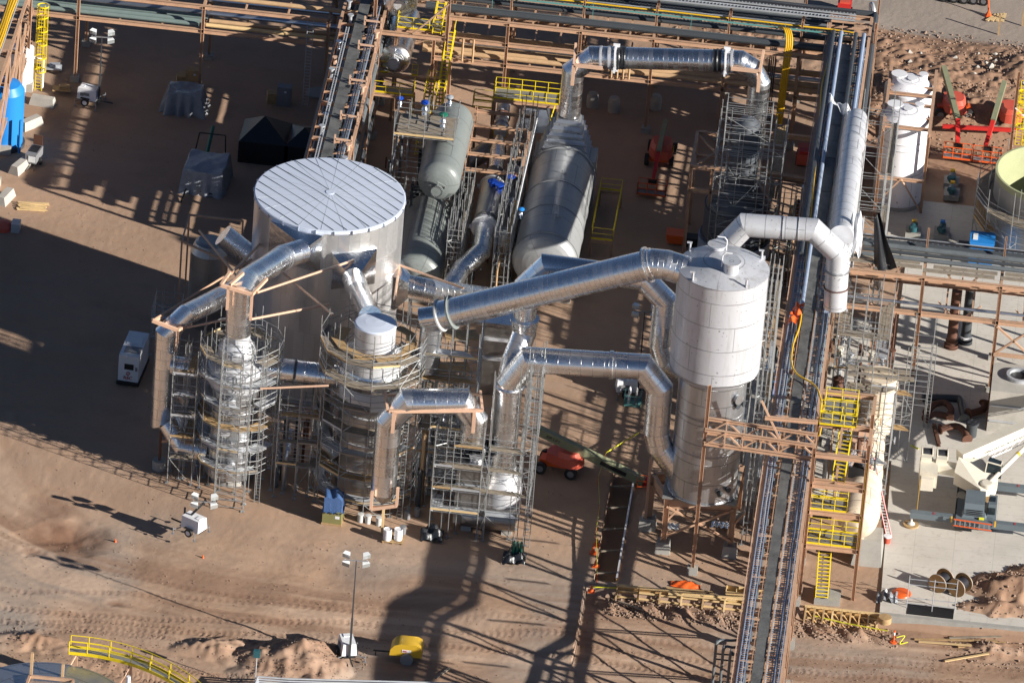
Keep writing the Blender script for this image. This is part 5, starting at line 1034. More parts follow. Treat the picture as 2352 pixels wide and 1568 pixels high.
RV = thing('sump_vessel', 'round dull vessel under the big loop duct in the front scaffold', 'vessel', (1.9, -28.4, 0))
MB().lathe([(1.45, .9), (1.55, 1.3), (1.55, 3.6), (1.0, 4.6), (.96, 5.2)], (1.9, -28.4, 0), 48).build('shell', 'scrubber_skin', RV)
MB().tube([(-1.0, -29.6, 1.2), (3.2, -29.6, 1.2)], 1.0, 32).build('trough', 'dull_cladding', RV)
for x in (-.6, 2.6): MB().box((x, -29.6, .3), (.8, 1.2, .7)).build('foot', 'concrete', RV)
gr = [(-3.4, -31.4), (-1.9, -31.4), (.35, -31.4), (.9, -31.4), (3.55, -31.4), (4.15, -31.4), (4.15, -29), (4.15, -26.8), (.9, -26.8), (-1.9, -26.8), (-3.4, -26.8), (-3.4, -29)]
zz_ = [9.4, 9.6, 9.8, 15.0, 15.6, 16.2, 16.4, 15.8, 12, 10, 9, 9.2]
S6 = scaf('scaffold_tower', 'front double scaffold round the box vessel and the rising loop duct', gr, inset(gr, .9), 0, [2.3, 4.3, 6.3, 8.2], zz_, deck_sides={'*': (0, 1, 3, 11), 1: (0, 1, 2, 3, 4), 2: (0, 1, 3), 3: (1, 3)}, toe=(0, 1))
S6b = scaf('scaffold_tower', 'narrow upper scaffold lift right of the rising loop duct', grid_rect(3.5, 4.4, -31.0, -27.2, 1, 2), None, 8.2, [9.4, 10.6, 11.8, 13.0, 14.2], 16.0)
ladder(S6, 4.3, -31.6, 0, 15.5, .5)
for (x, y) in ((-3.1, -31.6), (3.6, -33.6)):
    o = MB().cloth(-.9, .9, -1, 1, lambda v: Vector((x+v.x, y+v.y, .75-.45*(v.x**2+v.y**2)+.2*math.sin(5*v.x+3*v.y)+.15*math.sin(9*v.y-4*v.x))), 14, 14).build('heap', 'black_plastic', None, loc=(x, y, 0)); tag(o, 'heap of black plastic at the foot of the front scaffold, '+('left corner' if x < 0 else 'right corner'), 'plastic heap')
# ---- scaffolds over the drums and pipe train
S7 = scaf('scaffold_tower', 'scaffold platform straddling the grey-green drum', grid_rect(-12.0, -7.0, 14.4, 18.2, 2, 1), inset(grid_rect(-12.0, -7.0, 14.4, 18.2, 2, 1), 1.1), 0, [3.4, 6.6, 10.0], 12.2, deck_sides={2: (0, 1, 2, 3, 4), '*': ()}, toe=(0, 1))
MB().box((-9.6, 16.3, 10.05), (4.4, 2.6, .06)).build('deck', 'grey_wood', S7)
def valve(label, c, s, mat, body='bright_pipe', group='valves'):
    s *= .8; t = thing('valve', label, 'valve', tuple(c), group); MB().lathe([(.3*s, 0), (.2*s, .3*s), (.34*s, .5*s), (.2*s, .8*s), (.28*s, 1.1*s)], c, 16).build('body', body, t); MB().lathe([(.42*s, -.05), (.42*s, .06), (.1*s, .15)], Vector(c)+Vector((0, 0, 1.25*s)), 16).build('handwheel', mat, t); return t
valve('shiny valve with green handwheel on the drum scaffold', P(1017, 290, 10.2), 1.1, 'green'); valve('shiny valve with dark blue handwheel on the drum scaffold', P(975, 262, 10.2), 1.1, 'valve_blue'); valve('slim bright valve behind the drum scaffold', P(1032, 245, 9.5), .9, 'galv'); valve('small blue handled valve at the left corner of the drum scaffold', P(918, 245, 9.6), .8, 'valve_blue')
S8 = scaf('scaffold_tower', 'long low scaffold left of the stepped pipe train', grid_rect(-6.3, -5.1, 5.5, 15.5, 1, 4), inset(grid_rect(-6.3, -5.1, 5.5, 15.5, 1, 4), .35), 0, [2.0, 4.0, 5.6], 7.6, deck_sides={'*': (), 2: (1, 2, 3, 4)})
S9 = scaf('scaffold_tower', 'long scaffold right of the stepped pipe train, beside the boiler vessel', grid_rect(-2.4, -1.1, 5.0, 27.0, 1, 9), inset(grid_rect(-2.4, -1.1, 5.0, 27.0, 1, 9), .35), 0, [2.0, 4.2, 6.2], 8.0, deck_sides={'*': (2, 3, 5, 7), 2: (1, 2, 3)})
PT = thing('steel_trestle', 'tan steel frame round the top end of the stepped pipe train', 'frame', (-4, 26, 0))
for x in (-6.2, -1.4):
    for y in (17.5, 22, 27): MB().ibeam((x, y, 0), (x, y, 6.6), .22, .22, (1, 0, 0)).build('column', 'tan_steel', PT)
    MB().ibeam((x, 17.5, 6.2), (x, 27, 6.2), .22, .28).build('girder', 'tan_steel', PT)
for y in (17.5, 19.5, 22, 24.5, 27): MB().ibeam((-6.2, y, 6.2 if y > 18 else 5.8), (-1.4, y, 6.2 if y > 18 else 5.8), .2, .26).build('crossbeam', 'tan_steel', PT)
MB().beam((-1.4, 21, 6), (-.4, 16, 2), .14, .14).beam((-2.6, 24, 6.2), (-1.4, 20, 5.0), .12, .12).build('brace', 'pink_steel', PT)
MB().tube([(-.9, 26.5, 7.2), (-1.2, 6, 6.2)], .05, 6).build('edge_pipe', 'white_paint', PT)
random.seed(21)
for k, (x, y) in enumerate(((-2.0, 18.6), (-1.8, 15.4), (-2.1, 12.2), (-1.9, 9.5), (-5.7, 12.6), (-2.2, 21))):
    o = MB().lathe([(.5, 0), (.5, 1.3), (.35, 1.6), (.01, 1.65)], (x, y, 2.0+k % 2), 16).tube([(x, y, 0), (x, y, 2.2)], .1, 6); m_ = ('white_paint', 'pale_duct', 'galv', 'cream_paint')[k % 4]
    o = o.build('filter_pot', m_, None, loc=(x, y, 0)); tag(o, 'small upright pot vessel crowded among the pipe train scaffolds', 'vessel', 'pot vessels by the pipe train')
valve('blue handwheel valve lying beside the pipe train', P(1170, 435, 4.6), 1.2, 'valve_blue'); valve('bright blue valve on the scaffold edge above the boiler vessel', P(1196, 500, 6.2), .8, 'blue')
dk = thing('side_duct', 'dull grey duct slanting between the grey-green drum and the pipe train', 'duct', tuple(P(1090, 365, 3))); MB().tube([P(1060, 385, 3.0), P(1125, 340, 3.2)], .75, 24).build('pipe', 'dull_cladding', dk)
# ---- venturi scaffold
ys_ = VY-3.5; xa_, xb_ = PY(1655, 400, ys_).x, PY(1760, 400, ys_).x; zt9 = PY(1669, 240, ys_).z
S10 = scaf('scaffold_tower', 'tall ladder-like scaffold in front of the dark stack', grid_rect(xa_, xb_, ys_, ys_+1.4, 1, 1), None, 0, [zt9-1.1-2.05*k for k in range(8)][::-1], zt9+.2, jitter=.6)
xL = xa_-1.6
S10b = scaf('scaffold_tower', 'scaffold round the quench tower sides', grid_rect(xa_-.6, xb_+1.2, ys_+1.4, VY+3.4, 3, 3), inset(grid_rect(xa_-.6, xb_+1.2, ys_+1.4, VY+3.4, 3, 3), .9), 0, [zt9-5-2.6*k for k in range(4)][::-1], zt9-3.4, deck_sides={'*': (4, 5)}, jitter=.6)
S10c = scaf('scaffold_tower', 'scaffold stair bay right of the quench tower', grid_rect(xb_+1.2, xb_+2.6, VY-4.5, VY-.5, 1, 2), inset(grid_rect(xb_+1.2, xb_+2.6, VY-4.5, VY-.5, 1, 2), .4), 0, [2, 4, 6], 8, deck_sides={'*': (1, 2)}); ladder(S10c, xb_+2.5, VY-4.0, 0, 8.5, .5, (.3, 2.0))
QF = thing('steel_portal', 'brown steel portal frame left of the dark stack', 'frame', (xa_-2, VY, 0))
xl_, xr_ = PY(1590, 400, VY+2).x, PY(1628, 400, VY+2).x
for (x, y) in ((xl_, VY-1.0), (xl_, VY+5.0), (xr_+.4, VY+5.0), (xr_+.4, VY-1.0)): MB().ibeam((x, y, 0), (x, y, 8.8), .26, .26, (1, 0, 0)).build('column', 'tan_steel', QF)
for z in (6.6, 8.8):
    MB().ibeam((xl_, VY-1, z), (xr_+1.4, VY-1, z), .24, .4).build('girder', 'tan_steel', QF); MB().ibeam((xl_, VY+5, z), (xr_+.4, VY+5, z), .24, .3).build('girder', 'tan_steel', QF); MB().ibeam((xl_, VY-1, z), (xl_, VY+5, z), .24, .3).build('girder', 'tan_steel', QF)
MB().beam((xl_, VY-1, 8.7), (xr_+.4, VY+2, 8.7), .14, .14).beam((xl_, VY+5, 8.7), (xr_+.4, VY+2, 8.7), .14, .14).build('brace', 'tan_steel', QF)
QB = thing('support_beam', 'heavy brown beam between the quench tower and the long rack', 'beam', (20, VY+3, 6)); MB().ibeam((xb_-.3, VY+2, 7.2), (22.2, VY+1.6, 7.2), .5, .5).build('beam', 'tan_steel', QB); MB().ibeam((xb_-.3, VY+9, 7.2), (22.2, VY+9, 7.2), .3, .4).build('beam', 'tan_steel', QB); MB().ibeam((20.0, VY+2, 0), (20.0, VY+2, 7.0), .3, .3, (1, 0, 0)).build('column', 'tan_steel', QB)
# ---- right side scaffolds
S11 = scaf('scaffold_tower', 'tall scaffold round the matt grey duct by the white tanks', grid_rect(26.2, 29.2, 3.6, 18.5, 1, 5), inset(grid_rect(26.2, 29.2, 3.6, 18.5, 1, 5), .5), 0, [5.0, 8.0, 11.0, 14.0], 16.6, jitter=.9, deck_sides={'*': (2, 8), 3: (3, 4, 5)})
S12 = scaf('scaffold_tower', 'scaffold deck under the matt grey down pipe beside the rack', grid_rect(26.4, 30.6, -9.6, -3.4, 2, 3), inset(grid_rect(26.4, 30.6, -9.6, -3.4, 2, 3), 1.0), 0, [3.2, 6.4, 9.4], 11.8, jitter=.8, deck_sides={'*': (0, 1, 3, 4), 2: (0, 1, 2, 3, 4, 8, 9)})
ladder(S12, 29.3, -10.6, 0, 9.8, .5, (.3, 1.0))
S13 = scaf('scaffold_tower', 'scaffold cage round the cream vessel hatch', grid_rect(27.6, 31.6, -21.4, -13.6, 2, 4), inset(grid_rect(27.6, 31.6, -21.4, -13.6, 2, 4), .8), 0, [2.6, 5.0, 7.4], 9.4, jitter=.6, deck_sides={'*': (0, 1, 8, 9), 2: (6, 7, 8)})
S14 = scaf('scaffold_tower', 'slender free-standing scaffold tower on the concrete pad', grid_rect(32.5, 34.1, -6.6, -4.6, 1, 1), None, 0, [2.2, 4.4, 6.4], 9.2, jitter=.7); ladder(S14, 34.2, -6.6, 0, 8.0, .4)
S15 = scaf('scaffold_tower', 'plank-decked scaffold above the cream vessel neck', grid_rect(27.4, 33.0, -12.4, -9.4, 3, 1), inset(grid_rect(27.4, 33.0, -12.4, -9.4, 3, 1), .8), 0, [3.0, 6.2], 8.6, jitter=1.0, deck_sides={'*': (0, 1, 2, 5)}, toe=(4, 5))
# cloths on scaffold
o = MB().cloth(-1, 1, -1, 1, lambda v: Vector((P(1965, 545, 17).x+v.x*.55, P(1965, 545, 17).y+.3+v.y*.9, 17.3+1.3*v.y-.5*v.x**2+.2*math.sin(7*v.x)+.1*math.sin(11*v.x+4*v.y))), 18, 16).build('white_sheet', 'white_plastic', None, loc=tuple(P(1965, 545, 17))); tag(o, 'white plastic sheet bunched on the matt grey duct joint', 'sheet')
cS = P(1940, 250, 14.5); o = MB().cloth(-1.4, 1.8, -.6, .6, lambda v: Vector((cS.x+v.x, cS.y+v.y-.55*v.x, cS.z-.25*v.x+.25*math.sin(4*v.x+2*v.y)+.12*math.sin(9*v.x))), 20, 8).build('white_sheet', 'white_plastic', None, loc=tuple(cS)); tag(o, 'white plastic sheet draped over the scaffold top by the white tanks', 'sheet')
cB = P(2010, 540, 12.5); o = MB().cloth(-.5, .5, 0, 1, lambda v: Vector((cB.x+v.x*(.5+1.4*v.y)+1.1*v.y, cB.y-.6*v.y+.15*math.sin(9*v.x), cB.z+1.9-4.6*v.y+.2*math.sin(6*v.x+5*v.y)+.1*math.cos(13*v.x))), 16, 22).build('black_sheet', 'black_plastic', None, loc=tuple(cB)); tag(o, 'long black plastic sheet hanging off the scaffold over the right rack', 'sheet')
# ---- cream vessel train
CV = thing('cream_vessel', 'long cream lagged vessel with bulging segments right of the stair tower', 'vessel', (30.3, -20, 0))
pr = []; y0, y1 = -28.6, -12.5
for i in range(57):
    f = i/56; y = y0+(y1-y0)*f; e = min(1, f/.12); pr.append((1.75*math.sqrt(max(.0, 1-(1-e)**2))*(1-.25*f)+.05*math.sin(f*math.pi*16), y))
pr[0] = (.01, y0)
MB().lathe(pr, (29.75, 0, 3.3), 48, axis=(0, 1, 0), cap=False).build('lagging', 'cream_skin', CV)
MB().lathe([(1.5, 0), (1.5, 4.4), (1.45, 4.8)], (30.2, -11.6, 2.6), 40).build('neck_drum', 'cream_skin', CV)
MB().box((30.2, -12.0, 7.5), (5.4, .5, .16), .03).box((30.0, -11.0, 7.5), (5.0, .5, .16), .03).build('cap_plank', 'grey_wood', CV)
MB().hexa([(29.6, -28.8, 0), (32.0, -28.8, 0), (32.0, -25.5, 0), (29.6, -25.5, 0)], [(30.0, -28.2, 2.0), (31.8, -28.2, 2.0), (31.8, -26, 2.0), (30.0, -26, 2.0)]).build('plinth', 'concrete', CV)
MB().lathe([(.95, 0), (.95, 1.2)], (29.2, -27.2, 1.6), 32, axis=(1, 0, 0)).build('end_drum', 'cream_skin', CV)
random.seed(4)
MC = thing('pump_skid', 'rosy brown pump skid with silver wrapping inside the scaffold cage', 'machine', (29.4, -19, 0))
MB().box((29.4, -19, 5.2), (1.6, 3.2, .8)).box((29.5, -18.4, 5.9), (.9, 1.2, .8)).box((29.2, -20.2, 5.8), (.6, .9, .6)).build('housing', 'pink_steel', MC); MB().tube([(29.2, -21, 5.6), (29.2, -21, 6.8), (29.9, -21, 6.9)], .18, 10).build('pipe', 'rust', MC)
MB().cloth(-.9, .9, -.8, .8, lambda v: Vector((29.4+v.x, -22.6+v.y, 5.9+.3*math.sin(5*v.x+v.y)*math.cos(4*v.y)+.15*math.sin(11*v.x+9*v.y))), 14, 14).build('foil_wrap', 'foil', MC); MB().box((29.4, -22.6, 5.1), (1.6, 1.5, .9)).build('box', 'black', MC)
for (px, py, h) in ((1925, 880, 3.5), (1925, 915, 3.0)):
    c = P(px, py, h); o = MB().lathe([(.45, -.5), (.55, -.1), (.42, .15), (.55, .4), (.3, .6), (.01, .62)], c, 18, cap=False).tube([(c.x, c.y, 0), (c.x, c.y, h-.3)], .16, 8).build('rusty_valve', 'rust', None, loc=(c.x, c.y, 0)); tag(o, 'rusty bulbous valve on a stem left of the cream drum', 'valve', 'rusty valves left of the cream drum')
random.seed(31)
for k in range(7):
    c = P(1905+k*24, 800+10*(k % 3)+k*3, 6.4); o = MB().lathe([(.16, 0), (.16, .5), (.28, .5), (.28, .62), (.01, .63)], c, 12, cap=False).box(c+Vector((0, 0, -.1)), (.5, .3, .3)).build('valve', ('rust', 'cream_paint', 'galv')[k % 3], None, loc=tuple(c)); tag(o, 'small valve clustered on the plank-decked scaffold', 'valve', 'valves on the plank-decked scaffold')
# shaded scaffold right of the scrubber
S16 = scaf('scaffold_tower', 'shaded scaffold hugging the right side of the scrubber tower', grid_rect(20.9, 21.9, -27.6, -22.2, 1, 3), inset(grid_rect(20.9, 21.9, -27.6, -22.2, 1, 3), .3), 0, [2.5*k+1 for k in range(9)], 23.5, deck_sides={'*': (1, 2, 3)})
S16b = scaf('scaffold_tower', 'scaffold behind the scrubber tower top', grid_rect(15.8, 20.2, -20.5, -16.5, 2, 2), inset(grid_rect(15.8, 20.2, -20.5, -16.5, 2, 2), .9), 0, [3, 6, 9, 12, 15], 17.5, deck_sides={'*': (2, 3), 4: (0, 1, 2, 3)})
# ================================================================ paved pad, retaining wall, formwork
XW = 32.3
padp = [(XW, WALLY+.02), (60, WALLY+.5), (60, 31), (29.2, 31), (29.2, 20.0), (31.0, 19.8), (31.0, 1.5), (28.9, 1.5), (28.9, -12.0), (XW-.5, -12.4)]
o = MB().prism(padp, -.2, .14).build('pavement', 'pad_concrete', None); tag(o, kind='structure')
o = MB().prism([(19.6, -21), (29, -21), (28.9, 10), (26.6, 10), (26.6, 2), (19.6, 2)], -.2, .09).build('pavement', 'pad_concrete', None); tag(o, kind='structure')
o = MB().prism([(14.2, -21.5), (17.4, -21.5), (18.0, -12.5), (14.6, -12.5)], -.2, .08).build('pavement', 'pad_concrete', None); tag(o, kind='structure')
wl = thing('retaining_wall', 'pale green-grey concrete retaining wall along the front of the pad', 'wall', (38, WALLY, 0))
MB().hexa([(XW, WALLY-.25, -1.5), (60, WALLY+.2, -1.5), (60, WALLY+.6, -1.5), (XW, WALLY+.15, -1.5)], [(XW, WALLY-.25, .18), (60, WALLY+.2, .18), (60, WALLY+.6, .18), (XW, WALLY+.15, .18)]).build('wall', 'concrete', wl)
def formwork(name, label, x0, x1, y, n, seed):
    t = thing(name, label, 'formwork', ((x0+x1)/2, y, 0), 'timber formwork'); rr = random.Random(seed)
    MB().box(((x0+x1)/2, y-.1, -.55), (x1-x0, .06, 1.5)).build('panel', 'form_ply', t); MB().box(((x0+x1)/2, y-.12, .16), (x1-x0+.2, .22, .12)).box(((x0+x1)/2, y-.3, -.2), (x1-x0, .12, .12)).box(((x0+x1)/2, y-.3, -.75), (x1-x0, .12, .12)).build('waler', 'fresh_wood', t)
    for k in range(n+1):
        x = x0+(x1-x0)*k/n; MB().beam((x, y-.35, .2), (x-.05, y-.95, -1.2), .12, .12).build('strut', rr.choice(('wood', 'fresh_wood', 'form_ply')), t)
        MB().box((x, y-.38, -.5), (.1, .1, 1.5)).build('upright', 'wood', t)
        if k < n and seed == 2: MB().beam((x+.2, y-.42, -.2), (x+1.2, y-1.0, -1.1), .08, .08).build('strut', 'form_ply', t)
    return t
formwork('formwork', 'long plywood formwork wall below the scrubber, by the yellow tape', 11.9, 22.0, WALLY-.1, 6, 1)
formwork('formwork', 'densely propped timber formwork right of the long rack', 26.6, XW-.1, WALLY-.05, 8, 2)
def plank(label, p, q, w=.25, h=.05, mat='fresh_wood', name='plank', grp='loose planks'):
    o = MB().beam(p, q, w, h).build(name, mat, None, loc=tuple(p)); return tag(o, label, 'plank', grp)
for (a, b, m_) in (((1530, 1350), (1640, 1360), 'wood'), ((1535, 1362), (1690, 1378), 'fresh_wood'), ((1590, 1335), (1610, 1342), 'grey_wood')):
    p, q = P(*a, .12), P(*b, .12); plank('board laid on the ground behind the plywood formwork', p, q, .3, .06, m_, grp='boards behind the formwork')
c = P(1575, 1342, .15); o = MB().cloth(-1, 1, -1, 1, lambda v: Vector((c.x+v.x*1.15, c.y+v.y*.6*(1-.4*abs(v.x)), .12+.25*max(0, 1-v.x*v.x-v.y*v.y)+.07*math.sin(9*v.x+4*v.y)*math.cos(8*v.y))), 18, 14).build('orange_net', 'orange', None, loc=tuple(c)); tag(o, 'bright orange folded safety net lying behind the plywood formwork', 'net')
bx = thing('timber_box', 'open timber box divided in four behind the formwork', 'crate', tuple(P(1720, 1350, 0)))
c = P(1715, 1362, .3)
for dy in (-.45, .45): MB().box(c+Vector((0, dy, 0)), (3.2, .06, .55)).build('side', 'fresh_wood', bx)
for k in range(5): MB().box(c+Vector((-1.6+.8*k, 0, 0)), (.06, .9, .55)).build('divider', 'fresh_wood', bx)
for k, (a, b) in enumerate((((2100, 1470), (2290, 1482)), ((2110, 1476), (2230, 1492)), ((2180, 1468), (2300, 1470)), ((2200, 1490), (2310, 1478)), ((2170, 1520), (2270, 1510)))):
    pa_, pb2 = P(*a, -.9), P(*b, -.9); pa_.z = gz(pa_.x, pa_.y)+.12; pb2.z = gz(pb2.x, pb2.y)+.12; plank('loose board on the soil below the retaining wall', pa_, pb2, .2, .07, ('wood', 'fresh_wood', 'grey_wood')[k % 3], grp='boards below the retaining wall')
for k, (a, b) in enumerate((((1040, 1625), (1075, 1600)), ((1480, 1440), (1540, 1462)))):
    pa_, pb2 = PG(a[0]*.96, a[1]*.96), PG(b[0]*.96, b[1]*.96); pa_.z += .1; pb2.z += .1; plank(('pale board dropped beside the yellow compressor', 'board lying across the left end of the formwork')[k], pa_, pb2, .2, .06, 'grey_wood', grp=None)
# trench edge, tape and cones
TRN = thing('trench_shoring', 'plywood shoring panel along the dark trench', 'shoring', (11.75, -27, 0))
MB().box((11.72, -27.2, -.75), (.06, 15.4, 1.9)).build('panel', 'form_ply', TRN); MB().box((11.74, -27.2, .18), (.14, 15.4, .1)).build('top_rail', 'white_paint', TRN)
for k in range(5): MB().beam((10.0, -34+3.3*k, -.15), (11.7, -33.6+3.3*k, -.1), .12, .12).build('prop', 'grey_wood', TRN)
tp = [PG(1370, 1340), PG(1368, 1235), PG(1376, 1180), PG(1372, 1115), PG(1390, 1058), PG(1465, 1012)]
TP = thing('barrier_tape', 'sagging yellow barrier tape strung beside the trench', 'tape', tuple(tp[0]))
for a, b in zip(tp[:-1], tp[1:]): MB().beam(a+Vector((0, 0, .75)), b+Vector((0, 0, .75)), .02, .12).build('tape', 'tape', TP)
for a in tp[:-1]: MB().tube([a, a+Vector((0, 0, .9))], .025, 6).build('stake', 'orange', TP)
def tapeline(label, pts):
    t = thing('barrier_tape', label, 'tape', tuple(pts[0]))
    for a, b in zip(pts[:-1], pts[1:]): MB().beam(a, b, .02, .09).build('tape', 'tape', t)
    return t
tapeline('yellow tape run across the front of the plywood formwork', [P(1362, 1347, -.1), P(1410, 1349, -.1), P(1530, 1352, -.1), P(1690, 1385, -.2), P(1720, 1388, -.3)]); tapeline('yellow tape run along the propped formwork to the orange post', [P(1865, 1412, -.4), P(1940, 1430, -.5), P(2040, 1448, -.3)])
for k, (px, py) in enumerate(((1370, 1252), (1362, 1270), (1368, 1300), (1358, 1358))):
    c = PG(px, py); o = MB().lathe([(.26, 0), (.26, .04), (.2, .05), (.04, .62), (.01, .63)], c, 14, cap=False).box(c+Vector((0, 0, .03)), (.55, .55, .05)).build('traffic_cone', 'orange', None, loc=tuple(c)); tag(o, 'orange cone in the line beside the trench tape', 'cone', 'cones by the trench')
for k, (px, py, lb) in enumerate(((265, 1244, 'small orange marker by the damp scrape'), (466, 1281, 'small orange marker in front of the lowered light tower'), (1881, 1370, 'small orange cone at the corner of the stair slab'))):
    c = PG(px, py); o = MB().lathe([(.11, 0), (.09, .04), (.02, .3), (.01, .31)], c, 12, cap=False).build('marker_cone', 'orange', None, loc=tuple(c)); tag(o, lb, 'marker')
c = PG(2052, 1475); o = thing('delineator_post', 'orange and white delineator post with tangled yellow tape', 'post', tuple(c)); MB().lathe([(.3, 0), (.28, .1), (.07, .12), (.07, 1.1), (.01, 1.12)], c, 14, cap=False).build('post', 'orange', o); MB().lathe([(.075, .7), (.075, .95)], c, 14).build('band', 'white_paint', o)
MB().tube(smooth([c+Vector((.2, 0, .5)), c+Vector((.8, .2, .6)), c+Vector((.5, -.2, .1)), c+Vector((1.1, 0, .2))]), .04, 5).build('tape', 'tape', o)
c = PG(2055, 1425+10); o = MB().lathe([(.01, .5), (.5, .48), (.52, .0)], c+Vector((-.8, .3, 0)), 20, cap=False).build('wooden_disc', 'wood', None, loc=tuple(c)); tag(o, 'round brown wooden lid leaning at the foot of the retaining wall', 'lid')
c = P(2037, 1245, .14); o = thing('bucket', 'orange and white bucket by the foot of the red ladder', 'bucket', tuple(c)); MB().lathe([(.26, 0), (.3, .55)], c, 18).build('body', 'coral', o); MB().lathe([(.32, .52), (.32, .62), (.01, .63)], c, 18, cap=False).build('lid', 'white_paint', o)
c = P(2028, 1362, .14); c.x += .2; o = MB().lathe([(.12, 0), (.12, .3), (.05, .42)], c, 10).build('bottle', 'white_paint', None, loc=tuple(c)); tag(o, 'small white bottle standing at the left edge of the pad', 'bottle')
rl = thing('long_ladder', 'long red extension ladder leaning on the cream vessel', 'ladder', tuple(P(2042, 1232))); a = P(2042, 1232, .15); b = PY(2002, 1050, a.y+2.6)
for s in (-.2, .2): MB().beam(a+Vector((s, 0, 0)), b+Vector((s, 0, 0)), .06, .1).build('stile', 'red', rl)
o = MB(); n = 26
for i in range(n): e = a.lerp(b, (i+.5)/n); o.beam(e-Vector((.2, 0, 0)), e+Vector((.2, 0, 0)), .04, .04)
o.build('rungs', 'white_paint', rl)
# guard scaffold rail over the pit at the front of the pad
GR = thing('guard_rail', 'galvanised tube guard rail round the pit in the pad front', 'railing', (35.5, -34.8, .1)); MB().box((36.2, -34.6, .16), (3.6, 1.5, .03)).build('pit_cover', 'black', GR)
gp = [(2082, 1390), (2140, 1400), (2192, 1402)]
gp = [P(x, y+4, .15) for x, y in gp]
for p in gp: MB().tube([p, p+Vector((0, 0, 2.9))], .035, 6).build('post', 'galv', GR)
for h in (.4, .9, 2.1, 2.6): MB().tube([gp[0]+Vector((0, 0, h)), gp[2]+Vector((0, 0, h))], .03, 6).build('rail', 'galv', GR)
c = P(2040, 1372, .2); o = MB().cloth(-.9, .9, -.7, .7, lambda v: Vector((c.x+v.x, c.y+v.y, .5+.2*math.sin(5*v.x+2*v.y)*math.cos(5*v.y)+.12*math.sin(13*v.x)-.35*(v.x**2+v.y**2))), 16, 14).build('clear_sheet', 'clear_plastic', None, loc=tuple(c)); tag(o, 'clear plastic sheet bunched at the front left corner of the pad', 'sheet')
c = P(2070, 1362, .2); o = MB().lathe([(.01, .22), (.5, .2), (.75, .1), (.8, 0)], c, 14, cap=False).build('orange_net', 'orange', None, loc=tuple(c)); tag(o, 'orange safety net heap beside the clear plastic sheet', 'net')
# cable reels
def reel(c, ang, r=.78, w=1.15):
    t = thing('cable_reel', 'LABEL', 'cable reel', tuple(c), 'cable reels'); ax = Vector((math.cos(ang), math.sin(ang), 0)); cc = Vector(c)+Vector((0, 0, r))
    for s in (-1, 1): MB().lathe([(r, -.05), (r, .05)], cc+ax*s*w/2, 40, axis=ax).build('flange', 'reel_wood', t); MB().lathe([(r+.01, -.02), (r+.01, .02)], cc+ax*s*w/2, 40, axis=ax).build('rim', 'galv', t)
    MB().lathe([(r*.66, -w/2), (r*.66, w/2)], cc, 36, axis=ax).build('cable_coil', 'cable_black', t); MB().lathe([(.1, -w/2-.08), (.1, w/2+.08)], cc, 12, axis=ax).build('hub', 'black', t)
    return t
for (px, py, lb) in ((2160, 1352, 'left wooden cable reel with black cable, on the pad'), (2203, 1362, 'right wooden cable reel with black cable, on the pad')):
    t = reel(P(px, py, .14), rad(62)); t['label'] = lb
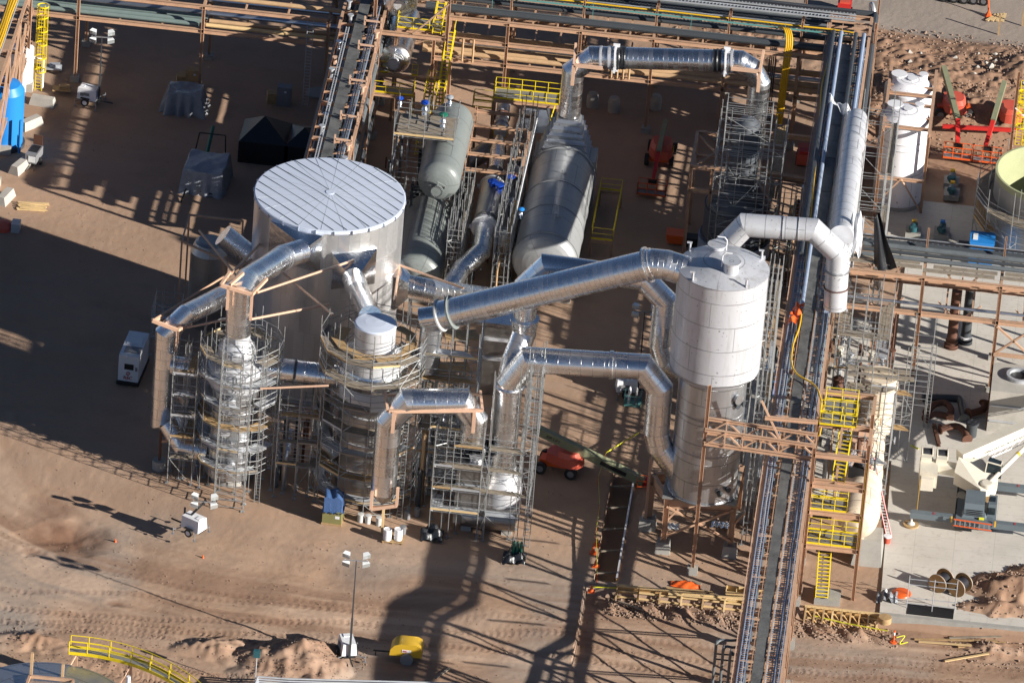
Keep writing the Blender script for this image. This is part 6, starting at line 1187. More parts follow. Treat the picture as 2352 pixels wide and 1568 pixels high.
# ================================================================ light towers
def light_tower(label, c, rot, mast=8.0, fold=None, body='white_paint'):
    t = thing('light_tower', label, 'light tower', tuple(c), 'mobile light towers'); R = rotz(rot); c = Vector(c); W = lambda x, y, z: c+R@Vector((x, y, z))
    def bx(x, y, z, dx, dy, dz): return MB().box(W(x, y, z), (dx, dy, dz), rot)
    b = MB().hexa([W(-.95, -.6, .5), W(.75, -.6, .5), W(.75, .6, .5), W(-.95, .6, .5)], [W(-.9, -.5, 1.5), W(.72, -.5, 1.5), W(.72, .5, 1.5), W(-.9, .5, 1.5)]).build('body', body, t)
    bx(-.1, -.6, 1.05, .5, .03, .25).build('vent', 'machine_grey', b); bx(-.5, -.61, 1.0, .3, .02, .3).build('panel', 'machine_grey', b); bx(-.6, .0, 1.53, .4, .5, .05).build('hatch', body, b)
    for s in (-.72, .72): w_ = MB().lathe([(.34, -.1), (.34, .1)], W(-.15, s, .34), 24, axis=R@Vector((0, 1, 0))).build('wheel', 'rubber', t); MB().lathe([(.2, -.11), (.2, .115)], W(-.15, s, .34), 18, axis=R@Vector((0, 1, 0))).build('rim', 'white_paint', w_)
    for s in (-.76, .76): bx(-.15, s, .72, .8, .22, .05).build('fender', 'black', t)
    MB().beam(W(.7, 0, .45), W(2.1, 0, .42), .1, .1).build('drawbar', 'black', t); bx(0, 0, .45, 1.9, .9, .1).build('frame', 'black', t)
    for (x, y) in ((1.0, 1.2), (1.0, -1.2), (-.9, .95), (-.9, -.95)): MB().beam(W(x*.7, y*.5, .45), W(x, y, .42), .07, .07).tube([W(x, y, .6), W(x, y, .03)], .035, 6).box(W(x, y, .03), (.22, .22, .05)).build('outrigger', 'machine_grey', t)
    if fold is None:
        m0 = W(.85, 0, .5); m1 = m0+Vector((0, 0, mast)); mt = MB().beam(m0, m0+Vector((0, 0, mast*.4)), .16, .16, (1, 0, 0)).beam(m0, m0+Vector((0, 0, mast*.7)), .11, .11, (1, 0, 0)).beam(m0, m1, .08, .08, (1, 0, 0)).build('mast', 'dark_pipe', t)
    else:
        m0 = W(.85, 0, .6); m1 = W(*fold); mt = MB().beam(m0, m1, .18, .18).beam(W(.85, 0, .4), W(.85, 0, 1.9), .16, .16, (1, 0, 0)).build('mast', 'dark_pipe', t)
    Rx = rotz(rad(-84)); MB().beam(m1+Rx@Vector((0, -.9, 0)), m1+Rx@Vector((0, .9, 0)), .07, .07).build('crossarm', 'machine_grey', mt)
    for (a, h) in ((-.62, .36), (.62, .36), (-.62, -.4), (.62, -.4)):
        q = m1+Rx@Vector((0, a*1.25, 0))+Vector((0, 0, h)); Rl = Rx@Matrix.Rotation(rad(-58), 3, 'Y')@Matrix.Rotation(a*.5, 3, 'X')
        l_ = MB().hexa([q+Rl@Vector(v) for v in ((-.29, -.3, 0), (.29, -.3, 0), (.29, .3, 0), (-.29, .3, 0))], [q+Rl@Vector(v) for v in ((-.18, -.2, .34), (.18, -.2, .34), (.18, .2, .34), (-.18, .2, .34))]).build('lamp_head', 'lamp_white', t)
        MB().box(q+Rl@Vector((0, 0, -.01)), (.56, .6, .02), R=Rl).build('lens', 'reflector', l_)
    return t
light_tower('light tower in the upper left yard with mast raised over its white generator', P(205, 236), rad(-12), 6.0)
light_tower('lowered light tower before the left scaffold, casting a long shadow', P(442, 1222), rad(150), fold=(-.9, -.1, 3.1))
light_tower('tallest light tower at the bottom beside the yellow compressor', PG(797, 1506), rad(-72), 8.6)
light_tower('light tower in shade behind the big loop duct', P(1440, 905), rad(10), 7.2)
# ================================================================ small machines
def wheels(par, pts, r, w, ax, mat='rubber', rim='white_paint'):
    for p in pts: w_ = MB().lathe([(r, -w/2), (r, w/2)], p, 24, axis=ax).build('wheel', mat, par); MB().lathe([(r*.55, -w/2-.01), (r*.55, w/2+.01)], p, 16, axis=ax).build('rim', rim, w_)
g = P(297, 880); GN = thing('generator', 'big white generator box with red lettering on the left yard', 'generator', tuple(g)); rz_ = rad(-4)
MB().box(g+Vector((.05, 1.6, 1.55)), (1.65, 4.0, 2.4), rz_).build('housing', 'white_paint', GN); MB().box(g+Vector((.05, 1.6, .25)), (1.8, 4.3, .3), rz_).build('skid', 'black', GN)
MB().box(g+Vector((.1, .6, 2.78)), (1.3, 1.0, .05), rz_).build('grille', 'machine_grey', GN); MB().box(g+Vector((.1, 2.2, 2.78)), (1.2, 1.3, .05), rz_).build('hatch', 'lamp_white', GN); MB().box(g+Vector((-.05, -.42, 1.75)), (.75, .04, .5), rz_).build('window', 'black', GN); MB().box(g+Vector((.55, -.45, 1.6)), (.18, .04, .35), rz_).build('panel', 'machine_grey', GN)
Rt = rotz(rz_)@Matrix.Rotation(rad(90), 3, 'X'); text('RSC', .42, g+Vector((-.1, -.44, .72)), Rt, 'red', GN); MB().lathe([(.16, 0), (.16, .03), (.11, .03), (.11, 0)], g+Vector((-.1, -.44, 1.15)), 20, axis=(0, -1, 0), cap=False).build('emblem', 'red', GN)
c = PG(931, 1512); CM = thing('air_compressor', 'yellow towable air compressor with black wheel at the bottom', 'compressor', tuple(c))
b = MB().extr([c+Vector(v) for v in ((-1.2, 0, .6), (1.25, 0, .6), (1.3, 0, 1.1), (1.15, 0, 1.5), (.8, 0, 1.68), (-.4, 0, 1.66), (-.85, 0, 1.5), (-1.15, 0, 1.1))], (0, 1, 0), 1.35).build('canopy', 'amber', CM); b.data.materials[0] = MAT['yellow2'] if 'yellow2' in MAT else MAT['amber']
MB().box(c+Vector((.1, -.66, 1.1)), (.7, .06, .24), .03).build('label_plate', 'white_paint', CM); MB().box(c+Vector((-.45, -.64, .95)), (.4, .05, .22), .03).build('vent', 'machine_grey', CM); text('RSC', .2, c+Vector((0, -.71, 1.1)), Matrix.Rotation(rad(80), 3, 'X'), 'red', CM)
wheels(CM, [c+Vector((.15, -.75, .38)), c+Vector((.15, .75, .38))], .38, .22, (0, 1, 0)); MB().lathe([(.5, -.13), (.5, .13)], c+Vector((.15, -.75, .42)), 20, axis=(0, 1, 0)).build('fender', 'machine_grey', CM); MB().beam(c+Vector((-1.1, 0, .5)), c+Vector((-2.5, 0, .45)), .1, .1).tube([c+Vector((-2.3, 0, .5)), c+Vector((-2.3, 0, .03))], .04, 6).build('drawbar', 'black', CM); MB().box(c+Vector((.1, .05, .55)), (2.3, 1.2, .14)).build('frame', 'black', CM)
c = P(74, 385); WM = thing('welding_machine', 'grey wheeled welding machine with raised lid at the left edge', 'welder', tuple(c)); rz_ = rad(-10)
MB().box(c+Vector((0, .8, .85)), (.95, 1.9, .8), rz_).build('body', 'machine_grey', WM); MB().box(c+Vector((-.05, -.17, .85)), (.6, .04, .55), rz_).build('grille', 'lamp_white', WM); MB().box(c+Vector((.15, 1.9, 1.6)), (.8, .06, 1.0), rz_).build('lid', 'rust', WM); MB().box(c+Vector((.05, 1.0, 1.27)), (.7, 1.2, .06), rz_).build('engine_top', 'black', WM); wheels(WM, [c+Vector((-.55, .9, .32)), c+Vector((.6, .7, .32))], .32, .18, (1, 0, 0), rim='machine_grey'); MB().beam(c+Vector((.2, -.2, .4)), c+Vector((.3, -1.1, .35)), .08, .08).build('drawbar', 'black', WM)
def tarped(name, label, cat, c, lx, ly, h, mat, seed, legs=True, rz_=0.0, bulge=.12, under='machine_grey'):
    t = thing(name, label, cat, tuple(c)); rr = random.Random(seed); ph = [rr.uniform(0, 6.28) for _ in range(8)]; c = Vector(c); R = rotz(rz_)
    if legs: MB().box(c+Vector((0, 0, h*.35)), (lx*.85, ly*.85, h*.7), rz_).build('machine', under, t)
    def f(v):
        ax, ay = abs(v.x), abs(v.y); d = max(ax, ay)
        if d < .62: x, y, z = v.x/.62, v.y/.62, h*(1-.05*math.sin(4*v.x+ph[0])*math.cos(5*v.y+ph[1])); 
        else: s = (d-.62)/.38; x, y = v.x/d, v.y/d; z = h*(1-s)+.02; fl = 1+bulge*s*(1+.6*math.sin(14*math.atan2(v.y, v.x)+ph[2])); x *= fl; y *= fl
        q = R@Vector((x*lx/2, y*ly/2, 0)); return c+Vector((q.x, q.y, z+.04*math.sin(9*x+ph[3])*math.sin(7*y+ph[4])))
    MB().cloth(-1, 1, -1, 1, f, 34, 34).build('cover', mat, t); return t
tarped('covered_machine', 'machine under a silver-grey tarpaulin behind the big tank', 'machine', P(472, 425), 3.4, 3.6, 2.3, 'silver_tarp', 3, rz_=-.05)
cm_ = P(472, 425)
o = thing('gantry', 'dark pipe tripod and slide beside the silver-covered machine', 'gantry', (cm_.x, cm_.y+3, 0)); MB().tube([(cm_.x-.3, cm_.y+6.2, 2.2), (cm_.x-.4, cm_.y+1.6, .8)], .16, 10).build('pipe', 'green', o); MB().tube([(cm_.x-1.6, cm_.y+4, 0), (cm_.x-1.2, cm_.y+4.2, 2.6)], .06, 6).tube([(cm_.x+1.2, cm_.y+3.6, 0), (cm_.x+1.0, cm_.y+4.2, 2.6)], .06, 6).tube([(cm_.x-1.2, cm_.y+4.2, 2.6), (cm_.x+1.0, cm_.y+4.2, 2.6)], .06, 6).tube([(cm_.x-1.6, cm_.y-3.6, .1), (cm_.x-1.4, cm_.y-1.7, .5), (cm_.x+1.6, cm_.y-2.0, .2)], .07, 6).build('legs', 'black', o)
tarped('covered_machine', 'machine wrapped in clear plastic in the shaded upper yard', 'machine', P(424, 250), 2.9, 2.2, 2.0, 'clear_plastic', 8, bulge=.3, under='wood')
tb_ = P(640, 372); TN = thing('tent', 'black peaked plastic tent behind the big tank', 'tent', tuple(tb_))
for (dx, w_, h_) in ((-1.3, 4.2, 3.6), (2.1, 3.2, 2.9)):
    cx_, cy_ = tb_.x+dx, tb_.y+1.2; b_ = [(cx_-w_/2, cy_-2.0, .0), (cx_+w_/2, cy_-2.0, .0), (cx_+w_/2, cy_+2.0, .0), (cx_-w_/2, cy_+2.0, .0)]; m_ = [(x, y, 2.0) for x, y, z in b_]
    MB().add(b_+m_+[(cx_-.2, cy_, h_)], [(0, 1, 5, 4), (1, 2, 6, 5), (2, 3, 7, 6), (3, 0, 4, 7), (4, 5, 8), (5, 6, 8), (6, 7, 8), (7, 4, 8)]).build('canopy', 'black_plastic', TN, smooth=False)
for (x, y) in ((-3.1, -.8), (3.2, -.8), (-3.3, 2.6)): MB().tube([(tb_.x+x, tb_.y+y, 0), (tb_.x+x*.9, tb_.y+y+.4, 2.2)], .05, 6).build('pole', 'black', TN)
for (px, py, lb, sz) in ((444, 200, 'brown junction cabinets clustered at the column foot, left one', 1.3), (652, 240, 'grey cabinet with a white tag at the ladder column foot', 1.2)):
    c = P(px, py); t = thing('cabinet', lb, 'cabinet', tuple(c)); MB().box(c+Vector((0, 0, .9)), (sz, .8, 1.8)).build('body', 'machine_grey' if px > 500 else 'wood', t); MB().box(c+Vector((.1, -.42, 1.4)), (.2, .03, .16)).build('tag', 'white_paint', t); MB().box(c+Vector((-1.1, .2, .5)), (.8, .9, 1.0), .2).build('side_box', 'wood', t)
c = P(728, 216); o = MB().lathe([(.95, 0), (.95, .18), (.01, .2)], c, 32, cap=False).build('round_cover', 'concrete', None, loc=tuple(c)); tag(o, 'round pale concrete cover flat on the ground by the left rack', 'cover')
for k, px in enumerate((658, 676)): pass
ladder(T2, -21.4, 35.6, .2, 8.4, .5, mat='galv')
# barrier blocks on the left edge
for k, (px, py, rz_, lb) in enumerate(((98, 240, -.15, 'pale concrete block at the foot of the yellow cage ladder'), (70, 290, .9, 'concrete barrier block under the left trestle, second from the ladder'), (45, 390, 1.2, 'concrete barrier block behind the welding machine'), (12, 460, 1.3, 'lowest concrete barrier block on the left edge'))):
    c = P(px, py); o = MB().hexa([c+rotz(rz_)@Vector(v) for v in ((-1.1, -.5, 0), (1.1, -.5, 0), (1.1, .5, 0), (-1.1, .5, 0))], [c+rotz(rz_)@Vector(v) for v in ((-.95, -.3, .75), (.95, -.3, .75), (.95, .3, .75), (-.95, .3, .75))]).build('barrier_block', 'pale_concrete', None, loc=tuple(c)); tag(o, lb, 'block')
c = P(20, 345); o = thing('blue_tank', 'bright blue upright tank half hidden by the left trestle', 'tank', tuple(c)); MB().lathe([(1.6, .3), (1.6, 5.2), (1.2, 5.8), (.01, 6.1)], c+Vector((-.6, 1, 0)), 40, cap=False).build('shell', 'blue', o); MB().lathe([(1.8, 0), (1.8, .35)], c+Vector((-.6, 1, 0)), 32).build('base', 'dark_pipe', o)
MB().tube([c+Vector((1.0, -.8, .3)), c+Vector((1.0, -.8, 3.4))], .12, 8).build('pipe', 'blue', o)
c = P(48, 200); o = thing('white_tank', 'white upright tank behind the left trestle', 'tank', tuple(c)); MB().lathe([(1.0, 0), (1.0, 3.8), (.01, 4.3)], c+Vector((0, 0, 0)), 32, cap=False).build('shell', 'white_paint', o); MB().tube([c+Vector((.9, 0, 3)), c+Vector((1.8, 0, 2.8)), c+Vector((1.8, 0, 0))], .14, 8).build('pipe', 'white_paint', o)
random.seed(9); o = thing('timber_stack', 'fan of pale new timber battens on the left ground', 'timber', tuple(P(75, 478))); c = P(75, 478)
for k in range(11): a = rad(6+random.uniform(-9, 9)); MB().box(c+Vector((random.uniform(-.2, .2), -.55+.12*k, .1+.06*(k % 3))), (2.3, .12, .07), a).build('batten', 'fresh_wood', o)
c = P(18, 528); o = thing('tool_cart', 'small grey cart with an orange-red cover at the left edge', 'cart', tuple(c)); MB().box(c+Vector((.65, .1, .4)), (.7, 1.0, .8)).build('box', 'galv', o); MB().lathe([(.01, .75), (.5, .7), (.75, .35), (.75, 0)], c+Vector((-.4, .1, 0)), 18, cap=False).build('cover', 'coral', o)
for k in range(2):
    c = P(120+k*22, 165+k*50); o = MB().box(c+Vector((0, 0, .45)), (1.6, .9, .1), .1).beam(c+Vector((-.7, -.3, 0)), c+Vector((-.7, .3, .45)), .06, .06).beam(c+Vector((.7, .3, 0)), c+Vector((.7, -.3, .45)), .06, .06).box(c+Vector((.2, .1, .62)), (.9, .5, .25), .2).build('workbench', ('galv', 'wood')[k], None, loc=tuple(c)); tag(o, ('littered work bench with grey fittings behind the cage ladder', 'dark wooden sawhorse bench below the left rack column')[k], 'bench')
# pallet with blue tarp, drums
c = P(762, 1205); BT = thing('tarped_pallet', 'blue tarpaulin over a khaki crate in front of the capped vessel', 'pallet', tuple(c))
MB().box(c+Vector((0, .7, .7)), (1.5, 1.5, 1.1), -.05).build('crate', 'olive', BT); MB().box(c+Vector((0, .7, .08)), (1.6, 1.6, .15), -.05).build('pallet', 'wood', BT); MB().box(c+Vector((.4, -.07, .75)), (.35, .02, .25), -.05).build('sheet', 'white_paint', BT)
MB().cloth(-1, 1, -1, 1, lambda v: Vector((c.x+v.x*.86*(1-.1*max(0, abs(v.y)-.7)), c.y+.7+v.y*.86, (2.55-.18*v.x**2-.1*v.y**2+.1*math.sin(6*v.x+v.y)) if max(abs(v.x), abs(v.y)) < .86 else 1.15+.08*math.sin(11*v.x+9*v.y))), 36, 36).build('tarpaulin', 'blue_tarp', BT)
c = P(903, 1242); PL = thing('pallet', 'wooden pallet carrying the two white drums', 'pallet', tuple(c)); o = MB()
for k in range(5): o.box(c+Vector((0, -.4+.25*k, .13)), (1.7, .16, .03))
for k in range(3): o.box(c+Vector((-.75+.75*k, .1, .06)), (.1, 1.2, .1))
o.build('slats', 'wood', PL)
for k, px in enumerate((889, 914)):
    d = P(px, 1238, .15); o = thing('drum', ('left', 'right')[k]+' white drum standing on the pallet', 'drum', tuple(d), 'white drums'); MB().lathe([(.31, 0), (.33, .05), (.33, .9), (.31, .95), (.31, .9), (.01, .9)], d, 24, cap=False).build('body', 'white_paint', o); MB().lathe([(.34, .3), (.34, .34)], d, 24).lathe([(.34, .62), (.34, .66)], d, 24).build('hoops', 'white_paint', o)
for k, (px, py) in enumerate(((845, 1200), (870, 1205), (828, 1197), (935, 1190), (958, 1185), (925, 1225), (1003, 540))):
    d = P(px, py); o = MB().lathe([(.24, 0), (.26, .7), (.01, .72)], d, 18, cap=False).build('small_drum', 'ceramic' if k < 3 else 'machine_grey', None, loc=tuple(d)); tag(o, ('pale small drum near the cradle frame foot', 'grey small drum in shade among the scaffold feet')[k >= 3], 'drum', 'small drums by the scaffold feet, '+('pale' if k < 3 else 'grey'))
c = P(1186, 1285); o = thing('gas_rack', 'dark green rack standing in front of the double scaffold', 'rack', tuple(c))
MB().box(c+Vector((0, .3, .1)), (1.0, 1.4, .15), .15).build('base', 'green', o)
for k in range(6): MB().lathe([(.12, .1), (.12, 1.3), (.05, 1.45)], c+Vector((-.28+.28*(k % 3), .05+.4*(k//3), 0)), 12).build('cylinder', 'green', o)
for dx, dy in ((-.45, -.3), (.45, -.3), (-.45, .9), (.45, .9)): MB().tube([c+Vector((dx, dy, .1)), c+Vector((dx, dy, 1.5))], .03, 6).build('post', 'black', o)
c = P(1452, 930); o = thing('gas_rack', 'teal crate of gas cylinders in the shaded centre yard', 'rack', tuple(c))
MB().box(c+Vector((0, .3, .1)), (1.3, 1.3, .12)).build('base', 'teal', o)
for k in range(4): MB().lathe([(.11, .1), (.11, 1.2), (.05, 1.4)], c+Vector((-.3+.55*(k % 2), .0+.5*(k//2), 0)), 14).build('cylinder', 'white_paint' if k % 2 == 0 else 'machine_grey', o)
for z in (.5, 1.0): railing(o, [(c+Vector((-.65, -.35, 0)), c+Vector((.65, -.35, 0))), (c+Vector((.65, -.35, 0)), c+Vector((.65, .95, 0))), (c+Vector((-.65, -.35, 0)), c+Vector((-.65, .95, 0)))], 'teal', 'cage', h=z, toe=False); 
for (px, py) in ((1360, 245), (1409, 255), (1505, 250)):
    d = P(px, py); o = MB().lathe([(.5, 0), (.52, .9), (.4, 1.3), (.15, 1.35), (.01, 1.36)], d, 20, cap=False).build('pedestal', 'pale_concrete', None, loc=tuple(d)); tag(o, 'round-topped pedestal in the shaded yard below the top duct', 'pedestal', 'pedestals below the top duct')
c = P(1550, 560); o = thing('skip', 'orange skip box in shade left of the quench tower', 'skip', tuple(c)); MB().hexa([c+Vector(v) for v in ((-.6, -.4, .2), (.6, -.4, .2), (.6, .5, .2), (-.6, .5, .2))], [c+Vector(v) for v in ((-.8, -.6, 1.1), (.8, -.6, 1.1), (.8, .7, 1.1), (-.8, .7, 1.1))]).build('body', 'orange', o); MB().box(c+Vector((1.4, .2, .4)), (1.0, 1.0, .8)).build('engine', 'black', o)
c = P(1768, 905); o = thing('scissor_lift', 'bright blue scissor lift basket right of the scrubber', 'lift', tuple(c)); MB().box(c+Vector((0, .5, .35)), (1.0, 1.6, .5)).build('chassis', 'blue', o); railing(o, [(c+Vector((-.5, -.3, 1.3)), c+Vector((.5, -.3, 1.3))), (c+Vector((-.5, 1.3, 1.3)), c+Vector((.5, 1.3, 1.3))), (c+Vector((-.5, -.3, 1.3)), c+Vector((-.5, 1.3, 1.3))), (c+Vector((.5, -.3, 1.3)), c+Vector((.5, 1.3, 1.3)))], 'blue', 'basket_rail', r=.04); MB().beam(c+Vector((0, -.2, .6)), c+Vector((0, 1.2, 1.3)), .1, .1).beam(c+Vector((0, 1.2, .6)), c+Vector((0, -.2, 1.3)), .1, .1).build('scissor_arm', 'black', o)
for k in range(5):
    c = P(1785+k*9, 655+k*1.5); o = MB().lathe([(.12, .1), (.12, 1.4), (.05, 1.55)], c, 12).build('gas_cylinder', 'rust', None, loc=tuple(c)); tag(o, 'dark red gas cylinder in the row between scrubber and long rack', 'gas cylinder', 'row of dark red gas cylinders')
o = MB().cloth(-1, 1, -.5, .5, lambda v: Vector((P(1660, 1210).x+v.x*.9, P(1660, 1210).y+v.y*.9, .15+.12*abs(math.sin(7*v.x+5*v.y))+.06*math.sin(15*v.x))), 16, 10).build('foil_scrap', 'foil', None, loc=tuple(P(1660, 1210))); tag(o, 'crumpled foil scraps on the ground under the scrubber table', 'scrap')
o = MB().cloth(-.6, .6, -.5, .5, lambda v: Vector((P(1545, 1215).x+v.x*.8, P(1545, 1215).y+v.y*.9, .2+.15*abs(math.sin(6*v.x+4*v.y)))), 12, 10).build('white_sheet', 'white_plastic', None, loc=tuple(P(1545, 1215))); tag(o, 'small white plastic scrap beside the scrubber table leg', 'sheet')
# ================================================================ boom lifts
def boom_lift(label, c, rot, base_r, pts, bw=.42, boomcol='olive_boom', body='coral', basket_rot=0, mid='red'):
    t = thing('boom_lift', label, 'boom lift', tuple(c), 'orange boom lifts'); c = Vector(c); R = rotz(rot); W = lambda x, y, z: c+R@Vector((x, y, z))
    MB().box(W(0, 0, .75), (3.0, 1.1, .5), rot).box(W(-1.2, 0, .6), (.4, 2.0, .3), rot).box(W(1.2, 0, .6), (.4, 2.0, .3), rot).build('chassis', 'orange', t)
    wheels(t, [W(x, y, .5) for x in (-1.25, 1.25) for y in (-1.05, 1.05)], .5, .36, R@Vector((0, 1, 0)), rim='machine_grey')
    R2 = rotz(base_r); U = lambda x, y, z: c+R2@Vector((x, y, z)); pr = []
    n = 14; out = [(-2.0, -.6), (-2.15, 0), (-2.0, .6), (-1.5, .95), (-.4, 1.05), (.7, .9), (.95, .4), (.95, -.4), (.7, -.9), (-.4, -1.05), (-1.5, -.95)]
    MB().hexa([U(x, y, 1.0) for x, y in out], [U(x*.96, y*.9, 1.75) for x, y in out]).build('turntable', body, t); MB().hexa([U(x*.9, y*.9, 1.75) for x, y in out[:5]+out[-2:]], [U(x*.8, y*.7, 2.15) for x, y in out[:5]+out[-2:]]).build('counterweight', body, t); MB().box(U(-.6, -1.04, 1.4), (.7, .04, .35), base_r).build('panel', 'yellow', t)
    for k, (a, b) in enumerate(zip(pts[:-1], pts[1:])):
        s = 1-.18*k; bm = MB().beam(a, b, bw*s, (bw+.08)*s).build('boom_section', boomcol if k == 0 else mid, t)
    e = Vector(pts[-1]); Rb = rotz(basket_rot); Q = lambda x, y, z: e+Rb@Vector((x, y, z)); z0 = -.6
    bk = MB().box(Q(0, -.55, z0), (2.4, .9, .06), basket_rot).build('basket_floor', 'machine_grey', t)
    for (x0, y0, x1, y1) in ((-1.2, -1.0, 1.2, -1.0), (-1.2, -.1, 1.2, -.1), (-1.2, -1.0, -1.2, -.1), (1.2, -1.0, 1.2, -.1)): rail(MB(), Q(x0, y0, z0), Q(x1, y1, z0), 1.1, .8, r=.035).build('basket_rail', 'orange', t)
    MB().box(Q(0, -.2, z0+.9), (.7, .3, .3), basket_rot).build('control_box', 'black', t); return t
c1 = P(1282, 1078); bl = boom_lift('boom lift with long olive boom lying across the centre yard', c1, rad(-8), rad(155), [PY(1232, 985, c1.y-.2), PY(1478, 1105, c1.y-.8), PY(1500, 1105, c1.y-.6)], .6)
p0, p1 = PY(1232, 985, c1.y-.2), PY(1478, 1105, c1.y-.8); d_ = (p1-p0).normalized(); Rb_ = Matrix((d_, Vector((0, -1, 0)).cross(d_).normalized()*-1, Vector((0, -1, 0)))).transposed(); Rb_ = Matrix((d_, (Vector((0, -1, 0)).cross(d_)).normalized(), Vector((0, -1, 0)))).transposed()
nrm = Vector((0, -1, 0)); zl = d_.copy(); yl = nrm.cross(d_).normalized(); Rb_ = Matrix((d_, yl, nrm)).transposed()
text('AIR LIFT', .34, p0.lerp(p1, .16)+Vector((0, -.33, 0)), Rb_, 'black', bl); MB().beam(p0.lerp(p1, .6)+Vector((0, -.31, 0)), p0.lerp(p1, .84)+Vector((0, -.31, 0)), .04, .34).build('sign_plate', 'black', bl)
c1 = P(1517, 365); boom_lift('boom lift in the dark yard, boom stretched straight towards the viewer', c1, rad(88), rad(92), [c1+Vector((.1, 1.4, 2.9)), c1+Vector((-.1, -3.0, 2.2)), c1+Vector((-.2, -5.4, .9)), c1+Vector((-.2, -6.3, 1.0))], .38)
c1 = P(2188, 262); boom_lift('boom lift beside the white tanks with tall tilted body and steep boom', c1, rad(10), rad(100), [c1+Vector((-1.2, 2.0, 3.3)), c1+Vector((.5, -5.4, 2.4)), c1+Vector((.7, -7.2, 1.3)), c1+Vector((.8, -8.0, 1.1))], .45)
c1 = P(2318, 282); boom_lift('boom lift at the right edge behind the yellow caged ladders', c1, rad(5), rad(95), [c1+Vector((-.8, 1.5, 3.0)), c1+Vector((-1.4, -4.2, 2.2)), c1+Vector((-1.8, -6.4, 1.0)), c1+Vector((-1.6, -7.4, 1.0))], .42)
c1 = P(1855, 372); o = thing('red_machine', 'red machine half hidden beyond the long rack', 'machine', tuple(c1)); MB().box(c1+Vector((-.3, 0, .7)), (1.3, 2.2, 1.0)).build('body', 'coral', o); MB().box(c1+Vector((-.3, -.6, 1.3)), (.9, .7, .3)).build('hood', 'red', o); wheels(o, [c1+Vector((-.9, .7, .35)), c1+Vector((-.9, -.7, .35))], .35, .25, (1, 0, 0))
c1 = P(2240, 300); o = thing('red_beam', 'long red steel spreader beam behind the boom lifts', 'beam', tuple(c1)); MB().beam(P(2165, 290, .8), P(2340, 300, .8), .28, .3).build('beam', 'red', o); MB().beam(P(2180, 292, 0), P(2180, 292, .7), .2, .2, (1, 0, 0)).beam(P(2320, 299, 0), P(2320, 299, .7), .2, .2, (1, 0, 0)).build('stand', 'red', o)
# ================================================================ mobile crane
cc = P(2236, 1190, .14); CR = thing('mobile_crane', 'cream and grey truck crane on outriggers, boom rising off the right edge', 'crane', tuple(cc)); X0, Y0 = cc.x, cc.y; Wc = lambda x, y, z: Vector((X0+x, Y0+y, z+.14))
MB().box(Wc(.05, .9, 1.15), (2.9, 7.2, .5)).build('deck', 'crane_grey', CR)
MB().hexa([Wc(-1.45, -2.7, .6), Wc(1.45, -2.7, .6), Wc(1.35, -1.5, .6), Wc(-1.35, -1.5, .6)], [Wc(-.85, -2.3, 1.6), Wc(.85, -2.3, 1.6), Wc(.85, -1.5, 1.7), Wc(-.85, -1.5, 1.7)]).build('bumper', 'crane_grey', CR)
MB().hexa([Wc(-.85, -2.2, 1.4), Wc(.8, -2.2, 1.4), Wc(.8, .4, 1.4), Wc(-.85, .4, 1.4)], [Wc(-.8, -1.6, 2.3), Wc(.75, -1.6, 2.3), Wc(.75, .35, 2.4), Wc(-.8, .35, 2.4)]).build('engine_hood', 'crane_grey', CR); 
for k in range(4): MB().box(Wc(0, -2.28+.1*k, 1.62+.1*k), (1.3, .03, .06)).build('grille_bar', 'black', CR)
MB().box(Wc(.62, -2.5, 1.55), (.4, .04, .22)).build('sign_plate', 'tape', CR)
cb_ = MB().hexa([Wc(1.0, -1.9, 1.2), Wc(1.75, -1.9, 1.2), Wc(1.75, .0, 1.2), Wc(1.0, .0, 1.2)], [Wc(1.05, -1.6, 2.4), Wc(1.7, -1.6, 2.4), Wc(1.7, -.1, 2.4), Wc(1.05, -.1, 2.4)]).build('cab', 'crane_grey', CR); MB().box(Wc(1.37, -1.78, 1.9), (.5, .12, .55)).build('windscreen', 'glass', cb_); MB().box(Wc(1.37, -.8, 2.43), (.4, .7, .04)).build('roof_window', 'glass', cb_)
for (x, y) in ((-1.3, -1.2), (1.35, -1.0), (-1.3, .6), (1.35, .8), (-1.3, 3.3), (1.35, 3.3)): wheels(CR, [Wc(x, y, .62)], .62, .42, (1, 0, 0), rim='machine_grey')
for (x, y) in ((-.95, 1.0), (.95, .9)): MB().lathe([(.55, 0), (.55, .06)], Wc(x, y, 1.4), 28).build('deck_plate', 'wood' if x > 0 else 'pale_concrete', CR)
MB().box(Wc(.95, 2.4, 1.45), (1.1, 1.6, .1)).build('side_deck', 'wood', CR)
lb_ = MB()
for s in (0, 1): MB().beam(Wc(-1.55, -2.95, 1.5-s*.55), Wc(1.5, -3.15, 1.5-s*.55), .08, .08).build('ladder_rail', 'orange', CR)
for k in range(8): MB().beam(Wc(-1.4+.38*k, -2.96-.02*k, 1.5), Wc(-1.4+.38*k, -2.96-.02*k, .95), .1, .06, (0, 1, 0)).build('ladder_rung', 'machine_grey', CR)
for s in (-1, 1): MB().box(Wc(s*1.72, -2.75, 1.35), (.12, .12, .5)).build('corner_marker', 'amber', CR)
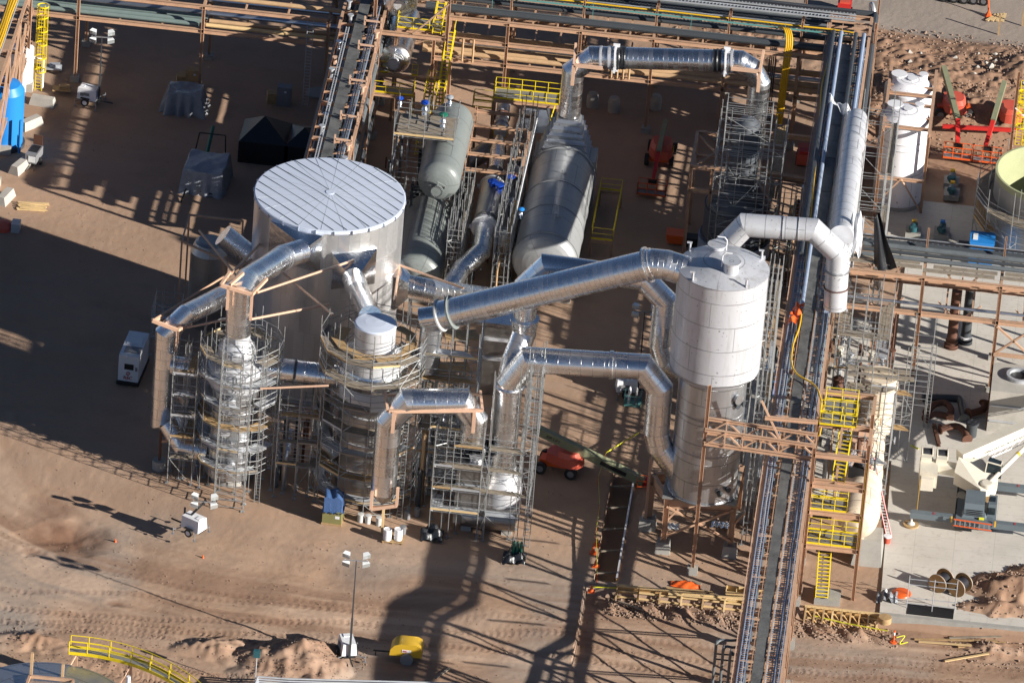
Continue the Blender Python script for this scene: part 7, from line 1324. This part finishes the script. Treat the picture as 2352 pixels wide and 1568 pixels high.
for (x, y, s) in ((-5.0, -2.1, -1), (5.2, -2.3, 1), (5.2, 3.6, 1)):
    a = MB().beam(Wc(s*1.3, y, 1.05), Wc(x, y, 1.05), .55, .5).build('outrigger', 'crane_grey', CR); MB().box(Wc((x+s*1.3)/2, y, 1.32), (.1, .3, .02)).build('mark', 'red', a)
    MB().tube([Wc(x+.15, y, 1.1), Wc(x+.15, y, .15)], .09, 10).build('jack', 'ceramic', a); MB().lathe([(.32, .1), (.3, .2), (.09, .35)], Wc(x+.15, y, 0), 16).build('jack_foot', 'ceramic', a); MB().lathe([(.62, 0), (.62, .13)], Wc(x+.15, y, 0), 24).build('float_pad', 'wood', a)
# upper structure
sl_ = Wc(-.4, 2.2, 1.5)
MB().lathe([(1.0, -.1), (1.0, .25)], Wc(0, 1.8, 1.5), 32).build('slew_ring', 'black', CR)
bd = (PY(2352, 1010, Y0+3.2)-PY(2180, 1112, Y0+3.0)); 
MB().hexa([Wc(-1.9, 1.9, 1.8), Wc(.3, .3, 1.8), Wc(1.5, .9, 1.8), Wc(1.6, 2.0, 1.8), Wc(.2, 3.4, 1.8), Wc(-1.7, 3.3, 1.8)], [Wc(-1.9, 1.9, 2.9), Wc(.3, .4, 2.5), Wc(1.5, .9, 2.4), Wc(1.6, 2.0, 2.6), Wc(.2, 3.4, 3.5), Wc(-1.7, 3.3, 3.5)]).build('upper_body', 'cream_paint', CR)
MB().lathe([(.55, -.1), (.55, .25), (.4, .3)], Wc(.75, 1.1, 2.5), 20).build('swing_motor', 'cream_paint', CR)
MB().box(Wc(-2.6, 2.9, 2.6), (2.0, 1.0, .7), -.15).build('frame_tail', 'cream_paint', CR)
MB().hexa([Wc(-4.6, 1.3, 1.7), Wc(-3.2, 1.1, 1.7), Wc(-3.2, 3.2, 1.7), Wc(-4.7, 3.4, 1.7)], [Wc(-4.6, 1.4, 3.0), Wc(-3.2, 1.2, 3.0), Wc(-3.2, 3.2, 3.1), Wc(-4.7, 3.4, 3.1)]).build('counterweight', 'cream_paint', CR); MB().box(Wc(-3.95, 1.05, 2.1), (1.0, .5, 1.1), .05).build('weight_block', 'cream_paint', CR)
for x in (-4.2, -3.0): MB().lathe([(.42, -.4), (.42, .4)], Wc(x, 3.7, 3.3), 24, axis=(1, .1, 0)).build('winch_drum', 'cable_black', CR); MB().lathe([(.55, -.45), (.55, -.38)], Wc(x, 3.7, 3.3), 24, axis=(1, .1, 0)).lathe([(.55, .38), (.55, .45)], Wc(x, 3.7, 3.3), 24, axis=(1, .1, 0)).box(Wc(x, 3.0, 3.2), (.85, .6, .5)).build('winch_frame', 'cream_paint', CR)
b0 = Wc(-1.6, 3.6, 3.3); tg = PY(2352, 985, Y0+7.5); b1 = b0+(tg-b0)*2.2
BM = MB().beam(b0, b0+(b1-b0)*.62, .95, 1.05).build('boom', 'cream_paint', CR); MB().beam(b0+(b1-b0)*.5, b1, .8, .9).build('boom_section', 'white_paint', CR)
dn_ = (b1-b0).normalized(); sd_ = dn_.cross(Vector((0, 0, 1))).normalized(); up_ = sd_.cross(dn_); o = MB(); bo = sd_*.75-up_*.3
for (a, b) in ((-.22, -.22), (.22, -.22), (-.22, .22), (.22, .22)): o.tube([b0+dn_*2.4+bo+sd_*a+up_*b, b1+bo+sd_*a+up_*b], .04, 6)
for k in range(26):
    e = b0+dn_*(2.4+.6*k)+bo; f = e+dn_*.6; o.tube([e+sd_*.22+up_*.22, f-sd_*.22+up_*.22], .025, 5).tube([e+sd_*.22-up_*.22, f+sd_*.22+up_*.22], .025, 5)
o.build('lattice_jib', 'white_paint', CR)
MB().tube([Wc(.9, 1.3, 2.6), b0+dn_*6.8+sd_*1.0-up_*.3], .2, 16).build('lift_cylinder', 'cream_paint', CR); e_ = Wc(.9, 1.3, 2.6).lerp(b0+dn_*6.8+sd_*1.0-up_*.3, .6); MB().lathe([(.215, -.12), (.215, .12)], e_, 16, axis=(b0+dn_*6.8+sd_*1.0-up_*.3-Wc(.9, 1.3, 2.6)).normalized()).build('band', 'amber', CR)
oc = MB().hexa([Wc(.5, 2.4, 2.7), Wc(1.8, 2.3, 2.5), Wc(1.9, 3.3, 2.5), Wc(.7, 3.5, 2.7)], [Wc(.6, 2.5, 3.8), Wc(1.7, 2.5, 3.6), Wc(1.8, 3.2, 3.6), Wc(.75, 3.4, 3.8)]).build('operator_cab', 'glass', CR); MB().beam(Wc(.6, 2.5, 3.82), Wc(1.7, 2.5, 3.62), .08, .08).beam(Wc(1.7, 2.5, 3.62), Wc(1.8, 3.2, 3.62), .08, .08).beam(Wc(.6, 2.5, 3.82), Wc(.5, 2.4, 2.7), .08, .08).build('cab_frame', 'cream_paint', oc)
hk = PY(2103, 1200, Y0-1.2); t = thing('hook_block', 'yellow crane hook ball hanging on a thin line above the outrigger pad', 'hook', tuple(hk)); MB().sphere(hk, .22, 8).build('ball', 'amber', t); MB().tube([hk, hk+Vector((0, 0, 4.0))], .02, 5).build('line', 'amber', t); MB().box(hk-Vector((0, 0, .35)), (.14, .14, .5)).build('hook', 'machine_grey', t)
# ================================================================ right edge things
c = P(2330, 915, .14); RB = thing('steel_bin', 'rusty-sided grey steel bin with a round opening at the right edge', 'bin', tuple(c)); bw_ = Vector((c.x-.2, c.y-3.4, 0))
MB().box(bw_+Vector((0, 0, 2.0)), (3.6, 4.6, 3.9)).build('body', 'pale_concrete', RB); MB().lathe([(1.1, 0), (1.1, .3), (.85, .3), (.85, 0)], bw_+Vector((.4, .3, 3.95)), 32, cap=False).build('opening_rim', 'galv', RB); MB().lathe([(.85, .02), (.01, .03)], bw_+Vector((.4, .3, 3.95)), 32, cap=False).build('opening', 'black', RB)
for k in range(6): MB().box(bw_+Vector((-1.85, -2.0+.8*k, 2.0)), (.1, .14, 3.7)).build('rib', 'rust', RB)
MB().box(bw_+Vector((0, -2.36, 2.6)), (3.4, .08, .12)).box(bw_+Vector((0, -2.36, 1.2)), (3.4, .08, .12)).build('stiffener', 'galv', RB)
# rusty pipe spools in the shade
random.seed(17)
def spool(pts, r, mat, lb): o = MB().tube(smooth(pts, 4), r, 14).lathe([(r*1.6, -.05), (r*1.6, .05)], pts[0], 16, axis=(Vector(pts[1])-Vector(pts[0])).normalized()).lathe([(r*1.6, -.05), (r*1.6, .05)], pts[-1], 16, axis=(Vector(pts[-1])-Vector(pts[-2])).normalized()).build('pipe_spool', mat, None, loc=tuple(pts[0])); tag(o, lb, 'pipe spool', 'pipe spools on the pad')
spool([P(2120, 912, .4), P(2190, 914, .4), P(2205, 918, .4), P(2210, 938, .4), P(2215, 962, .4)], .3, 'dark_pipe', 'dark right-angled pipe spool lying behind the free-standing scaffold')
spool([P(2130, 948, .5), P(2145, 930, .6), P(2170, 925, .6), P(2185, 940, .5), P(2180, 958, .4)], .26, 'rust', 'rusty hook-shaped pipe spool on the shaded pad')
spool([P(2125, 962, .4), P(2150, 950, .5), P(2175, 955, .4)], .24, 'rust', 'short rusty spool lying inside the hook-shaped spool'); spool([P(2160, 985, .5), P(2195, 978, .6), P(2215, 990, .5), P(2222, 1008, .4)], .27, 'rust', 'rusty bent spool near the shadow edge on the pad'); spool([P(2225, 950, .6), P(2258, 940, .6), P(2262, 925, .9)], .3, 'rust', 'rusty elbow spool beside the steel bin')
c = P(2230, 1000, .14); o = MB().lathe([(.45, 0), (.45, 1.3)], c, 24).lathe([(.55, 1.1), (.55, 1.25)], c, 24).build('pipe_section', 'dark_pipe', None, loc=tuple(c)); tag(o, 'dark upright pipe section on the pad by the rusty elbow', 'pipe')
a, b = P(2145, 975, .3), P(2157, 1022, .3); o = MB().ibeam(a, b, .3, .3).build('steel_beam', 'rust', None, loc=tuple(a)); tag(o, 'rusty steel beam lying on the pad, pointing at the crane', 'beam')
o = MB().tube(smooth([P(2092, 1022, .2), P(2100, 1026, .2), P(2110, 1030, .2)]), .06, 6).build('strap', 'tape', None, loc=tuple(P(2092, 1022))); tag(o, 'short yellow strap lying on the sunlit pad', 'strap')
for (px, py, lb) in ((2185, 425, 'blue-green pump with yellow motor on the tallest plinth by the boom lift'), (2185, 452, 'second pump in the stack of plinths beyond the white tanks'), (2097, 540, 'small pump with yellow top at the foot of the white tank'), (2162, 542, 'teal pump standing alone on a concrete plinth')):
    c = P(px, py, .14); t = thing('pump', lb, 'pump', tuple(c), 'pumps on plinths'); MB().box(c+Vector((0, 0, .25)), (1.3, 1.5, .5)).build('plinth', 'concrete', t); MB().lathe([(.28, -.55), (.3, .1), (.18, .5)], c+Vector((0, .1, .85)), 18, axis=(.3, 1, 0)).build('motor', 'cyan_box' if py > 500 else 'crane_grey', t); MB().box(c+Vector((0, .45, 1.15)), (.4, .35, .2)).build('terminal_box', 'amber' if px != 2162 else 'blue', t); MB().lathe([(.3, 0), (.3, .4)], c+Vector((0, -.45, .65)), 16).build('casing', 'cyan_box', t)
c = P(2250, 612, .14); o = thing('portable_cabin', 'small bright blue cabin seen through the right truss rack', 'cabin', tuple(c)); MB().box(c+Vector((0, 1.2, 1.0)), (2.0, 1.9, 2.0)).build('body', 'blue', o); MB().box(c+Vector((0, 1.2, 2.05)), (2.1, 2.0, .12)).build('roof', 'blue', o); MB().box(c+Vector((-.6, 1.2, 2.13)), (.4, 1.0, .05)).build('roof_patch', 'lamp_white', o)
c = P(2215, 560, .14); o = MB().box(c+Vector((0, 0, .02)), (1.0, .9, .04)).box(c+Vector((0, -1.5, .02)), (1.0, .9, .04)).build('pit_cover', 'black', None, loc=tuple(c)); tag(o, 'dark square pit covers on the pad left of the open tank', 'cover')
S17 = scaf('scaffold_tower', 'scaffold ring round the green-lined open tank', octo((GX, GY), 6.4, 14, 10), octo((GX, GY), 5.4, 14, 10), 0, [2.1, 4.15], 6.4, jitter=1.2, deck_sides={0: (6, 7), 1: (5, 6, 7, 8, 9)})
YC = thing('caged_ladder', 'yellow caged ladders on a tan frame at the upper right edge', 'ladder', tuple(P(2330, 330)))
for (x_, y_, za, zb2) in ((40.0, 39.5, .5, 6.0), (39.3, 36.5, 3.5, 9.0)):
    for s in (-.28, .28): MB().beam((x_+s, y_, za), (x_+s, y_, zb2), .07, .1, (0, 1, 0)).build('stile', 'yellow', YC)
    o = MB()
    for k in range(int((zb2-za)/.3)): o.beam((x_-.28, y_, za+.3*k), (x_+.28, y_, za+.3*k), .04, .04)
    o.build('rungs', 'yellow', YC)
    for k in range(4): MB().lathe([(.45, -.04), (.45, .04), (.41, .04), (.41, -.04)], (x_, y_-.4, za+2+k*1.1), 18, cap=False).build('cage_hoop', 'yellow', YC)
    for k in range(7): a = rad(180+k*30); MB().beam((x_+.43*math.cos(a), y_-.4+.43*math.sin(a), za+2), (x_+.43*math.cos(a), y_-.4+.43*math.sin(a), zb2), .04, .03, (1, 0, 0)).build('cage_strap', 'yellow', YC)
railing(YC, [((39.0, 41.0, 6.2), (42.0, 41.0, 6.2)), ((39.0, 38.9, 6.2), (42, 38.9, 6.2))]); MB().ibeam((38.7, 38.5, 0), (38.7, 38.5, 9.4), .25, .25, (1, 0, 0)).ibeam((41.4, 36, 0), (41.4, 36, 9.4), .25, .25, (1, 0, 0)).build('column', 'tan_steel', YC); MB().ibeam((38.7, 38.5, 6.1), (42, 38.5, 6.1), .22, .3).ibeam((38.7, 38.5, 3.6), (42, 38.5, 3.6), .22, .3).build('girder', 'tan_steel', YC); MB().beam((38.7, 38.4, 6), (41.3, 38.4, 3.7), .1, .1).build('brace', 'white_paint', YC)
# ================================================================ beyond the rack, top right
for (px, py, lb, s) in ((2190, 8, 'white drum truck parked beyond the far bank, left one', 1.0), (2235, 12, 'white ribbed trailer parked beyond the far bank, right one', 1.0)):
    c = PG(px, py); t = thing('parked_truck', lb, 'truck', tuple(c), 'vehicles beyond the far bank'); MB().lathe([(.9, -1.3), (1.0, -1.0), (1.0, 1.0), (.9, 1.3)], c+Vector((0, .8, 1.5)), 24, axis=(1, .25, 0)).build('body', 'white_paint', t); MB().box(c+Vector((0, .8, .7)), (2.8, 1.4, .25), .25).build('chassis', 'black', t); wheels(t, [c+Vector((x, .1, .45)) for x in (-.9, 0, .9)], .42, .3, (.2, 1, 0), rim='machine_grey')
c = PG(1938, 32); t = thing('red_cart', 'small red wheeled cart at the far end of the top rack', 'cart', tuple(c)); MB().box(c+Vector((0, .4, .7)), (1.2, 1.3, .5)).build('box', 'red', t); MB().box(c+Vector((0, .4, 1.05)), (.9, .7, .2)).build('lid', 'coral', t); wheels(t, [c+Vector((-.6, .2, .3)), c+Vector((.6, .2, .3))], .3, .2, (1, 0, 0))
c = PG(2002, 45); o = MB().lathe([(.8, -.15), (.85, 0), (.8, .15), (.4, .15), (.4, -.15)], c+Vector((0, 0, .8)), 24, axis=(1, .3, .1)).build('tyre', 'galv', None, loc=tuple(c)); tag(o, 'upright grey reel wheel beyond the rack corner', 'wheel')
c = PG(2290, 45); o = MB()
for k in range(4): o.box(c+Vector((-.5+.35*k, .1*k, .12)), (.3, 1.6, .06), rad(-30+8*k))
o = o.build('pallet', 'fresh_wood', None, loc=tuple(c)); tag(o, 'pale wooden pallet by the road at the top right', 'pallet')
for (px, py, lb) in ((2293, 80, 'short dark post beside the top right road'), (2348, 60, 'dark post cut by the right edge beside the road')):
    c = PG(px, py); o = MB().beam(c, c+Vector((0, 0, 1.9)), .14, .14, (0, 1, 0)).build('post', 'wood', None, loc=tuple(c)); tag(o, lb, 'post')
c = PG(2270, 38); o = MB().lathe([(.4, 0), (.1, .5), (.01, .9)], c, 6, cap=False).tube([c+Vector((0, 0, .3)), c+Vector((-.3, .5, 2.6))], .07, 6).build('orange_stand', 'orange', None, loc=tuple(c)); tag(o, 'orange triangular jack stand beside the parked trailers', 'stand')
# rubble stones: nobody could count them
def stones(name, label, n, areas, smin, smax, mat, seed, pw=3.0):
    r = np.random.RandomState(seed); o = MB(); base = [Vector((0, 0, 1)), Vector((1, 0, 0)), Vector((0, 1, 0)), Vector((-1, 0, 0)), Vector((0, -1, 0)), Vector((0, 0, -1))]; fs = [(0, 1, 2), (0, 2, 3), (0, 3, 4), (0, 4, 1), (5, 2, 1), (5, 3, 2), (5, 4, 3), (5, 1, 4)]; tot = sum(a[4] for a in areas)
    P_ = []
    for a in areas:
        m_ = int(n*a[4]/tot); P_.append(np.stack([r.uniform(a[0], a[1], m_), r.uniform(a[2], a[3], m_)], -1))
    P_ = np.concatenate(P_); zz = H(P_[:, 0], P_[:, 1]); V_s = []; F_s = []
    for k in range(len(P_)):
        s = smin+(smax-smin)*r.rand()**pw; a = r.rand()*6.28; ca, sa = math.cos(a), math.sin(a); q = r.uniform(.6, 1.3, 6); nvo = len(V_s)
        for j, b_ in enumerate(base): x, y, z = b_.x*s*q[j], b_.y*s*q[j]*.8, b_.z*s*q[j]*.65; V_s.append((P_[k, 0]+x*ca-y*sa, P_[k, 1]+x*sa+y*ca, zz[k]+z+s*.25))
        F_s += [tuple(i+nvo for i in f) for f in fs]
    me_ = bpy.data.meshes.new(name); me_.from_pydata(V_s, [], F_s); me_.materials.append(MAT[mat]); ob = bpy.data.objects.new(name, me_); COL.objects.link(ob); tag(ob, label, 'rubble', kind='stuff'); return ob
stones('rubble', 'pale broken stones strewn over the banks and spoil heaps', 9000, [(25, 46, 41, 62, 5.0), (11, 34, WALLY-3.2, WALLY-.6, 2.2), (38, 46, -40, -26, 1.2), (8, 26, 47, 60, 1.5)], .03, .2, 'stone', 5)
stones('pebbles', 'small stones on the low spoil heaps at the bottom', 2600, [(-16, -6, -54, -47, 1.3), (-36, -14, -56, -49, 1.0)], .02, .1, 'stone', 15)
stones('gravel', 'fine loose stones scattered on the open dirt', 9000, [(-50, 25, -62, -34, 6.0), (-50, -22, -34, 35, 2.5), (5, 22, -35, -18, 1.0), (24, 46, -46, -37, 1.5)], .02, .08, 'stone', 6, 2.0)
stones('boulders', 'grey broken slabs lying on the far bank', 26, [(29, 37, 53, 58, 2), (38, 45, 50, 56, .4)], .15, .45, 'pale_concrete', 12, 1.5)
random.seed(77)
def clutter(n, x0, x1, y0, y1, z0, z1, lb, grp):
    for k in range(n):
        x, y, z = random.uniform(x0, x1), random.uniform(y0, y1), random.uniform(z0, z1); r_ = random.choice((.06, .09, .12, .18)); m_ = random.choice(('dark_pipe', 'grey_pipe', 'galv', 'tan_pipe', 'bright_pipe', 'rust', 'grey_pipe'))
        a = (1, 0, 0) if random.random() < .4 else (0, 1, 0); L_ = random.uniform(1.2, 4.0); p = Vector((x, y, z)); q = p+Vector(a)*L_
        o = MB().tube([(p.x, p.y, 0), p, q, q+Vector((0, 0, random.choice((-z, -z, .8))))], r_, 8).lathe([(r_*1.7, -.05), (r_*1.7, .05)], p.lerp(q, .4), 10, axis=a).build('pipe_run', m_, None, loc=tuple(p)); tag(o, lb, 'pipe', grp)
clutter(22, -13.5, -9.2, 3, 27, .8, 5.0, 'bent pipe run crowded between the left rack and the drums', 'pipe runs between left rack and drums')
clutter(18, -6.4, -1.2, 4, 26, .6, 4.5, 'bent pipe run crowded round the stepped pipe train', 'pipe runs round the pipe train')
clutter(16, 20.0, 22.0, -18, 24, .6, 6.0, 'bent pipe run crowded left of the long rack', 'pipe runs left of the long rack')
clutter(22, 26.6, 31.5, -24, -2, .6, 7.0, 'bent pipe run among the scaffolds right of the long rack', 'pipe runs right of the long rack')
clutter(12, -6.0, -1.5, -27.5, -21, .6, 8.0, 'bent pipe run in the gap right of the capped vessel', 'pipe runs right of the capped vessel')
clutter(10, -16.4, -12.6, -28, -22, .6, 6.0, 'bent pipe run in the shade between the two stainless vessels', 'pipe runs between the stainless vessels')
# ================================================================ bottom left: round tank with curved walkway
cx_, cy_ = P(110, 1650, 2.6).x, P(110, 1650, 2.6).y-2.0
wk = [P(x, y, 2.9) for x, y in ((158, 1500), (225, 1508), (300, 1526), (365, 1552), (430, 1590), (480, 1630))]; wo = [P(x, y, 2.9) for x, y in ((162, 1483), (232, 1488), (310, 1506), (382, 1535), (450, 1575), (505, 1620))]
CW = thing('curved_walkway', 'curving yellow railed walkway at the bottom left corner', 'walkway', tuple(wk[0]), 'yellow railed platforms')
def sarc(pts, k): return smooth(pts, k)
wi, wo = sarc(wk, 3), sarc([p+Vector((0, .9, 0)) for p in wk], 3)
o = MB()
for i in range(len(wi)-1): o.hexa([wi[i], wi[i+1], wo[i+1], wo[i]], [p+Vector((0, 0, .05)) for p in (wi[i], wi[i+1], wo[i+1], wo[i])])
o.build('deck', 'grating', CW)
for ring, m_ in ((wi, 'inner'), (wo, 'outer')):
    MB().tube([p+Vector((0, 0, 1.07)) for p in ring], .035, 8).build('handrail', 'yellow', CW); MB().tube([p+Vector((0, 0, .55)) for p in ring], .03, 8).build('midrail', 'yellow', CW)
    o = MB()
    for a, b in zip(ring[:-1], ring[1:]): o.beam(a+Vector((0, 0, .05)), b+Vector((0, 0, .05)), .05, .26)
    o.build('kick_plate', 'yellow', CW)
    for p in ring[::2]: MB().tube([p, p+Vector((0, 0, 1.07))], .035, 6).build('post', 'yellow', CW)
for p in wi[1::5]: MB().beam(p+Vector((0, .3, -.1)), Vector((p.x, p.y+.3, gz(p.x, p.y))), .18, .18, (1, 0, 0)).build('leg', 'tan_steel', CW); MB().beam(p+Vector((0, .3, -.1)), p+Vector((-.9, -1.5, -1.6)), .14, .14).build('knee_brace', 'pink_steel', CW)
bt = thing('low_tank', 'broad low grey tank roof at the bottom left corner', 'tank', (cx_, cy_, 0)); rt = 6.8
tc = P(105, 1628, 2.4); MB().lathe([(rt, -1), (rt, 2.2), (rt-.1, 2.3), (1.0, 3.0), (.01, 3.05)], (tc.x, tc.y, 0), 80, cap=False).build('roof', 'steel_skin', bt)
for (x, y) in ((-2.2, 5.6), (2.7, 5.4)):
    pp = P(70 if x < 0 else 142, 1558, 2.3); MB().beam((pp.x, pp.y, 0), (pp.x+.05, pp.y, 4.6 if x < 0 else 3.6), .2, .26, (0, 1, 0)).build('stanchion', 'tan_pipe', bt)
fp = [P(68, 1552, 2.9), P(168, 1562, 2.9), P(160, 1600, 2.9), P(55, 1590, 2.9)]
o = MB()
for i in range(4): o.beam(fp[i], fp[(i+1) % 4], .18, .22)
o.build('roof_frame', 'tan_steel', bt); pp = P(295, 1560, 2.6); MB().lathe([(.16, -.9), (.16, .3)], pp, 16).build('vent_pipe', 'white_paint', bt)
pp = P(590, 1500, 2.4); o = thing('cabinet', 'small dark box on a thin post at the bottom edge', 'cabinet', (pp.x, pp.y, 0)); MB().box(pp, (.5, .3, .6)).build('box', 'cyan_box', o); MB().tube([pp, (pp.x, pp.y, -1)], .05, 8).build('post', 'galv', o)
ap = [P(585, 1572, .9), P(592, 1553, .9), P(660, 1558, .9), P(1040, 1568, .9), P(1110, 1575, .9)]
for k in range(3): o = MB().tube([p+Vector((.05*k, -.18*k, -.1*k)) for p in ap], .07, 10).build('conduit', 'galv', None, loc=tuple(ap[0])); tag(o, 'silver conduit running along the bottom edge of the view', 'conduit', 'silver conduits along the bottom edge')
# bent conduits at the lower left of the long rack
for k in range(3):
    q = [P(1708-3*k, 1468+16*k, 9.8), P(1680+3*k, 1470+16*k, 9.8), P(1655+13*k, 1470+14*k, 9.8), P(1645+16*k, 1480+14*k, 9.6)]; e = q[-1]; o = MB().tube(smooth(q+[Vector((e.x, e.y, 8.6)), Vector((e.x, e.y, 0))]), .11, 10).build('conduit', 'grey_pipe', None, loc=tuple(q[0])); tag(o, 'grey bent conduit dropping at the lower left of the long rack', 'conduit', 'bent conduits of the long rack')
o = thing('conduit_support', 'black cross bar holding the three bent conduits', 'support', (e.x, e.y, 6)); MB().beam(P(1640, 1500, 8.6), P(1712, 1506, 8.6), .08, .1).beam(P(1640, 1512, 8.2), P(1712, 1520, 8.2), .08, .1).build('bar', 'black', o)
o = thing('ladder_top', 'short galvanised ladder end at the foot of the long rack', 'ladder', tuple(P(1812, 1568, 9))); ladder(o, P(1812, 1560, 9).x, P(1812, 1560, 9).y-.4, 6.0, 9.3, .5)
